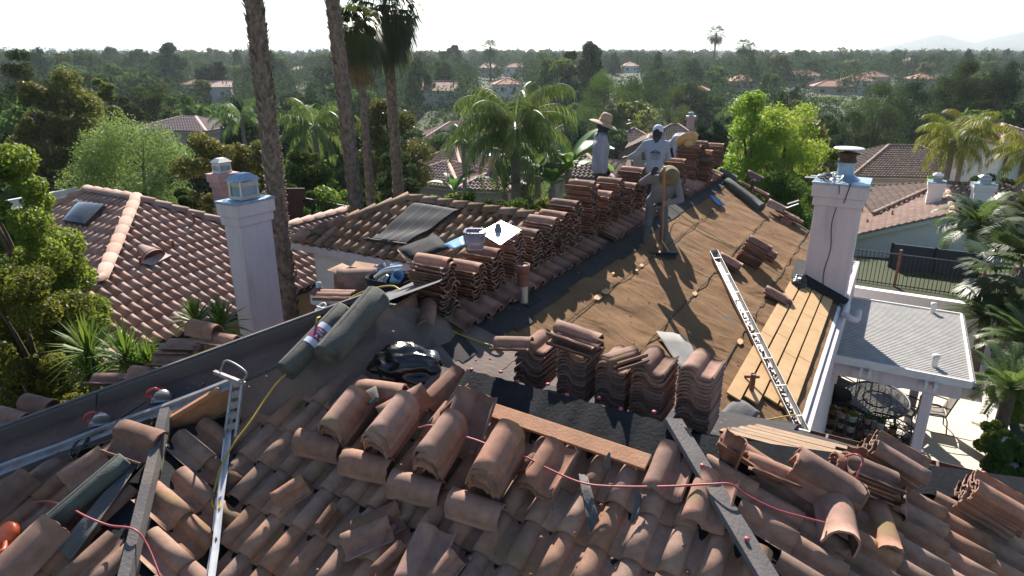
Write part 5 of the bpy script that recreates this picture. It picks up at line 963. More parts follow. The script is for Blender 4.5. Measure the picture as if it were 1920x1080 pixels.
def mountain(prof, dist, name, depth=1500, seed=0):
    rg = np.random.default_rng(seed); us_ = np.linspace(prof[0][0], prof[-1][0], 160); vs = np.interp(us_, [p[0] for p in prof], [p[1] for p in prof]) + rg.normal(0, .35, 160); rows = 14; V = []
    for k in range(rows):
        f = k / (rows - 1); d = dist - depth * (1 - f) * .8
        for i, (u, v) in enumerate(zip(us_, vs)):
            top = pt(u, v, dist)[2]; bx_ = pt(u, 105, d); z = -5 + (top + 5) * (f ** 1.3) * (1 + .10 * math.sin(i * .45 + 6 * f) * (1 - f) + .06 * math.sin(i * 1.3 + 9 * f) * (1 - f)); V.append([bx_[0], bx_[1], z])
    V += [[V[(rows - 1) * 160 + i][0] * 1.2, V[(rows - 1) * 160 + i][1] * 1.2, -5] for i in range(160)]
    idx = np.arange(160 * (rows + 1)).reshape(rows + 1, 160); Q = np.stack([idx[:-1, :-1], idx[:-1, 1:], idx[1:, 1:], idx[1:, :-1]], -1).reshape(-1, 4)
    tag(link(name, mkmesh(name, V, Q, M_MOUNT, None, True)), kind='structure')
mountain([(1420, 108), (1560, 103), (1640, 90), (1700, 78), (1752, 63), (1790, 72), (1822, 80), (1860, 70), (1905, 60), (1960, 52), (2100, 40), (2300, 75), (2500, 105)], 3600, 'mountain', 1500, 1)
mountain([(-600, 90), (-200, 80), (30, 84), (70, 76), (110, 74), (140, 80), (175, 76), (210, 76), (260, 88), (330, 98), (430, 103), (560, 84), (610, 76), (660, 90), (800, 97), (1000, 96), (1250, 92), (1400, 92), (1560, 104)], 6200, 'far_hills', 1800, 2)
# ------------------------------------------------------------------ houses
def rot2(a): return np.array([[math.cos(a), -math.sin(a), 0], [math.sin(a), math.cos(a), 0], [0, 0, 1]])
def hip_faces(w, d, z0, rise, ov=.6, gable=False):
    X, Y = w / 2 + ov, d / 2 + ov; r = max(w / 2 - d / 2, 0.01) if not gable else X; z1 = z0 + rise
    a, b, c, e, p, q = V3(-X, -Y, z0), V3(X, -Y, z0), V3(X, Y, z0), V3(-X, Y, z0), V3(-r, 0, z1), V3(r, 0, z1)
    f = [[a, b, q, p], [c, e, p, q]]
    if not gable: f += [[b, c, q], [e, a, p]]
    return f, (a, b, c, e, p, q)
def roof_on(par, w, d, z0, rise, mat, off=(0, 0, 0), yaw=0, gable=False, tiles=(3, 1), name='roof', s=.36, e=.46, only=None, wallmat=None):
    off = np.asarray(off, float); M = rot2(yaw); fs, cs = hip_faces(w, d, z0, rise, .6, gable); m = MB(); T = lambda p: M @ p + off
    for f in fs: m.poly([T(p) for p in f], .14)
    if gable:
        for sx in (-1, 1): m.poly([T(V3(sx * w / 2, -d / 2, z0 - .15)), T(V3(sx * w / 2, d / 2, z0 - .15)), T(V3(sx * w / 2, 0, z0 + rise * .93))], .05, V3(-sx, 0, 0), 1)
    o = m.build(name, [mat, wallmat or M_WALLW], par, False)
    if tiles:
        for f in fs:
            P = [T(p) for p in f]; D = None; U = P[1] - P[0]; U /= np.linalg.norm(U); n = np.cross(P[1] - P[0], P[2] - P[0]); n /= np.linalg.norm(n); n = n if n[2] > 0 else -n; D = np.cross(n, U); D = -D if D[2] > 0 else D
            O = P[0]; poly = [(float((p - O) @ U), float((p - O) @ D)) for p in P]; U2 = U
            if np.cross(U, D) @ n < 0: U2 = -U; poly = [(-x, y) for x, y in poly]
            laid_tiles('tile_courses', O, U2, D, n, poly, o, mat, res=tiles, jit=.004, s=s, e=e, h=.1, world=False, seed=int(abs(O[0] * 7)) % 99)
    cs = [T(c) for c in cs]
    R_ = 0.15
    ridge_tiles('ridge_tile_row', cs[4] + VZ * .03, cs[5] + VZ * .03, o, mat, r=.16, L=.5, world=False)
    if not gable:
        for i, j in ((0, 4), (3, 4), (1, 5), (2, 5)): ridge_tiles('ridge_tile_row', cs[i] + VZ * .05, cs[j] + VZ * .05, o, mat, r=.16, L=.5, world=False)
    return o
def hhouse(label, u, v, t, w, d, hw, rise, yaw=0., mat=None, wall=None, gable=False, tiles=(3, 1), wins=(), chim=None, group=None, garage=None, name='house'):
    """u, v, t: where the middle of the front eave is seen; the front faces the camera when yaw is 0"""
    E = pt(u, v, t); M = rot2(yaw); o = E - M @ V3(0, -d / 2, hw); wall = wall or M_WALLW; mat = mat or M_TILEN
    th = thing(name, label, 'house', o, yaw, 1., group); m = MB(); m.box((0, 0, hw / 2 - 1.5), w, d, hw + 3); m.build('wall', wall, th, False)
    roof_on(th, w, d, hw, rise, mat, gable=gable, tiles=tiles, wallmat=wall)
    m = MB(); f_ = .56
    for sx, sy, lx, ly in ((0, -1, w + 1.2, .05), (0, 1, w + 1.2, .05)): m.box((0, sy * (d / 2 + f_), hw - .12), lx, ly, .22)
    if not gable:
        for sx in (-1, 1): m.box((sx * (w / 2 + f_), 0, hw - .12), .05, d + 1.06, .22)
    m.build('fascia', M_WHITE, th, False)
    for x, z, ww, wh in wins: window(th, (x, -d / 2 - .03, z), V3(1, 0, 0), V3(0, -1, 0), ww, wh, world=False, panes=2)
    if garage:
        for x, ww in garage:
            g_ = MB(); g_.box((x, -d / 2 - .02, 1.25), ww, .06, 2.5); g_.build('garage_door', M_WHITE, th, False, bevel=.02)
            g_ = MB()
            for k in range(4): g_.box((x - ww / 2 + ww * (k + .5) / 4, -d / 2 - .06, 2.15), ww / 5, .03, .3)
            g_.build('garage_window', M_GLASS, th, False)
    if chim:
        x, y, ht, mt_ = chim; c_ = chimney(th, (x, y, 0), 1.1, .9, hw - .5, ht, mt_, world=False, X=V3(1, 0, 0), Y=V3(0, 1, 0)); spark_cap(c_, (x, y, 0), ht + .02, .6, .5, M_METAL, False, V3(1, 0, 0), V3(0, 1, 0))
    return th
# the house on the left: one big slope facing us, a hip, a smaller slope with the skylight
zE = -7.1; pe = ptz(270, 652, zE); LB = Plane(zE + K * ab(pe)[1], 0, -K); pk = LB.at(255, 370); LA = Plane(pk[2] - K * ab(pk)[0], K, 0)
lh = thing('house', 'tan neighbour house on the left with a wide pinkish brown tile roof and skylight', 'house', (pk[0] - 3, pk[1], -10))
be = ab(pe)[1]; q = lambda pl, u, v: pab(pl, u, v)
lbp = [q(LB, 255, 370), q(LB, 405, 412), q(LB, 497, 437), q(LB, 535, 423), q(LB, 660, 390), (q(LB, 660, 390)[0] + .5, be), (q(LB, 20, 775)[0] - 1, be), (q(LB, 20, 775)[0] - 1, be - 4.2), q(LB, 190, 522)]
g = MB(); g.poly([LB.p(a, b, -.03) for a, b in lbp]); lap = [q(LA, 255, 370), q(LA, 165, 355), q(LA, 40, 412), q(LA, 20, 500), q(LA, 60, 540), q(LA, 190, 522)]
g.poly([LA.p(a, b, -.03) for a, b in lap]); a0, b0 = lbp[0]
g.poly([LB.p(*lbp[0]), LA.p(*lap[1]), AB(lap[1][0] + 7, lap[1][1], LA.z(*lap[1]) - 7 * K), AB(a0 + 7, b0 + 2, pk[2] - 7 * K)]); g.build('roof_deck', M_DARK, lh)
plane_tiles('tiled_slope', LB, lbp, lh, M_TILEN, res=(7, 3), jit=.008, seed=21, e=.45); plane_tiles('tiled_slope', LA, lap, lh, M_TILEN, res=(7, 3), jit=.008, seed=22, e=.45)
for P_, Q_ in ((LB.at(190, 522, .08), LB.at(255, 370, .08)), (LB.at(255, 370, .08), LB.at(497, 437, .08)), (LB.at(255, 370, .08), LA.at(165, 355, .08)), (LA.at(165, 355, .08), LA.at(40, 412, .08)), (LB.at(535, 423, .08), LB.at(660, 390, .08)), (LB.at(120, 540, .1), LB.at(192, 522, .1))): ridge_tiles('ridge_tile_row', P_, Q_, lh, M_TILEN, r=.17, L=.5)
m = MB(); zz = LB.z(0, be - .45); m.bar(AB(lbp[6][0] + .6, be - .5, (zz - 10.5) / 2), AB(lbp[5][0], be - .5, (zz - 10.5) / 2), .2, zz + 10.5 - .25); m.bar(AB(lbp[6][0] + .6, be - .5, (zz - 10.5) / 2), AB(lbp[6][0] + .6, be - 9, (zz - 10.5) / 2), .2, zz + 10.5 - .3); m.build('wall', M_TAN, lh)
gutter_mesh(LB.p(lbp[6][0], be + .02, -.02), LB.p(lbp[5][0], be + .02, -.02), VB, .13, .12, 9).build('gutter', M_BLACK, lh)
sk = MB(); sp_ = [LA.at(118, 413, .22), LA.at(146, 376, .22), LA.at(196, 384, .22), LA.at(160, 420, .22)]; c_ = sum(sp_) / 4
sk.poly(sp_, .2, -LA.n()); so = sk.build('skylight', M_BLACK, lh); sk = MB(); V_, F_ = strip_grid(lambda u, v: ((sp_[0] * (1 - u) + sp_[3] * u) * (1 - v) + (sp_[1] * (1 - u) + sp_[2] * u) * v) * 1. + LA.n() * (.02 + .16 * math.sin(math.pi * u) ** .6 * math.sin(math.pi * v) ** .6), 10, 10); link('dome', mkmesh('dome', V_, F_, M_DGLASS, None, True), so)
def half_vent(pl, u, v, par, mat, r=.26):
    P = pl.at(u, v, .1); d = pl.down(); n = pl.n(); x = np.cross(d, n); m = MB(); k = 12; ring = lambda f, s: [P + d * f + x * math.cos(a) * r * s + n * (math.sin(a) * r * .8 * s) for a in np.linspace(0, math.pi, k)]
    A_, B_ = ring(-.55, .35), ring(.12, 1.0); m.add(A_ + B_, [(i, i + 1, k + i + 1, k + i) for i in range(k - 1)], 0, True); m.add(ring(.02, .95), [tuple(range(k))], 1); m.build('roof_vent', [mat, M_RUSTP], par)
half_vent(LB, 285, 480, lh, M_TILEN, .36); m = MB(); m.poly([LB.at(262, 492, .14), LB.at(300, 474, .14), LB.at(322, 478, .14), LB.at(285, 497, .14)], .01); m.build('vent_flashing', pm('pink_flashing', (.5, .38, .36), (.4, .25, .23), 6, .7), lh)
for u, v, hh in ((365, 420, .35), (265, 500, .3), (325, 462, .2), (555, 520, .25)):
    m = MB(); P = LB.at(u, v, .05); m.tube([P, P + VZ * hh], .045, 10); m.build('vent_pipe', M_RUSTP, lh)
LP2 = pt(420, 345, 25.5); o_ = chimney(lh, (LP2[0], LP2[1], 0), .72, .55, -9, pt(418, 324, 25.5)[2], M_PINK, band=.05, matcap=M_PINK); spark_cap(o_, (LP2[0], LP2[1], 0), pt(418, 324, 25.5)[2] + .02, .48, .4, M_WHITE)
# neighbour with the gable wall on the right
GT = 41.; gpk = pt(1786, 402, GT); al = 3.0
gh = thing('house', 'cream neighbour house with a broad gable wall behind the iron fence', 'house', (gpk[0], gpk[1], -15)); kk = .40
def G(a, b, z=0.): return gpk + a * VA + b * VB + VZ * z
bl, br_ = -7.2, 5.2
m = MB(); m.poly([G(.5, bl, -kk * -bl - .15), G(.5, 0, -.2), G(.5, br_, -kk * br_ - .15), G(.5, br_, -8), G(.5, bl, -8)], .2, VA); m.bar(G(.6, br_ - .4, -5.2), G(14, br_ - .4, -5.2), .2, 5.8); m.bar(G(.6, bl + .4, -5.6), G(14, bl + .4, -5.6), .2, 5); m.build('wall', M_WALLW, gh)
m = MB(); m.bar(G(.02, bl - .4, -kk * (-bl + .4) - .12), G(.02, 0, -.12), .06, .26); m.bar(G(.02, 0, -.12), G(.02, br_ + .4, -kk * (br_ + .4) - .12), .06, .26); m.build('fascia', M_WHITE, gh)
gl = Plane(0, 0, 0); m = MB()
def gslope(b0, b1, a1): return [G(0, b0, -kk * abs(b0)), G(a1, b0, -kk * abs(b0)), G(a1, b1, -kk * abs(b1)), G(0, b1, -kk * abs(b1))]
m.poly(gslope(0, bl - .5, 12), .1); m.poly(gslope(0, br_ + .5, 12), .1); ro = m.build('roof', M_TILEN, gh)
for sgn, lim in ((-1, -bl + .5), (1, br_ + .5)):
    D = VB * sgn - VZ * kk; D /= np.linalg.norm(D); U = VA.copy(); N_2 = np.cross(U, D); Lw = lim * math.sqrt(1 + kk * kk)
    if N_2[2] < 0: N_2 = -N_2; O = G(12, 0); U = -VA
    else: O = G(0, 0)
    laid_tiles('tile_courses', O, U, D, N_2, [(0, 0), (12, 0), (12, Lw), (0, Lw)], ro, M_TILEN, res=(6, 2), jit=.005, seed=31 + sgn)
ridge_tiles('ridge_tile_row', G(0, 0, .04), G(12, 0, .04), ro, M_TILEN, r=.16); ridge_tiles('rake_tile_row', G(.02, bl - .5, -kk * (-bl + .5) + .05), G(.02, 0, .05), ro, M_TILEB, r=.15, L=.4); ridge_tiles('rake_tile_row', G(.02, br_ + .5, -kk * (br_ + .5) + .05), G(.02, 0, .05), ro, M_TILEB, r=.15, L=.4)
sol = MB(); M_SOLAR = pm('solar_panel', (.05, .06, .08), (.035, .045, .06), 2, .22, spec=.6)
for i in range(2):
    for j in range(2): sol.poly([G(2 + i * 2.5, .3 + j * 1.7, -kk * (.3 + j * 1.7) + .3), G(4.4 + i * 2.5, .3 + j * 1.7, -kk * (.3 + j * 1.7) + .3), G(4.4 + i * 2.5, 1.9 + j * 1.7, -kk * (1.9 + j * 1.7) + .3), G(2 + i * 2.5, 1.9 + j * 1.7, -kk * (1.9 + j * 1.7) + .3)], .05)
sol.build('solar_panel', M_SOLAR, gh)
c0 = G(5.5, -.9); o_ = chimney(gh, (c0[0], c0[1], 0), 1.3, .9, c0[2] - 2, c0[2] + 1.1, M_WALLW, band=.05); spark_cap(o_, (c0[0], c0[1], 0), c0[2] + 1.12, .7, .5, M_METAL)
window(gh, G(.45, 2.0, -4.4), VB, -VA, 1.5, 1.2)
for a_, b_, hh in ((6, -4.2, .5), (4, -3.2, .4), (3.2, -4.6, .35), (8, -5.2, .7)):
    m = MB(); P = G(a_, b_, kk * b_); m.tube([P, P + VZ * hh], .06, 8); m.build('vent_pipe', M_RUSTP, gh)
# its lower wing left of the gable and a second roof beyond
hhouse('low brown tiled wing showing between the right chimney and the gable house', 1640, 408, 52, 8, 6, 3.0, 1.5, R(-28), M_TILEB, M_WALLP, tiles=(5, 2))
hhouse('tiled roof with a small chimney standing behind the solar panels', 1850, 412, 46, 13, 9, 3.2, 1.7, R(-20), M_TILEB, M_WALLW, tiles=(5, 2), chim=(-.5, -4, 5.6, M_WALLW))
hhouse('single storey house with a brown hip roof and pale garage behind the blue car', 1725, 331, 78, 14.5, 11, 3.3, 2.9, R(-6), M_TILEB, M_WALLP, tiles=(4, 1), garage=((-3.5, 4.6), (3, 4.2)))
hhouse('white two storey house cut off by the right edge of the photo', 1925, 268, 62, 5, 6, 6.0, 1.4, R(10), M_TILEN, M_WALLW, tiles=(4, 1), wins=((-1.6, 4.2, 1.2, 1.6),))
hhouse('white two storey house with a double garage in the valley', 862, 259, 128, 13, 10, 6.4, 2.6, R(8), M_TILEN, M_WALLW, tiles=(3, 1), wins=((-4.4, 4.9, 1.3, 1.5), (-2.2, 4.9, 1.8, 1.5)), garage=((-4, 3.6), (1.4, 4.2)))
hhouse('broad tiled roof to the right of the white two storey house', 925, 272, 124, 11, 12, 4, 3.4, R(-24), M_TILEN, M_WALLW, tiles=(3, 1))
h2 = hhouse('pinkish house with a white framed window in its small front gable', 1262, 276, 96, 10, 9, 6.0, 2.8, R(-14), M_TILEB, M_WALLP, tiles=(4, 1), chim=(2.2, 0.5, 10.0, M_PINK))
m = MB(); m.box((-3.6, -5.5, 2.6), 3.6, 2.6, 7); m.poly([V3(-5.4, -6.81, 6.0), V3(-1.8, -6.81, 6.0), V3(-3.6, -6.81, 7.3)], .05, (0, 1, 0)); m.build('gable_bay', M_WALLP, h2, False); roof_on(h2, 4.2, 4.6, 6.0, 1.4, M_TILEB, (-3.6, -5, 0), R(90), True, (4, 1), 'bay_roof', wallmat=M_WALLP); window(h2, (-3.6, -6.85, 4.9), V3(1, 0, 0), V3(0, -1, 0), 1.5, 1.3, world=False)
m = MB(); m.poly([V3(-8.5, -7.4, 2.6), V3(-.5, -7.4, 2.6), V3(-.5, -4.5, 4.0), V3(-8.5, -4.5, 4.0)], .15); m.build('porch_roof', M_TILEB, h2, False)
hhouse('left part of the pinkish house with its dark hip roof', 1190, 272, 104, 8, 8, 5.6, 2.2, R(-6), M_TILEB, M_WALLP, tiles=(4, 1))
hhouse('low tiled roof in the valley below the round dark tree', 815, 318, 72, 7, 8, 3, 2.0, R(-30), M_TILEN, M_WALLP, tiles=(4, 1)); hhouse('lower tiled roof in front of the one below the dark tree', 800, 345, 60, 6.5, 7, 3, 1.6, R(-28), M_TILEN, M_WALLP, tiles=(4, 1)); hhouse('small tiled hip roof with a pink chimney beside the queen palm', 912, 354, 54, 3.6, 4.5, 3.2, 1.0, R(-10), M_TILEN, M_WALLP, tiles=(5, 2), chim=(.0, 1.6, 5.4, M_PINK))
hhouse('tiled roof patch just left of the standing person', 1085, 330, 52, 4.5, 6, 3, 1.3, R(-15), M_TILEB, M_WALLP, tiles=(5, 2)); hhouse('roof of a house half hidden by palms right of the valley house', 1060, 262, 118, 9, 9, 5.6, 2.6, R(-10), M_TILEN, M_WALLW, tiles=(3, 1))
hhouse('house with a low grey pink roof behind the feathery tree', 320, 244, 78, 9, 7, 3, 1.2, R(-12), pm('grey_pink_tile', (.36, .27, .25), (.30, .22, .20), 4, .85), M_WALLP, tiles=(3, 1))
FAR = [('lavender two storey house below the cypress row', 404, 163, 225, 9.5, 8, 5.5, 1.8, .3, M_TILEN, M_STUCCO, True), ('pale roof left of the lavender two storey house', 362, 158, 235, 7, 8, 3, 1.5, .1, M_RED, M_WALLP, False), ('blue grey gabled house across the valley', 812, 170, 185, 11.5, 9, 5.5, 2.4, -.25, M_TILEN, M_STUCCO, True), ('house with pale solar roof above the queen palm', 955, 158, 205, 8, 8, 4, 1.8, .2, M_RED, M_WALLW, False), ('small house with tan roof left of the lone palm on the hill', 918, 127, 330, 11, 9, 4.5, 2.2, .1, M_TILEN, M_STUCCO, False), ('small white house right of the lone palm on the hill', 962, 126, 340, 9, 8, 4, 2, -.2, M_RED, M_WALLW, False), ('red roofed house left of the lime green tree', 1298, 170, 165, 7, 8, 4.5, 1.8, -.3, M_RED, M_WALLP, False), ('red roofed house peeping over the lime green tree', 1400, 152, 235, 10, 9, 4.5, 2.0, .1, M_RED, M_WALLP, False), ('red roofed house at the left end of the hillside row', 1508, 142, 290, 17, 9, 4, 2.2, .1, M_RED, M_WALLW, False), ('red roofed house low in the hillside row', 1562, 162, 240, 12, 9, 4, 2, -.2, M_RED, M_WALLP, False), ('red roofed house with solar panels in the hillside row', 1610, 152, 265, 12, 10, 4, 2.2, -.2, M_RED, M_WALLW, False), ('red roofed house at the upper right of the hillside row', 1640, 144, 285, 11, 9, 4, 2.2, -.15, M_RED, M_WALLP, False), ('small house between the dark trees on the right', 1738, 148, 240, 8, 8, 4, 1.8, 0., M_RED, M_WALLP, False), ('far house with a red roof below the right mountain', 1720, 113, 520, 14, 10, 4, 2, 0., M_RED, M_WALLW, False), ('far pale house above the hillside row of roofs', 1565, 116, 520, 12, 9, 4, 2, 0., M_RED, M_WALLW, False), ('tiny house by the far trees left of centre', 560, 130, 380, 10, 9, 4, 2, .2, M_TILEN, M_WALLP, False), ('tiny house beyond the left palm trunks', 690, 126, 360, 9, 9, 4, 2, .2, M_TILEN, M_WALLW, False), ('brown roofed house behind the dark tree group', 1150, 128, 330, 12, 9, 4, 2.2, .1, M_TILEN, M_WALLP, False), ('house with brown roof right of the dark tree group', 1185, 124, 330, 8, 9, 4, 2, .1, M_TILEN, M_WALLW, False)]
for l_, u, v, t_, w_, d_, hw_, rs, yw, mt_, wl, gb in FAR: hhouse(l_, u, v, t_, w_, d_, hw_, rs, yw, mt_, wl, gb, None, wins=((-w_ * .28, hw_ * .62, w_ * .14, 1.3), (w_ * .2, hw_ * .62, w_ * .12, 1.3)), garage=None)
m = MB(); pv = pt(1607, 140, 262); m.poly([pv + V3(-1.8, 0, .4), pv + V3(2.0, 0, -.1), pv + V3(1.2, 2.6, 1.2), pv + V3(-2.6, 2.6, 1.6)], .1); 
# ------------------------------------------------------------------ patio and yard on the right
def flat(name, P, mat, kind='structure'): m = MB(); m.poly(P); return tag(m.build(name, mat), kind=kind)
flat('patio', [AB(9, -.5, -9.0), AB(22.6, -.5, -9.0), AB(22.6, 3.05, -9.0), AB(9, 3.05, -9.0)], M_CONC)
m = MB()
for a_ in (13.5, 18.1): m.bar(AB(a_, -.4, -8.994), AB(a_, 3.0, -8.994), .02, .006)
tag(m.build('paving_joint', M_DARK), kind='structure')
def AC(a, b, z): return AB(a * .953, b * .953 - .02, z)
t = thing('patio_cover', 'white slatted patio cover attached to the house wall', 'patio cover', AB(17.5, .8, -9)); za = -6.1
m = MB(); n_ = 46
for i in range(n_): a_ = 15.45 + i * (19.75 - 15.45) / (n_ - 1); m.box(AC(a_, .76, za), .045, 2.62, .09, VA, VB)
m.build('slat', M_PATIO, t); m = MB()
for b_ in (-.52, 2.06): m.bar(AC(15.4, b_, za), AC(19.8, b_, za), .05, .16)
m.bar(AC(15.38, -.52, za), AC(15.38, 2.06, za), .05, .16); m.bar(AC(19.82, -.52, za), AC(19.82, 2.06, za), .05, .16); m.build('edge_board', M_WHITE, t)
for a_ in (15.62, 19.3): m = MB(); m.bar(AC(a_, -.5, za - .26), AC(a_, 1.95, za - .26), .14, .34); m.build('beam', M_STUCCO, t)
m = MB()
for b_ in (.05, .22, 1.28, 1.45): m.bar(AC(15.2, b_, za - .15), AC(19.8, b_, za - .15), .06, .16)
m.build('rafter', M_WHITE, t)
for a_, b_ in ((15.62, 1.38), (19.3, 1.38)): m = MB(); m.box(AC(a_, b_, (za - .43 - 9) / 2), .2, .2, 9 + za - .43, VA, VB); m.build('post', M_STUCCO, t, bevel=.015)
for a_, b_ in ((15.9, 1.40), (19.6, 1.42)): m = MB(); m.tube([AC(a_, b_, za + .03), AC(a_, b_, za + .26)], .06, 10); m.lathe([(.075, .24), (.075, .3), (0, .32)], AC(a_, b_, za), VZ, 12); m.build('vent_cap', M_WHITE, t)
t = thing('planter_wall', 'low cream planter wall along the right side of the patio', 'wall', AB(18, 3.2, -9)); m = MB(); m.bar(AB(9, 3.15, -8.7), AB(22.9, 3.15, -8.7), .2, .62); m.build('wall', M_WALLW, t); m = MB(); m.bar(AB(9, 3.15, -8.36), AB(22.9, 3.15, -8.36), .3, .06); m.build('coping', M_WALLW, t)
t = thing('garden_wall', 'cream retaining wall at the back of the patio below the iron fence', 'wall', AB(23, 1, -9)); m = MB(); m.bar(AB(22.9, -1.5, -8.05), AB(22.9, 3.25, -8.05), .25, 2.2); m.build('wall', M_WALLW, t)
t = thing('patio_step', 'grey concrete step at the back of the patio by the house', 'step', AB(22, -.1, -9)); m = MB(); m.box(AB(21.9, .0, -8.9), 1.2, 1.4, .2, VA, VB); m.build('lower_step', M_CONC, t, bevel=.01); m = MB(); m.box(AB(22.3, -.1, -8.7), .8, 1.2, .2, VA, VB); m.build('upper_step', M_CONC, t, bevel=.01)
t = thing('iron_fence', 'black wrought iron fence with rusty posts in front of the gable house', 'fence', AB(25.5, 1, -9.4)); fa = 25.6; m = MB()
for z_ in (-7.5, -6.42): m.bar(AB(fa, -3.2, z_), AB(fa, 6.5, z_), .035, .035)
m.build('rail', M_BLACK, t); m = MB(); b_ = -3.1
while b_ < 6.4: m.tube([AB(fa, b_, -7.65), AB(fa, b_, -6.38)], .012, 5); b_ += .125
o_ = m.build('picket', M_BLACK, t)
for b_ in (-1.45, .55, 3.0, 5.4): m = MB(); m.box(AB(fa, b_, -7.0), .09, .09, 1.5, VA, VB); m.build('post', M_RUSTP, t)
flat('planting_bed', [AB(23.0, -3.5, -7.55), AB(29, -3.5, -7.6), AB(29, 7.5, -7.6), AB(23.0, 3.4, -7.55)], M_GROUND)
t = thing('slate_panel', 'dark slate blue screen behind the iron fence', 'screen', AB(28, 1, -7.6)); m = MB(); m.bar(AB(28.2, .3, -7.15), AB(28.2, 3.1, -7.15), .06, .95); m.build('panel', pm('slate_blue', (.035, .045, .07), (.03, .038, .06), 3, .8), t)  # plain dark slate blue panel between posts
for b_ in (.3, 1.7, 3.1): m = MB(); m.bar(AB(28.16, b_, -7.7), AB(28.16, b_, -6.62), .07, .07); m.build('post', M_BLACK, t)
# table, chairs, racks of pots, grill
tp = ptz(1645, 748, -8.13); t = thing('patio_table', 'oval black mesh patio table under the cover', 'table', tp)
m = MB(); N_e = 44; X, Y = VB, VA; rx, ry = .72, 1.0
ell = lambda f, z=0.: [tp + X * math.cos(a) * rx * f + Y * math.sin(a) * ry * f + VZ * z for a in np.linspace(0, 2 * math.pi, N_e + 1)]
m.tube(ell(1.), .03, 8); m.tube(ell(.45), .02, 6)
for y in np.arange(-.95, .96, .075): w_ = rx * math.sqrt(max(0, 1 - (y / ry) ** 2)); m.bar(tp + Y * y - X * w_, tp + Y * y + X * w_, .04, .012)
for x_ in np.arange(-.6, .61, .15): w_ = ry * math.sqrt(max(0, 1 - (x_ / rx) ** 2)); m.bar(tp + X * x_ - Y * w_ - VZ * .015, tp + X * x_ + Y * w_ - VZ * .015, .025, .01)
m.build('table_top', M_BLACK, t)
for sx in (-1, 1):
    for sy in (-1, 1): m = MB(); m.tube(smooth_path([tp + X * sx * .4 + Y * sy * .6, tp + X * sx * .48 + Y * sy * .7 - VZ * .4, tp + X * sx * .5 + Y * sy * .72 - VZ * .87]), .025, 7); m.build('leg', M_BLACK, t)
M_MESH = pm('dark_mesh_fabric', (.05, .048, .045), (.035, .034, .032), 40, .8)
def pchair(label, P, yaw, light=False):
    t = thing('patio_chair', label, 'chair', P, yaw, 1.15, 'patio chairs'); fab = pm('grey_mesh_fabric', (.22, .19, .17), (.17, .15, .13), 40, .8) if light else M_MESH
    V_, F_ = strip_grid(lambda u, v: V3((u - .5) * .48, (v - .5) * .46, .42 - .02 * math.sin(math.pi * v)), 6, 6); o = link('seat', mkmesh('seat', V_, F_, fab, None, True), t, False); s_ = o.modifiers.new('s', 'SOLIDIFY'); s_.thickness = .015
    V_, F_ = strip_grid(lambda u, v: V3((u - .5) * (.48 - .06 * v * v), -.23 - .16 * v - .03 * math.sin(math.pi * u), .44 + .52 * v + .04 * math.sin(math.pi * u) * v), 6, 8); o = link('backrest', mkmesh('backrest', V_, F_, fab, None, True), t, False); s_ = o.modifiers.new('s', 'SOLIDIFY'); s_.thickness = .015
    for s in (-1, 1):
        m = MB(); m.tube(smooth_path([V3(s * .25, .26, 0), V3(s * .25, .24, .42), V3(s * .26, .22, .62), V3(s * .26, 0, .66), V3(s * .25, -.28, .62)]), .015, 6); m.build('arm', M_BLACK, t, False)
        m = MB(); m.tube(smooth_path([V3(s * .25, .24, .42), V3(s * .25, -.2, .42), V3(s * .25, -.3, 0)]), .015, 6); m.tube([V3(s * .245, -.22, .42), V3(s * .22, -.39, .97)], .014, 6); m.build('leg', M_BLACK, t, False)
    return t
pchair('grey mesh patio chair standing alone behind the white post in the sun', ptz(1742, 800, -9.0), R(-45) + R(110), True); pchair('dark patio chair at the left end of the table by the house wall', ptz(1572, 745, -9), R(-150)); pchair('dark patio chair at the far side of the oval table', ptz(1640, 728, -9), R(-200) + R(20)); pchair('dark patio chair on the near right side of the oval table', ptz(1690, 800, -9), R(40)); pchair('dark patio chair at the near left of the oval table', ptz(1585, 790, -9), R(-60))
def pot(P, s, mat, leaf, label, seed):
    t = thing('potted_plant', label, 'potted plant', P, 0, s, 'pots on the iron racks'); m = MB(); m.lathe([(0, 0), (.075, 0), (.1, .15), (.11, .15), (.11, .17), (.09, .17), (.085, .13), (0, .13)], (0, 0, 0), VZ, 14); m.build('pot', mat, t, False); rg = np.random.default_rng(seed); V = []; F_ = []
    for i in range(46):
        a = rg.random() * 6.28; e = rg.uniform(.2, 1.3); d = V3(math.cos(a) * math.cos(e), math.sin(a) * math.cos(e), math.sin(e)); L = rg.uniform(.1, .24); x = perp(d)[0] * .03; o = V3(0, 0, .14); k = len(V); V += [o + d * L * .2 - x * .3, o + d * L * .6 - x, o + d * L, o + d * L * .6 + x]; F_.append((k, k + 1, k + 2, k + 3))
    link('foliage', mkmesh('foliage', V, np.array(F_), leaf, None, False, rg.random(len(V))), t, False)
M_TERRA = pm('terracotta_pot', (.40, .15, .08), (.32, .12, .06), 6, .8)
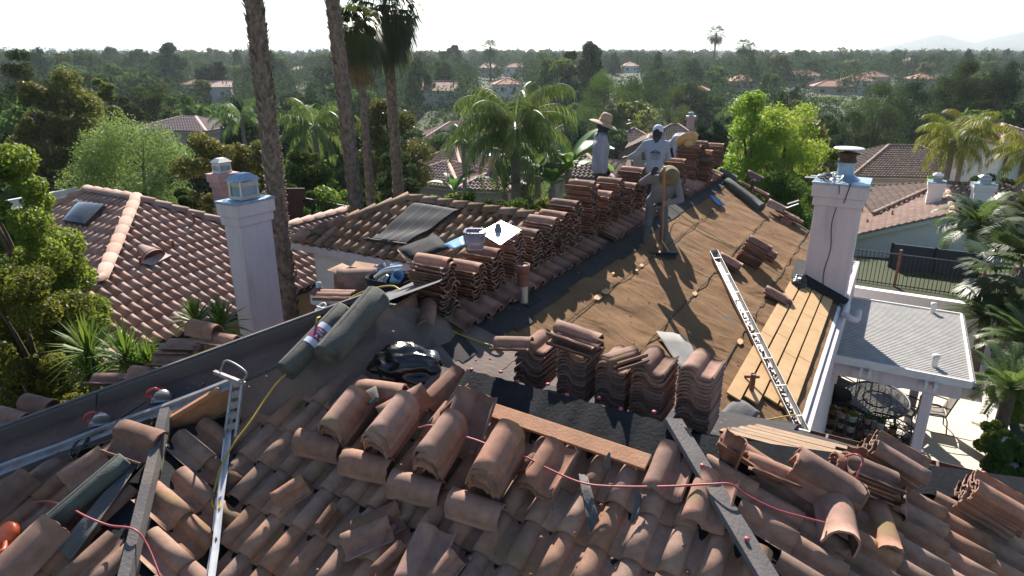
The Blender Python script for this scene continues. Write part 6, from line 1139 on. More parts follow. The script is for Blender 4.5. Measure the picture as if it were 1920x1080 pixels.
for rk, (u0, v0, ln) in enumerate(((1580, 830, .95), (1652, 852, 1.15))):
    P = ptz(u0, v0, -9.0); t = thing('plant_rack', 'black iron plant rack %s' % ('by the house wall with a lattice arch' if rk == 0 else 'in front of the oval table with a lattice arch'), 'plant rack', P, group='iron plant racks'); X = VB * .94 + VA * -.34; X /= np.linalg.norm(X); Y = np.cross(VZ, X); hh = .82; m = MB(); q = lambda x, y, z: P + X * x * ln / 2 + Y * y * .2 + VZ * z
    for i in (-1, 1):
        for j in (-1, 1): m.tube([q(i, j, 0), q(i, j, hh)], .016, 6)
    for x in np.linspace(-1, 1, 9): m.tube([q(x, 1, .1), q(x, 1, hh)], .009, 5)
    m.build('upright', M_BLACK, t)
    for z in (.08, .36, .64):
        m = MB()
        for i in range(7): m.bar(q(-1, -1 + i / 3, z), q(1, -1 + i / 3, z), .015, .012)
        m.bar(q(-1, -1, z), q(-1, 1, z), .02, .02); m.bar(q(1, -1, z), q(1, 1, z), .02, .02); m.build('shelf', M_BLACK, t)
    m = MB(); arch = lambda x: hh + .14 * (1 - x * x)
    m.tube([q(x, 1, arch(x)) for x in np.linspace(-1, 1, 13)], .016, 6); m.tube([q(-1, 1, hh - .1), q(1, 1, hh - .1)], .014, 6)
    for x in np.linspace(-1, .8, 10):
        m.tube([q(x, 1, hh - .1), q(min(x + .2, 1), 1, arch(min(x + .2, 1)))], .008, 4); m.tube([q(x + .2, 1, hh - .1), q(x, 1, arch(x))], .008, 4)
    m.build('lattice_arch', M_BLACK, t); n_ = 0
    PD = (('white pot', M_WHITE), ('terracotta pot', M_TERRA), ('grey pot', M_CONC)); LD = (('green succulent', L_MID), ('bright green plant', L_LIME), ('reddish plant', L_REDFL), ('olive plant', L_OLIVE))
    for z, nm in ((.09, 'bottom'), (.37, 'middle'), (.65, 'top')):
        for k in range(4 if z < .6 else 3):
            pn, pmx = PD[(k + rk + int(z * 3)) % 3]; ln_, lm = LD[(k * 3 + rk * 2 + int(z * 5)) % 4]; pos = ('leftmost', 'second from left', 'third from left', 'rightmost')[k]
            pot(q(-.75 + k * .5, .0, z), random.uniform(.7, .95), pmx, lm, '%s in %s, %s on %s shelf %s' % (ln_, pn, pos, nm, 'by the wall' if rk == 0 else 'near the table'), n_ + rk * 20); n_ += 1
P = ptz(1758, 600, -8.0); t = thing('grill', 'covered green and black garden grill beyond the patio cover', 'grill', P); m = MB(); m.box(P + VZ * -.1, .5, .9, .35, VA, VB); m.build('body', M_BLACK, t, bevel=.04); m = MB(); m.box(P + VZ * .12, .56, 1.0, .1, VA, VB); m.build('lid', pm('green_lid', (.06, .16, .08), (.04, .11, .06), 6, .5), t, bevel=.04); m = MB()
for i in (-1, 1): m.bar(P + VB * i * .35 - VZ * .28, P + VB * i * .35 - VZ * 1.0, .05, .05)
m.build('leg', M_BLACK, t)
P = ptz(1716, 575, -8.6); t = thing('planter_bowl', 'round terracotta bowl on the terrace beyond the patio cover', 'bowl', P); m = MB(); m.lathe([(0, 0), (.3, 0), (.42, .25), (.4, .27), (.36, .24), (0, .2)], P, VZ, 20); m.build('body', M_TERRA, t)
sheet('blue_cushion', [ptz(1668, 722, -8.3), ptz(1702, 722, -8.3), ptz(1702, 728, -8.3), ptz(1668, 728, -8.3)], MATS['blue_plastic'], 'flat blue cushion on the far side of the patio table', 'cushion', 4, 3, .01, .05)
# ------------------------------------------------------------------ trees and plants
def leafcloud(C, sz, rg, aspect=.5, droop=0., up=.0, out=None, mess=.5):
    """one small folded-diamond leaf at each centre"""
    n = len(C); d = rg.normal(size=(n, 3)); d[:, 2] -= droop; d /= np.linalg.norm(d, axis=1)[:, None]
    r_ = rg.normal(size=(n, 3)); r_[:, 2] += up
    if out is not None:
        r_ = out + mess * r_; r_ /= np.linalg.norm(r_, axis=1)[:, None]; d = d - r_ * (d * r_).sum(1)[:, None]; d /= (np.linalg.norm(d, axis=1)[:, None] + 1e-9)
    s = np.cross(d, r_); s /= (np.linalg.norm(s, axis=1)[:, None] + 1e-9); L = sz * rg.uniform(.6, 1.3, n)[:, None]
    V = np.stack([C - d * L * .5, C + s * L * aspect * .5, C + d * L * .5, C - s * L * aspect * .5], 1).reshape(-1, 3)
    return V, np.arange(4 * n).reshape(n, 4)
def crown(h, r, cb, nl, N, leaf, seed, lobe=.42, droop=0., aspect=.5, shape=1., flat=.8, top=0., wisp=0., mess=None):
    """leaves gathered in uneven clumps through an envelope from height cb*h to h"""
    rg = np.random.default_rng(seed); z0 = cb * h; H = h - z0; L = []; 
    for i in range(nl):
        f = (i + .5) / nl; f = f + rg.normal(0, .06); f = min(max(f, .03), .97); a = i * 2.399 + rg.normal(0, .5); env = (math.sin(math.pi * min(max(f * .82 + .12, 0), 1)) ** shape) * (1 - top * f)
        rr = r * env * rg.uniform(.35, .85); lr = r * lobe * rg.uniform(.6, 1.25) * (.55 + .45 * env); L.append((rr * math.cos(a), rr * math.sin(a), z0 + H * f * .9, lr))
    L = np.array(L); wgt = L[:, 3] ** 2; k = rg.choice(nl, N, p=wgt / wgt.sum()); d = rg.normal(size=(N, 3)); d /= np.linalg.norm(d, axis=1)[:, None]
    rad = L[k, 3] * (.30 + .70 * rg.random(N) ** .45) * (1 + wisp * np.abs(rg.normal(0, 1, N)))
    C = L[k, :3] + d * rad[:, None] * np.array([1, 1, flat]); C[:, 2] -= droop * .25 * rad * (np.linalg.norm(d[:, :2], axis=1)); C[:, 2] = np.maximum(C[:, 2], .02 * h)
    V, Q = leafcloud(C, leaf, rg, aspect, droop, 0., None if mess is None else d, mess or 0.); lt = rg.random(nl)[k] * .5 + rg.random(N) * .5
    return V, Q, np.repeat(lt, 4), L
def trunkmesh(h, r0, L, seed, mat, base=0., limbs=9, lean=0.):
    rg = np.random.default_rng(seed); m = MB(); th = float(np.median(L[:, 2])) if len(L) else h; n = 6
    P = [V3(rg.normal(0, .02 * h * f) + lean * f, rg.normal(0, .02 * h * f), base + (th - base) * f) for f in np.linspace(0, 1, n)]; m.tube(P, [r0 * (1.25 - .9 * f) for f in np.linspace(0, 1, n)], 9)
    for i in rg.permutation(len(L))[:limbs]:
        q = L[i, :3]; s_ = P[min(n - 2, max(1, int(n * min(.9, max(.2, (q[2] * .55 - base) / (th - base + 1e-6))))))]; mid = (s_ + q) / 2 + V3(0, 0, .05 * h); m.tube(smooth_path([s_, mid, q], 4), list(np.linspace(r0 * .5, r0 * .1, 9)), 6)
    return mkmesh('trunk', m.V, m.F, mat, m.M, m.S)
def zone_pos(u, vt, t): P = pt(u, vt, t); g = float(terr(P[0], P[1])); return P, g
def near_tree(label, u, vt, t, wpx, nl, N, leaf, mat, seed, name='tree', cat='tree', cb=.2, mess=.8, bark=None, r0=None, ground=None, hmin=None, **kw):
    P, g = zone_pos(u, vt, t); g = ground if ground is not None else g; h = P[2] - g; r = wpx / 2 / F * t; th = thing(name, label, cat, (P[0], P[1], g)); V, Q, T, L = crown(h, r, cb, nl, N, leaf, seed, mess=mess, **kw)
    link('trunk', trunkmesh(h, r0 or max(.08, h * .022), L, seed, bark or M_BARK), th, False); link('crown', mkmesh('crown', V, Q, mat, None, False, T), th, False); return th
near_tree('bright green leafy tree at the left edge in front of the neighbour roof', -25, 222, 14.5, 250, 46, 52000, .10, L_NEAR, 1, cb=.05, lobe=.34, aspect=.6, shape=.5)
near_tree('lower bright green bush of leaves at the left edge below the neighbour roof', 18, 470, 13.2, 250, 40, 42000, .085, L_NEAR, 2, name='shrub', cat='shrub', cb=.15, lobe=.34, aspect=.6, shape=.5)
near_tree('tall olive green tree at the upper left with the round top', 120, 100, 48, 165, 46, 30000, .26, L_OLIVE, 3, cb=.1, lobe=.33, droop=.5, aspect=.4, wisp=.1)
near_tree('olive green tree at the left edge beside the round topped one', 48, 118, 46, 120, 40, 22000, .26, L_OLIVE, 33, cb=.1, lobe=.34, droop=.5, aspect=.4)
near_tree('yellowish olive tree right of the round topped one', 182, 112, 52, 100, 36, 18000, .28, L_OLIVE, 34, cb=.1, lobe=.36, droop=.5, aspect=.4)
near_tree('dark tall tree on the far left edge of the skyline', 25, 68, 70, 120, 26, 12000, .34, L_DARK, 4, cb=.2, lobe=.36, aspect=.4)
near_tree('pale feathery light green tree behind the neighbour roof', 228, 198, 34, 275, 80, 60000, .18, L_FEATH, 5, cb=.02, lobe=.27, aspect=.22, wisp=.22, shape=.6)
near_tree('bronze green bushy tree right of the feathery tree', 375, 222, 31, 150, 40, 26000, .15, L_BROWN, 6, cb=.02, lobe=.34, aspect=.45, shape=.6)
near_tree('bronze green tree behind the first palm trunk', 465, 240, 33, 130, 36, 22000, .15, L_BROWN, 7, cb=.02, lobe=.34, aspect=.45, shape=.6)
near_tree('green bushy tree between the first two palm trunks', 575, 262, 36, 130, 34, 18000, .17, L_MID, 71, cb=.02, lobe=.36, shape=.6)
near_tree('round olive tree with a dark base behind the palm trunks', 725, 158, 46, 165, 54, 34000, .22, L_OLIVE, 8, cb=.06, lobe=.34, droop=.3, aspect=.4, shape=.55)
near_tree('dark green tree below the round olive tree', 745, 268, 40, 105, 30, 16000, .18, L_DARK, 9, cb=.02, lobe=.36, shape=.6)
near_tree('lime green tree glowing in the sun beyond the brown slope', 1420, 145, 30, 130, 34, 22000, .15, L_LIME, 10, cb=.3, lobe=.32, aspect=.35, droop=.4, wisp=.25); near_tree('wide lime green tree right of the glowing one', 1485, 160, 31, 175, 60, 46000, .15, L_LIME, 11, cb=.03, lobe=.32, aspect=.35, droop=.4, wisp=.2, shape=.55)
near_tree('dark green tree filling the space below the lime green trees', 1480, 300, 27, 150, 36, 22000, .13, L_MID, 12, cb=.02, lobe=.36, shape=.6)
near_tree('dark green bush against the far edge of the stripped roof', 1380, 262, 33, 80, 26, 12000, .15, L_LIME, 121, cb=.02, lobe=.36, shape=.6)
near_tree('big dark willowy tree left of the pinkish house', 1140, 120, 116, 150, 50, 30000, .34, L_MID, 13, cb=.04, lobe=.34, droop=1.2, aspect=.22, shape=.6); near_tree('big dark willowy tree behind the pinkish house', 1200, 124, 120, 130, 44, 26000, .34, L_DARK, 14, cb=.04, lobe=.34, droop=1.2, aspect=.22, shape=.6)
near_tree('dark willowy tree right of the big willowy pair', 1268, 148, 122, 80, 30, 14000, .34, L_MID, 15, cb=.04, lobe=.36, droop=1.2, aspect=.22, shape=.6)
near_tree('tall loose eucalyptus on the skyline behind the willowy trees', 1108, 66, 165, 52, 34, 9000, .75, L_CONIF, 16, cb=.12, lobe=.5, aspect=.5, shape=.6); near_tree('second loose eucalyptus just left of the tall one', 1072, 86, 160, 36, 24, 5500, .75, L_CONIF, 17, cb=.12, lobe=.5, shape=.6, aspect=.5)
near_tree('dark airy pine right of the lime green trees', 1660, 136, 98, 110, 44, 20000, .3, L_DARK, 18, cb=.1, lobe=.34, droop=.5, aspect=.3, wisp=.25); near_tree('dark airy pine left of the yellow green palm', 1725, 128, 102, 110, 40, 18000, .32, L_CONIF, 19, cb=.1, lobe=.34, droop=.5, aspect=.3, wisp=.2)
near_tree('large dark tree at the upper right', 1815, 92, 104, 125, 54, 28000, .36, L_DARK, 20, cb=.05, lobe=.33, droop=.4, aspect=.35, wisp=.15); near_tree('large dark tree at the right edge of the skyline', 1895, 96, 100, 120, 50, 26000, .36, L_CONIF, 22, cb=.05, lobe=.33, droop=.4, aspect=.35, wisp=.15)
near_tree('green tree low behind the right chimney', 1560, 235, 40, 90, 28, 14000, .18, L_LIME, 23, cb=.02, lobe=.36, shape=.6); near_tree('dark tree behind the brown hip roofed house', 1610, 190, 96, 90, 28, 12000, .26, L_DARK, 24, cb=.05, lobe=.36)
near_tree('dark rounded tree above the roof with low pitch on the left', 275, 140, 105, 90, 30, 12000, .4, L_DARK, 25, cb=.05, lobe=.38, shape=.6); near_tree('dark spreading tree left of the lavender house', 330, 165, 100, 90, 30, 12000, .4, L_MID, 26, cb=.05, lobe=.38, shape=.6); near_tree('blue green tree below the far cypresses', 228, 158, 95, 70, 24, 9000, .4, L_DARK, 27, cb=.05, lobe=.38, shape=.6); near_tree('dark tree in front of the low pitched roof', 385, 200, 92, 60, 24, 8000, .4, L_DARK, 28, cb=.05, lobe=.38, shape=.6)
near_tree('big dark tree standing up on the left skyline', 312, 75, 255, 50, 26, 7000, 1.0, L_CONIF, 29, cb=.12, lobe=.4, shape=.6); near_tree('round dark tree on the skyline left of the lone palm', 848, 81, 330, 46, 22, 5000, 1.2, L_CONIF, 30, cb=.15, lobe=.42, flat=.6)
# cypress row
mC = [crown(1, .1, .02, 16, 1800, .085, 40 + i, lobe=.75, shape=.45, aspect=.4) for i in range(2)]; mC = [mkmesh('crown', c[0], c[1], L_CONIF, None, False, c[2]) for c in mC]
m = MB(); m.tube([(0, 0, 0), (0, 0, .5)], [.014, .008], 7); mT = mkmesh('trunk', m.V, m.F, M_BARK, m.M, m.S)
def cyp(u, vt, t, label, group, k): P, g = zone_pos(u, vt, t); th = thing('cypress', label, 'tree', (P[0], P[1], g), k, 1, group); s = P[2] - g; th.scale = (s * .85, s * .85, s); link('crown', mC[k % 2], th, False); link('trunk', mT, th, False)
for k, (u, vt) in enumerate(((369, 119), (377, 117), (385, 116), (392, 114), (400, 112), (406, 108), (413, 106))): cyp(u, vt, 232, 'slim dark cypress in the row above the lavender house', 'cypress row above the lavender house', k)
for k, (u, vt) in enumerate(((1326, 214), (1338, 206), (1349, 212))): cyp(u, vt, 62, 'slim dark cypress left of the lime green tree', 'cypresses beside the lime green tree', k)
for k, (u, vt) in enumerate(((1384, 103), (1390, 99), (1455, 104), (1461, 102), (1713, 100), (1716, 96))): cyp(u, vt, 380, 'tiny dark cypress on the far hillside', 'cypresses on the far hillside', k)
# palms
def palm_trunk(P, Q, r0, r1, mat, rough, seed, n=60, k=14):
    """ringed trunk with old leaf bases sticking out"""
    rg = np.random.default_rng(seed); m = MB(); P, Q = np.asarray(P, float), np.asarray(Q, float); pts = [P + (Q - P) * f + V3(math.sin(f * 3) * .06, 0, 0) for f in np.linspace(0, 1, n)]; m.tube(pts, [(r0 + (r1 - r0) * f) * (1 + .03 * (i % 2)) for i, f in enumerate(np.linspace(0, 1, n))], k)
    if rough:
        Ht = np.linalg.norm(Q - P); d = (Q - P) / Ht; x, y, _ = perp(d); c = int(Ht / .085)
        for i in range(c):
            f = i / c; r_ = r0 + (r1 - r0) * f; o = P + (Q - P) * f + V3(math.sin(f * 3) * .06, 0, 0)
            for j in range(7):
                a = 2 * math.pi * (j + .5 * (i % 2)) / 7 + i * .21 + rg.normal(0, .06); e = x * math.cos(a) + y * math.sin(a); s = -x * math.sin(a) + y * math.cos(a); L = rg.uniform(.10, .17); w_ = r_ * .36; oo = rg.uniform(.03, .085) * rough
                m.add([o + e * r_ * .96 - s * w_, o + e * r_ * .96 + s * w_, o + e * (r_ + oo) + d * L + s * w_ * .45, o + e * (r_ + oo) + d * L - s * w_ * .45, o + e * r_ * .9 + d * L * .9], [(0, 1, 2, 3), (3, 2, 4)])
    return mkmesh('trunk', m.V, m.F, mat, m.M, m.S)
def fan_leaf(rg, o, d, size, V, Fs, T, pet=.9, nb=20, spread=2.5, droop=.35):
    d = d / np.linalg.norm(d); s = np.cross(d, VZ); s = s / (np.linalg.norm(s) + 1e-6); n = np.cross(s, d); c = o + d * size * pet - VZ * size * pet * .15; t = rg.random(); k = len(V)
    V += [o - s * .02 * size, o + s * .02 * size, c + s * .015 * size, c - s * .015 * size]; Fs.append((k, k + 1, k + 2, k + 3)); T += [t] * 4
    for i in range(nb):
        a = (i / (nb - 1) - .5) * spread; b = d * math.cos(a) + s * math.sin(a); L = size * (.85 + .15 * math.cos(a)) * rg.uniform(.9, 1.05); w_ = size * .055; p = s * math.cos(a) - d * math.sin(a); m1 = c + b * L * .6 + n * .04 * size - VZ * droop * .12 * L; e1 = c + b * L * .98 - VZ * droop * L * rg.uniform(.4, .9); k = len(V)
        V += [c, m1 - p * w_, e1, m1 + p * w_]; Fs.append((k, k + 1, k + 2, k + 3)); T += [t * .6 + rg.random() * .4] * 4
def fan_crown(size, n, seed, low=-1.0, droop=.35, pet=.9, nb=20):
    rg = np.random.default_rng(seed); V, Fs, T = [], [], []
    for i in range(n):
        e = 1.35 + (low - 1.35) * ((i + .5) / n) ** .8; a = i * 2.399 + rg.normal(0, .15); fan_leaf(rg, V3(0, 0, 0), V3(math.cos(a) * math.cos(e), math.sin(a) * math.cos(e), math.sin(e)), size * rg.uniform(.85, 1.1), V, Fs, T, pet, nb, droop=droop * (1.3 - e * .5))
    return np.array(V), np.array(Fs), T
def frond(rg, o, a, e, L, V, Fs, T, ll=.55, hang=.8, nl=44, bend=1.0, w=.03):
    d0 = V3(math.cos(a), math.sin(a), 0); t = rg.random(); P = []; p = o.copy(); el = e; k_ = 14
    for i in range(k_ + 1): P.append(p.copy()); p = p + (d0 * math.cos(el) + VZ * math.sin(el)) * L / k_; el -= bend * (1.9 / k_) * (.4 + 1.2 * i / k_)
    P = np.array(P); s = V3(-math.sin(a), math.cos(a), 0)
    for i in range(k_):
        k = len(V); V += [P[i] - s * .03, P[i] + s * .03, P[i + 1] + s * .025, P[i + 1] - s * .025]; Fs.append((k, k + 1, k + 2, k + 3)); T += [t] * 4
    for i in range(nl):
        f = .14 + .86 * i / nl; x = f * k_; j = min(int(x), k_ - 1); p = P[j] + (P[j + 1] - P[j]) * (x - j); tg = P[j + 1] - P[j]; tg = tg / np.linalg.norm(tg)
        for sg in (-1, 1):
            q = s * sg * rg.uniform(.7, 1.) + tg * .45 - VZ * hang * rg.uniform(.3, 1.2); q /= np.linalg.norm(q); LL = ll * (1 - .55 * abs(f - .45) * 1.6) * rg.uniform(.8, 1.15); m1 = p + q * LL * .5; e1 = p + q * LL - VZ * hang * LL * .35; k = len(V); V += [p, m1 - tg * w, e1, m1 + tg * w]; Fs.append((k, k + 1, k + 2, k + 3)); T += [t * .5 + rg.random() * .5] * 4
def feather_crown(L, n, seed, ll=.6, hang=.8, e0=1.35, e1=-.35, nl=44, bend=1., w=.03):
    rg = np.random.default_rng(seed); V, Fs, T = [], [], []
    for i in range(n):
        f = (i + .5) / n; frond(rg, V3(0, 0, 0), i * 2.399 + rg.normal(0, .2), e0 + (e1 - e0) * f + rg.normal(0, .08), L * rg.uniform(.85, 1.1), V, Fs, T, ll, hang, nl, bend, w)
    return np.array(V), np.array(Fs), T
def palm(label, P, Q, r0, r1, bark, rough, cr, mat, seed, skirt=0., name='palm_tree'):
    t = thing(name, label, 'palm tree', P); P = np.asarray(P, float); Q = np.asarray(Q, float) - P; link('trunk', palm_trunk(V3(0, 0, 0), Q, r0, r1, bark, rough, seed), t, False); V, Fs, T = cr; V = np.array(V) + Q
    link('crown', mkmesh('crown', V, Fs, mat, None, False, T), t, False)
    if skirt:
        rg = np.random.default_rng(seed); V2, F2, T2 = [], [], []
        for i in range(46): a = i * 2.399; e = -1.25 + rg.normal(0, .12); fan_leaf(rg, Q - VZ * rg.uniform(0, skirt), V3(math.cos(a) * math.cos(e), math.sin(a) * math.cos(e), math.sin(e)), .8, V2, F2, T2, .4, 9, 1.2)
        link('dead_skirt', mkmesh('dead_skirt', np.array(V2), np.array(F2), M_THATCH), t, False)
    return t
def ln(u0, v0, u1, v1, t, ext=0.): A_ = pt(u0, v0, t); r_ = ray(u1, v1); B_ = r_ * (t * (1 + .0)); return A_, B_
def vpalm(label, ub, vb, ut, vt, t, zt, r0, r1, bark, rough, cr, mat, seed, skirt=0.):
    """trunk through two pixels on a plane of depth t, run down to the ground and up to height zt"""
    a, b = pt(ub, vb, t), pt(ut, vt, t * 1.0)
    dv = (b - a) / (b[2] - a[2]); g = float(terr(a[0], a[1])); P = a + dv * (g - .3 - a[2]); Q = a + dv * (zt - a[2]); return palm(label, P, Q, r0, r1, bark, rough, cr, mat, seed, skirt)
# the four tall trunks: nearly upright in the world
def upalm(label, u, v, t, zt, lean, *a, **k):
    b = pt(u, v, t); g = float(terr(b[0], b[1])) - .3; P = np.array([b[0] - lean[0] * (b[2] - g), b[1] - lean[1] * (b[2] - g), g]); Q = P + np.array([lean[0] * (zt - g), lean[1] * (zt - g), zt - g]); return palm(label, P, Q, *a, **k)
upalm('nearest tall palm trunk with a rough brown bark left of the others', 505, 290, 16.0, 8.5, (-.0, .0), .205, .195, M_PALMB, 1., fan_crown(1.5, 40, 50), L_FAN, 50, skirt=.8)
upalm('second tall rough palm trunk, running out of the top of the photo', 643, 200, 20.5, 6.0, (-.035, .0), .215, .185, M_PALMB, .9, fan_crown(1.3, 44, 51, low=-1.1), L_FAN, 51, skirt=.7)
upalm('slender fan palm with hanging dark fronds between the taller trunks', 683, 250, 24, .95, (.0, .0), .15, .12, M_PALMB, .5, fan_crown(.62, 60, 52, low=-1.3, droop=.8, pet=.8), L_FAN, 52, skirt=.9)
upalm('tall fan palm right of the slender one, its crown cut by the top edge', 736, 240, 27, 1.75, (-.01, .0), .21, .18, M_PALMB, .6, fan_crown(.9, 64, 53, low=-1.3, droop=.8), L_FAN, 53, skirt=.9)
def cpalm(label, u, v, t, r0, bark, cr, mat, seed, rough=0, lean=(0, 0), skirt=0.): Q = pt(u, v, t); return upalm(label, u, v, t, Q[2], lean, r0, r0 * .8, bark, rough, cr, mat, seed, skirt=skirt)
cpalm('big drooping queen palm behind the ridge stacks', 965, 240, 25, .22, M_PALMG, feather_crown(3.0, 34, 60, .75, 1.1, 1.45, -.6, 70, 1.05, .018), L_PALM, 60, lean=(.0, 0))
cpalm('queen palm with a thin trunk left of the big drooping one', 868, 262, 42, .16, M_PALMG, feather_crown(2.5, 12, 61, .6, 1.0, 1.3, -.3, 44, 1.1), L_PALM, 61)
cpalm('queen palm between the rough palm trunks', 588, 236, 40, .2, M_PALMG, feather_crown(2.9, 20, 62, .7, 1.0, 1.35, -.5, 44, 1.0), L_PALM, 62); cpalm('queen palm behind the first rough trunk', 452, 222, 60, .2, M_PALMG, feather_crown(3.2, 18, 63, .7, .9, 1.3, -.3, 40, 1.0), L_PALM, 63)
cpalm('yellow green queen palm in front of the brown hip roofed house', 1788, 262, 50, .26, M_PALMG, feather_crown(3.3, 26, 64, .8, 1.1, 1.4, -.6, 48, 1.05), L_PALMY, 64); cpalm('second yellow green queen palm just right of the first', 1812, 250, 53, .22, M_PALMG, feather_crown(3.2, 22, 65, .8, 1.1, 1.4, -.6, 48, 1.05), L_PALMY, 65); cpalm('yellow green queen palm at the right edge', 1925, 285, 47, .24, M_PALMG, feather_crown(3.0, 22, 66, .8, 1.1, 1.4, -.6, 44, 1.05), L_PALMY, 66)
cpalm('fan palm at the right edge with bright split leaves', 1915, 500, 18.5, .2, M_PALMB, fan_crown(.85, 38, 67, low=-.7, droop=.25, pet=1.1, nb=26), L_FAN, 67, rough=.5); cpalm('fan palm at the right edge behind the bright split leaved one', 1965, 425, 22, .2, M_PALMB, fan_crown(1.0, 34, 68, low=-.6, droop=.25, nb=26), L_FAN, 68, rough=.5)
cpalm('grey green feather palm in front of the gable house', 1835, 425, 26, .22, M_PALMB, feather_crown(1.9, 30, 69, .45, .15, 1.4, -.3, 46, .9), L_PALM, 69, rough=.5)
for u, v, t, lb, s_ in ((919, 88, 300, 'lone palm on the hill in the middle of the skyline', 2.6), (1343, 62, 330, 'tallest palm on the skyline right of centre', 3.0), (1394, 84, 330, 'left one of the two close palms on the skyline', 2.6), (1407, 90, 335, 'right one of the two close palms on the skyline', 2.3), (1678, 105, 330, 'small palm on the skyline near the mountain', 2.4), (1577, 97, 420, 'tiny palm on the far skyline left of the mountain', 2.6)): cpalm(lb, u, v, t, .5, M_BARK, fan_crown(s_, 40, int(u), low=-1.2, droop=.6, nb=9), L_CONIF, int(u))
# sago and low palms, yuccas, banana plants
def rosette(label, P, cr, mat, name, cat, stem=.3, sr=.12, group=None): t = thing(name, label, cat, P, 0, 1, group); m = MB(); m.tube([(0, 0, 0), (0, 0, stem)], [sr, sr * .9], 10); m.build('stem', M_BARK, t, False); V, Fs, T = cr; link('foliage', mkmesh('foliage', np.array(V) + V3(0, 0, stem), Fs, mat, None, False, T), t, False); return t
def swords(n, L, w, seed, e0=1.4, e1=-.2):
    rg = np.random.default_rng(seed); V, Fs, T = [], [], []
    for i in range(n):
        a = i * 2.399 + rg.normal(0, .1); e = e0 + (e1 - e0) * ((i + .5) / n) + rg.normal(0, .06); d = V3(math.cos(a) * math.cos(e), math.sin(a) * math.cos(e), math.sin(e)); s = V3(-math.sin(a), math.cos(a), 0); l = L * rg.uniform(.85, 1.1); t = rg.random(); k = len(V); dr = V3(0, 0, -.16 * l * math.cos(e)); V += [s * -w * .6, s * w * .6, d * l * .55 + s * w, d * l + dr, d * l * .55 - s * w]; Fs += [(k, k + 1, k + 2, k + 4), (k + 4, k + 2, k + 3, k + 3)]; T += [t] * 5
    return np.array(V), [f if len(set(f)) == 4 else f[:3] for f in Fs], T
for i, (u, v, s_, lb) in enumerate(((167, 662, .62, 'leftmost spiky yucca below the neighbour roof'), (238, 672, .6, 'second spiky yucca below the neighbour roof'), (282, 690, .5, 'third yucca, with upright leaves near the grey board'), (170, 706, .45, 'low yucca under the leftmost one'), (368, 604, .42, 'yucca beside the tile pile on the grey board'), (415, 612, .5, 'yucca at the foot of the left chimney'), (258, 700, .45, 'small yucca between the second and third'))):
    P = pt(u, v, 12.2 if u < 330 else 13.2); rosette(lb, (P[0], P[1], P[2] - 3.0), swords(70, s_ * 1.35, .028, 80 + i, 1.45, -.35), L_YUCCA, 'yucca', 'yucca', 3.0, .07)
for i, (u, v, t_, s_, lb) in enumerate(((1848, 600, 18.5, 1.25, 'dark sago palm beside the patio cover'), (1895, 730, 15.5, 1.3, 'sago palm low at the right edge beside the planter wall'), (1925, 640, 17, 1.2, 'sago palm at the right edge under the fan palms'), (1690, 520, 27, .9, 'bushy sago palm in front of the iron fence'))):
    P = pt(u, v, t_); g = min(float(terr(P[0], P[1])), P[2] - .3); rosette(lb, (P[0], P[1], g), feather_crown(s_, 34, 90 + i, .26, .1, 1.3, .05, 44, .55, .011), L_DARK if i in (0, 3) else L_PALM, 'sago_palm', 'sago palm', P[2] - g, .16)
def banana(label, u, v, t, h, n, seed, name='banana_plant'):
    P = pt(u, v, t); g = float(terr(P[0], P[1])); rg = np.random.default_rng(seed); th = thing(name, label, 'banana plant', (P[0], P[1], g)); m = MB(); st = P[2] - g; m.tube([(0, 0, 0), (.05, 0, st * .6), (0, 0, st)], [.22, .17, .13], 10); m.build('stem', M_PALMG, th, False); V, Fs, T = [], [], []
    for i in range(n):
        a = i * 2.399 + rg.normal(0, .2); e = 1.45 - 1.0 * (i / n) + rg.normal(0, .1); L = h * rg.uniform(.8, 1.15); w_ = L * .15; p = V3(0, 0, st); d0 = V3(math.cos(a), math.sin(a), 0); s = V3(-math.sin(a), math.cos(a), 0); k_ = 9; el = e; k = len(V); tt = rg.random()
        for j in range(k_ + 1):
            f = j / k_; ww = .02 if f < .22 else w_ * math.sin(math.pi * min((f - .18) / .84, 1)) ** .6 + .01; up_ = -d0 * math.sin(el) + VZ * math.cos(el); V += [p - s * ww + up_ * ww * .35, p, p + s * ww + up_ * ww * .35]; T += [tt] * 3; p = p + (d0 * math.cos(el) + VZ * math.sin(el)) * L / k_; el -= .11 + .05 * rg.random()
        for j in range(k_): b = k + 3 * j; Fs += [(b, b + 1, b + 4, b + 3), (b + 1, b + 2, b + 5, b + 4)]
    link('leaves', mkmesh('leaves', np.array(V), np.array(Fs), L_BANANA, None, True, T), th, False)
banana('banana plant right of the queen palm trunk', 1008, 330, 27, 2.0, 9, 1); banana('banana plant with dark folded leaves left of the standing person', 1066, 322, 26, 2.1, 9, 2); banana('small banana plant behind the black mat', 852, 362, 24, 1.1, 7, 3); banana('low banana plant left of the queen palm trunk', 945, 358, 26, 1.2, 7, 4); banana('banana plant between the two tall banana plants', 1035, 352, 25, 1.5, 7, 5)
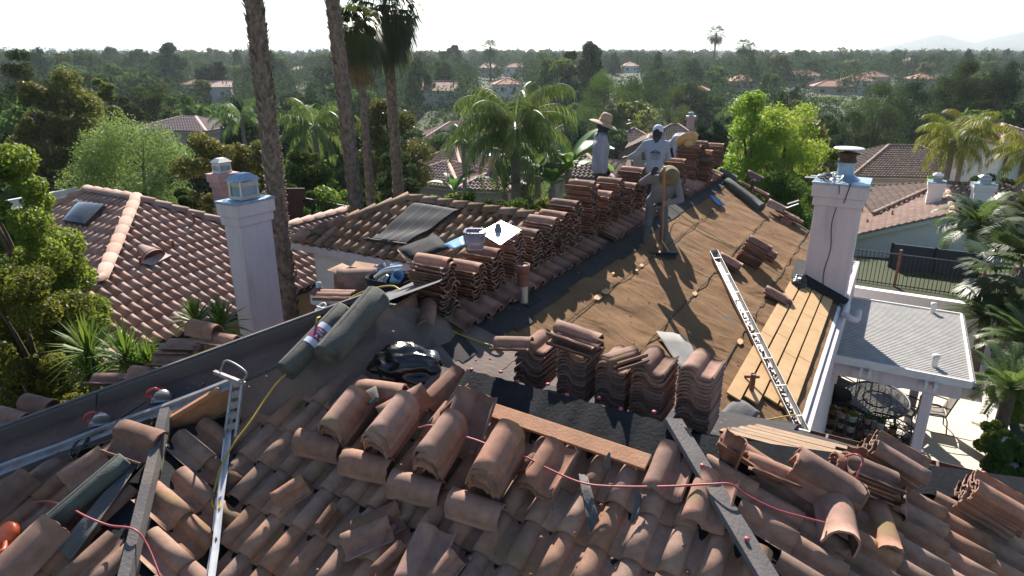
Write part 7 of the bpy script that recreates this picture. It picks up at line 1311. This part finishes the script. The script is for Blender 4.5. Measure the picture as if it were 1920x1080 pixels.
# shrubs beyond the ridge and around the yards
SHR = [(800, 342, 24, 110, L_LIME, 'lime green shrub behind the top of the black mat'), (868, 346, 22, 110, L_LIME, 'lime shrub with pale flowers left of the queen palm'), (922, 352, 21, 110, L_MID, 'green shrub at the foot of the queen palm'), (985, 354, 20, 110, L_MID, 'green shrub right of the queen palm trunk'), (1036, 352, 21, 90, L_NEAR, 'shrub below the banana plants'), (1078, 342, 22, 70, L_LIME, 'bright grassy shrub left of the standing person'), (768, 346, 25, 44, L_FLOWER, 'orange and yellow flowering shrub behind the black mat'), (1076, 318, 27, 34, L_FLOWER, 'yellow flowering shrub by the standing person'), (692, 330, 27, 80, L_MID, 'shrub between the palm trunks by the garden fence'), (622, 332, 30, 110, L_LIME, 'sunlit shrub behind the garden fence'), (562, 325, 33, 80, L_MID, 'green shrub by the wooden gate'), (330, 340, 24, 80, L_DARK, 'dark shrub behind the neighbour roof ridge'), (270, 345, 26, 60, L_DARK, 'dark low shrub left of the pink chimney'), (400, 345, 29, 70, L_BROWN, 'bronze shrub behind the pink chimney'), (95, 350, 30, 60, L_MID, 'shrub in the yard beyond the skylight'), (1735, 522, 26, 50, L_DARK, 'dark shrub below the fence'), (1835, 525, 25, 40, L_MID, 'climber on the fence beside the feather palm'), (1622, 485, 27, 26, L_DARK, 'dark shrub by the fence next to the right chimney'), (1870, 560, 20, 70, L_DARK, 'dark shrub under the fan palms'), (1900, 830, 14.2, 110, L_MID, 'leafy shrub in the planter at the lower right'), (1875, 790, 15.5, 60, L_MID, 'small leafy shrub in the planter beside the patio'), (1905, 690, 17, 90, L_NEAR, 'sunlit shrub at the right edge of the patio'), (1760, 320, 60, 60, L_LIME, 'yellow green shrub left of the edge house'), (1850, 318, 55, 70, L_MID, 'shrub in front of the white edge house'), (1890, 322, 52, 60, L_DARK, 'trimmed hedge shrub in front of the edge house'), (1350, 330, 26, 40, L_DARK, 'dark shrub below the far ridge tiles'), (40, 640, 12.5, 150, L_NEAR, 'leafy shrub below the yuccas at the left edge'), (990, 240, 60, 80, L_MID, 'green bush behind the queen palm crown'), (1300, 235, 60, 50, L_DARK, 'dark shrub right of the bending person')]
for i, (u, v, t_, wpx, mt_, lb) in enumerate(SHR): near_tree(lb, u, v, t_, wpx, 18, int(5000 + 90 * wpx), max(.07, t_ * .0046), mt_, 200 + i, 'shrub', 'shrub', .25 if t_ < 28 else .03, lobe=.42, shape=.5, aspect=.55)
# garden fence and gate seen between the palm trunks, lawn, blue car
t = thing('wooden_gate', 'dark red brown wooden gate panel behind the first palm trunk', 'gate', pt(548, 400, 30)); gw = pt(545, 398, 30); m = MB(); m.box(gw - VZ * .3, 1.15, .08, 2.3); m.build('panel', pm('red_brown_wood', (.12, .045, .03), (.08, .03, .02), 5, .8, stretch=(6, 6, 1)), t); m = MB(); m.box(gw + V3(.1, -.05, .85), 1.3, .1, .5); m.build('top_board', MATS['red_brown_wood'], t)
t = thing('garden_fence', 'thin dark metal garden fence between the palm trunks', 'fence', pt(630, 400, 30)); m = MB(); a_, b_ = pt(572, 372, 30), pt(710, 398, 29); m.bar(a_, b_, .05, .05); m.bar(a_ - VZ * 1.2, b_ - VZ * 1.2, .05, .05); m.build('rail', M_BLACK, t); m = MB()
for f in np.linspace(0, 1, 30): p = a_ + (b_ - a_) * f; m.tube([p, p - VZ * 1.4], .012, 5)
m.build('picket', M_BLACK, t)
t = thing('garden_wall', 'long pale garden wall behind the left neighbour roof', 'wall', pt(100, 370, 33)); m = MB(); m.bar(pt(10, 388, 32) - VZ * .4, pt(150, 362, 34) - VZ * .4, .2, 1.4); m.build('panel', M_WALLW, t)
lw = pt(905, 330, 78); gz_ = float(terr(lw[0], lw[1])); tag(flat('lawn', [V3(lw[0] - 9, lw[1] - 6, float(terr(lw[0], lw[1] - 6)) + .12), V3(lw[0] + 8, lw[1] - 6, float(terr(lw[0], lw[1] - 6)) + .12), V3(lw[0] + 8, lw[1] + 9, float(terr(lw[0], lw[1] + 9)) + .12), V3(lw[0] - 9, lw[1] + 9, float(terr(lw[0], lw[1] + 9)) + .12)], M_LAWN, 'stuff'))
cp = pt(1648, 383, 58); t = thing('parked_car', 'blue car parked in front of the pale garage behind the right chimney', 'car', cp - VZ * .6)
M_CAR = pm('blue_car_paint', (.02, .06, .30), (.015, .05, .26), 3, .25); prof = [(-2.2, 0), (-2.3, .35), (-2.2, .75), (-1.2, .92), (-.55, 1.42), (.7, 1.5), (1.5, 1.05), (2.2, .95), (2.35, .5), (2.25, 0)]
m = MB(); cw = [.82, .95, .96, .95, .74, .72, .9, .92, .95, .85]; Yc = V3(.1, -1, 0); Xc = V3(1, .1, 0); base = cp - VZ * .6
rows = [[base + Yc * -y + Xc * w_ * sx * 1.15 + VZ * (z * 1.15 + .3) for sx in (-1, -.6, 0, .6, 1)] for (y, z), w_ in zip(prof, cw)]; V_ = [p for r_ in rows for p in r_]
m.add(V_, [(i * 5 + j, i * 5 + j + 1, i * 5 + j + 6, i * 5 + j + 5) for i in range(9) for j in range(4)] + [tuple(i * 5 for i in range(10)), tuple(i * 5 + 4 for i in range(10))], 0, False); m.build('body', M_CAR, t, bevel=.03)
m = MB(); m.poly([base + Yc * 1.15 + Xc * -.9 + VZ * 1.4, base + Yc * 1.15 + Xc * .9 + VZ * 1.4, base + Yc * .62 + Xc * .72 + VZ * 1.93, base + Yc * .62 + Xc * -.72 + VZ * 1.93], .02); m.build('windscreen', M_GLASS, t)
for sx in (-1, 1):
    for sy in (-1.4, 1.4): m = MB(); m.lathe([(0, -.11), (.34, -.11), (.38, -.06), (.38, .06), (.34, .11), (0, .11)], base + Xc * sx * .95 + Yc * sy + VZ * .38, Xc, 18); m.build('wheel', M_BLACK, t)
    m = MB(); m.ball(base + Yc * 2.25 + Xc * sx * .75 + VZ * .95, .14, 10, 6); m.build('headlight', M_WHITE, t)
flat('driveway', [V3(*(cp + V3(-4, -5, -.95))), V3(*(cp + V3(8, -5, -.95))), V3(*(cp + V3(8, 22, -1.6))), V3(*(cp + V3(-4, 22, -1.6)))], M_CONC)
# the wooded valley and hillside: single trees, thinning into one far wood
rg = np.random.default_rng(77); PROTO = []
for i, (nl, N, leaf, lobe, shape, top, flat_, mt_, asp, lbl) in enumerate(((26, 5200, .085, .40, .55, 0., .8, L_MID, .5, 'mid green round tree'), (30, 5200, .08, .36, .6, 0., .8, L_DARK, .45, 'dark round tree'), (24, 4600, .075, .38, .9, .35, .9, L_CONIF, .4, 'dark pointed tree'), (34, 5600, .075, .30, .7, 0., 1., L_OLIVE, .4, 'olive green loose tree'), (28, 5200, .085, .38, .5, 0., .7, L_DARK, .5, 'dark spreading tree'), (22, 5000, .08, .42, .5, 0., .8, L_PALE, .5, 'light green rounded tree'), (30, 4600, .07, .30, .8, .2, 1., L_CONIF, .4, 'tall dark loose tree'))):
    V, Q, T, L = crown(1., .5, .04, nl, N, leaf, 300 + i, lobe=lobe, shape=shape, top=top, flat=flat_, aspect=asp, mess=.45); PROTO.append((mkmesh('crown', V, Q, mt_, None, False, T), trunkmesh(1., .035, L, 300 + i, M_BARK, limbs=5), lbl))
KEEP = [(360, 422, 100, 150, 228), (300, 332, 70, 130, 250), (795, 850, 155, 185, 180), (380, 436, 148, 172, 220), (934, 978, 140, 165, 200), (900, 940, 112, 132, 325), (950, 985, 112, 130, 335), (1470, 1545, 128, 148, 285), (1538, 1600, 148, 172, 235), (1590, 1662, 134, 156, 260), (1720, 1756, 140, 160, 235), (1380, 1425, 140, 160, 230), (1278, 1318, 158, 190, 160), (795, 965, 235, 315, 120), (1145, 1345, 235, 320, 90), (1595, 1850, 258, 345, 96), (250, 375, 220, 246, 74), (765, 870, 290, 350, 55), (1140, 1200, 118, 132, 325), (1880, 1920, 250, 300, 60)]
FW_V, FW_F, FW_T = [], [], []; cnt = 0; tries = 0; PL_ = []
while cnt < 275 and tries < 9000:
    tries += 1; y = 60 * math.exp(rg.random() * math.log(560 / 60)); x = (rg.random() * 2 - 1) * y * .86; g = float(terr(x, y)); k = int(rg.integers(0, 7)); h = rg.uniform(8, 15) * (1.12 if k in (2, 6) else .95); w_ = h * rg.uniform(.7, 1.1) * (.7 if k in (2, 6) else 1.)
    f_ = y * cP - (g + h) * sP; u = 960 + F * x / f_; vt = 540 - F * (y * sP + (g + h) * cP) / f_; vb = 540 - F * (y * sP + g * cP) / (y * cP - g * sP); hw = w_ / 2 / f_ * F * .9
    if vt < 84 or any(y < t_ and u + hw > a and u - hw < b and vt < d and vb > c for a, b, c, d, t_ in KEEP): continue
    if any((x - a) ** 2 + (y - b) ** 2 < (.27 * (w_ + c)) ** 2 for a, b, c in PL_): continue
    PL_.append((x, y, w_)); th = thing('tree', PROTO[k][2] + (' in the valley beyond the roofs' if y < 150 else ' on the wooded hillside across the valley' if y < 300 else ' on the far skyline woods'), 'tree', (x, y, g - .2), rg.random() * 6.28, 1, PROTO[k][2] + 's ' + ('in the valley' if y < 150 else 'on the hillside' if y < 300 else 'on the skyline')); th.scale = (w_, w_, h); link('crown', PROTO[k][0], th, False); link('trunk', PROTO[k][1], th, False); cnt += 1
print('valley trees', cnt, tries)
# far wood: one mass
n_ = 5200; yy = 150 * np.exp(rg.random(n_) * math.log(2400 / 150)); xx = (rg.random(n_) * 2 - 1) * yy * .95; hh = 5 + 9.5 * rg.random(n_) ** 1.5; gg = terr(xx, yy); keep = np.ones(n_, bool)
ff = yy * cP - (gg + hh) * sP; uu = 960 + F * xx / ff; vt_ = 540 - F * (yy * sP + (gg + hh) * cP) / ff; vb_ = 540 - F * (yy * sP + gg * cP) / (yy * cP - gg * sP)
for a, b, c, d, t_ in KEEP: keep &= ~((yy < t_ + 4) & (uu > a - 6) & (uu < b + 6) & (vt_ < d) & (vb_ > c))
keep &= vt_ > 90
xx, yy, hh, gg = xx[keep], yy[keep], hh[keep], gg[keep]; per = 150; n_ = len(xx); d = rg.normal(size=(n_, per, 3)); d /= np.linalg.norm(d, axis=2)[..., None]; rr = (.55 + .45 * rg.random((n_, per))) * (1 + .25 * np.sin(d[..., 0] * 7 + xx[:, None]) * np.sin(d[..., 2] * 6 + yy[:, None])); wd = hh * rg.uniform(.35, .55, n_)
C = np.stack([xx[:, None] + d[..., 0] * rr * wd[:, None], yy[:, None] + d[..., 1] * rr * wd[:, None], gg[:, None] + hh[:, None] * (.52 + .5 * d[..., 2] * rr)], -1).reshape(-1, 3); V, Q = leafcloud(C, np.repeat(np.maximum(.55, yy * .0034), per)[:, None], rg, .6, 0., 0., d.reshape(-1, 3) + np.array([0, 0, .25]), .35); tag(link('far_woods', mkmesh('far_woods', V, Q, L_CONIF, None, False, np.repeat(np.repeat(rg.random(n_), per), 4))), 'dark green woods covering the far hills up to the skyline', 'woods', kind='stuff')
# undergrowth
n_ = 9000; yy = 26 * np.exp(rg.random(n_) * math.log(230 / 26)); xx = (rg.random(n_) * 2 - 1) * yy * .95; keep = np.ones(n_, bool); gg = terr(xx, yy)
ff = yy * cP - gg * sP; uu = 960 + F * xx / ff; vv = 540 - F * (yy * sP + (gg + 1) * cP) / ff; keep &= ~((uu > 795) & (uu < 965) & (vv > 300) & (vv < 350)); keep &= ~((uu > 1560) & (uu < 1900) & (yy > 24) & (yy < 82))
xx, yy, gg = xx[keep], yy[keep], gg[keep]; n_ = len(xx); per = 26; d = rg.normal(size=(n_, per, 3)); s_ = rg.uniform(.5, 1.5, n_); C = np.stack([xx[:, None] + d[..., 0] * .5 * s_[:, None], yy[:, None] + d[..., 1] * .5 * s_[:, None], gg[:, None] + np.abs(d[..., 2]) * .45 * s_[:, None]], -1).reshape(-1, 3); V, Q = leafcloud(C, np.repeat(np.clip(yy * .006, .2, .8), per)[:, None], rg, .6)
tag(link('undergrowth', mkmesh('undergrowth', V, Q, L_MID, None, False, np.repeat(np.repeat(rg.random(n_), per), 4))), 'low mixed green undergrowth on the valley floor', 'undergrowth', kind='stuff')
# ------------------------------------------------------------------ haze
hz = MB(); hz.box((0, 3900, 75), 17000, 8200, 210); hm = bpy.data.materials.new('haze_air'); hm.use_nodes = True; ht = hm.node_tree; ht.nodes.clear(); pv_ = ht.nodes.new('ShaderNodeVolumePrincipled'); pv_.inputs['Color'].default_value = (.82, .92, 1, 1); pv_.inputs['Density'].default_value = .00014; pv_.inputs['Anisotropy'].default_value = .35; ho = ht.nodes.new('ShaderNodeOutputMaterial'); ht.links.new(pv_.outputs[0], ho.inputs['Volume'])
ho_ = hz.build('haze', hm); tag(ho_, kind='stuff')

# ------------------------------------------------------------------ details round the right chimney
crumple('crumpled black plastic heaped at the foot of the right chimney', PM.at(1497, 536, .02), .2, .38, .16, M_PLASTICB, 'plastic_heap', 'plastic', 9, VB, VA)
dp = PM.at(1578, 600, .02); t = thing('downspout_elbow', 'white downspout elbow lying at the foot of the right chimney', 'downspout', dp); m = MB(); e0 = AB(15.75, -.5, -5.28); m.tube(smooth_path([e0 + VA * .2, e0 + VB * .02, e0 - VA * .55 + VB * .02]), .07, 8); m.build('long_arm', M_WHITE, t); m = MB(); m.tube(smooth_path([e0 - VA * .52 + VB * .03, e0 - VA * .62 + VB * .14 - VZ * .03, e0 - VA * .45 + VB * .26 - VZ * .1, e0 + VA * .1 + VB * .27 - VZ * .1]), .065, 8); m.build('bend', M_STUCCO, t)

# bare boards on the far slope of the wing by the inside corner, and crumbs of broken tile
m = MB()
for i in range(5): a_ = 6.9 + i * .29; m.bar(PF.p(a_, -1.25 + i * .05, .045), PF.p(a_, -.1 + .2 * (i % 3), .045 + .004 * (i % 2)), .286, .02, 0, PF.n())
m.build('sheathing_board', pm('aged_sheathing', (.30, .20, .12), (.20, .13, .08), 3, .85, c3=(.12, .09, .065), s3=2.5, t3=.56), house)
rg = np.random.default_rng(91); V = []; F_ = []
def crumb(P, r, n):
    k = len(V); x, y, z = perp(n); q = rg.uniform(.5, 1.2, 5)
    V.extend([P + r * q[0] * x, P + r * q[1] * y, P - r * q[2] * x, P - r * q[3] * y, P + z * r * .5 * q[4]]); F_.extend([(k, k + 1, k + 4), (k + 1, k + 2, k + 4), (k + 2, k + 3, k + 4), (k + 3, k, k + 4)])
for i in range(420):
    b_ = -5 + 4.2 * rg.random() ** 1.5; a_ = rg.uniform(max(5.8, b_ + 10.7), 20); crumb(PM.p(a_, b_, .06), rg.uniform(.006, .03), PM.n())
for i in range(260): a_ = rg.uniform(2.2, 5.2); crumb(PC.p(a_, rg.uniform(-5.8 + (5.2 - a_) * .9, -1.2 + (5.2 - a_)), rg.uniform(.03, .12)), rg.uniform(.006, .03), PC.n())
for i in range(200): a_ = rg.uniform(1., 5.5); f = rg.random(); crumb(PL.p(a_, (a_ - 10.2) * (1 - f) + (a_ - 11.5) * f, .03), rg.uniform(.006, .03), PL.n())
for i in range(160): b_ = rg.uniform(-4.6, 1.2); crumb(PF.p(rg.uniform(max(5.6, b_ + 6.9), 8.4), b_, .05), rg.uniform(.006, .03), PF.n())
tag(link('tile_debris', mkmesh('tile_debris', V, F_, M_TILEL)), 'crumbs of broken tile scattered over the roof', 'debris', kind='stuff')

# darker felt strip along the top of the main slope, below the ridge
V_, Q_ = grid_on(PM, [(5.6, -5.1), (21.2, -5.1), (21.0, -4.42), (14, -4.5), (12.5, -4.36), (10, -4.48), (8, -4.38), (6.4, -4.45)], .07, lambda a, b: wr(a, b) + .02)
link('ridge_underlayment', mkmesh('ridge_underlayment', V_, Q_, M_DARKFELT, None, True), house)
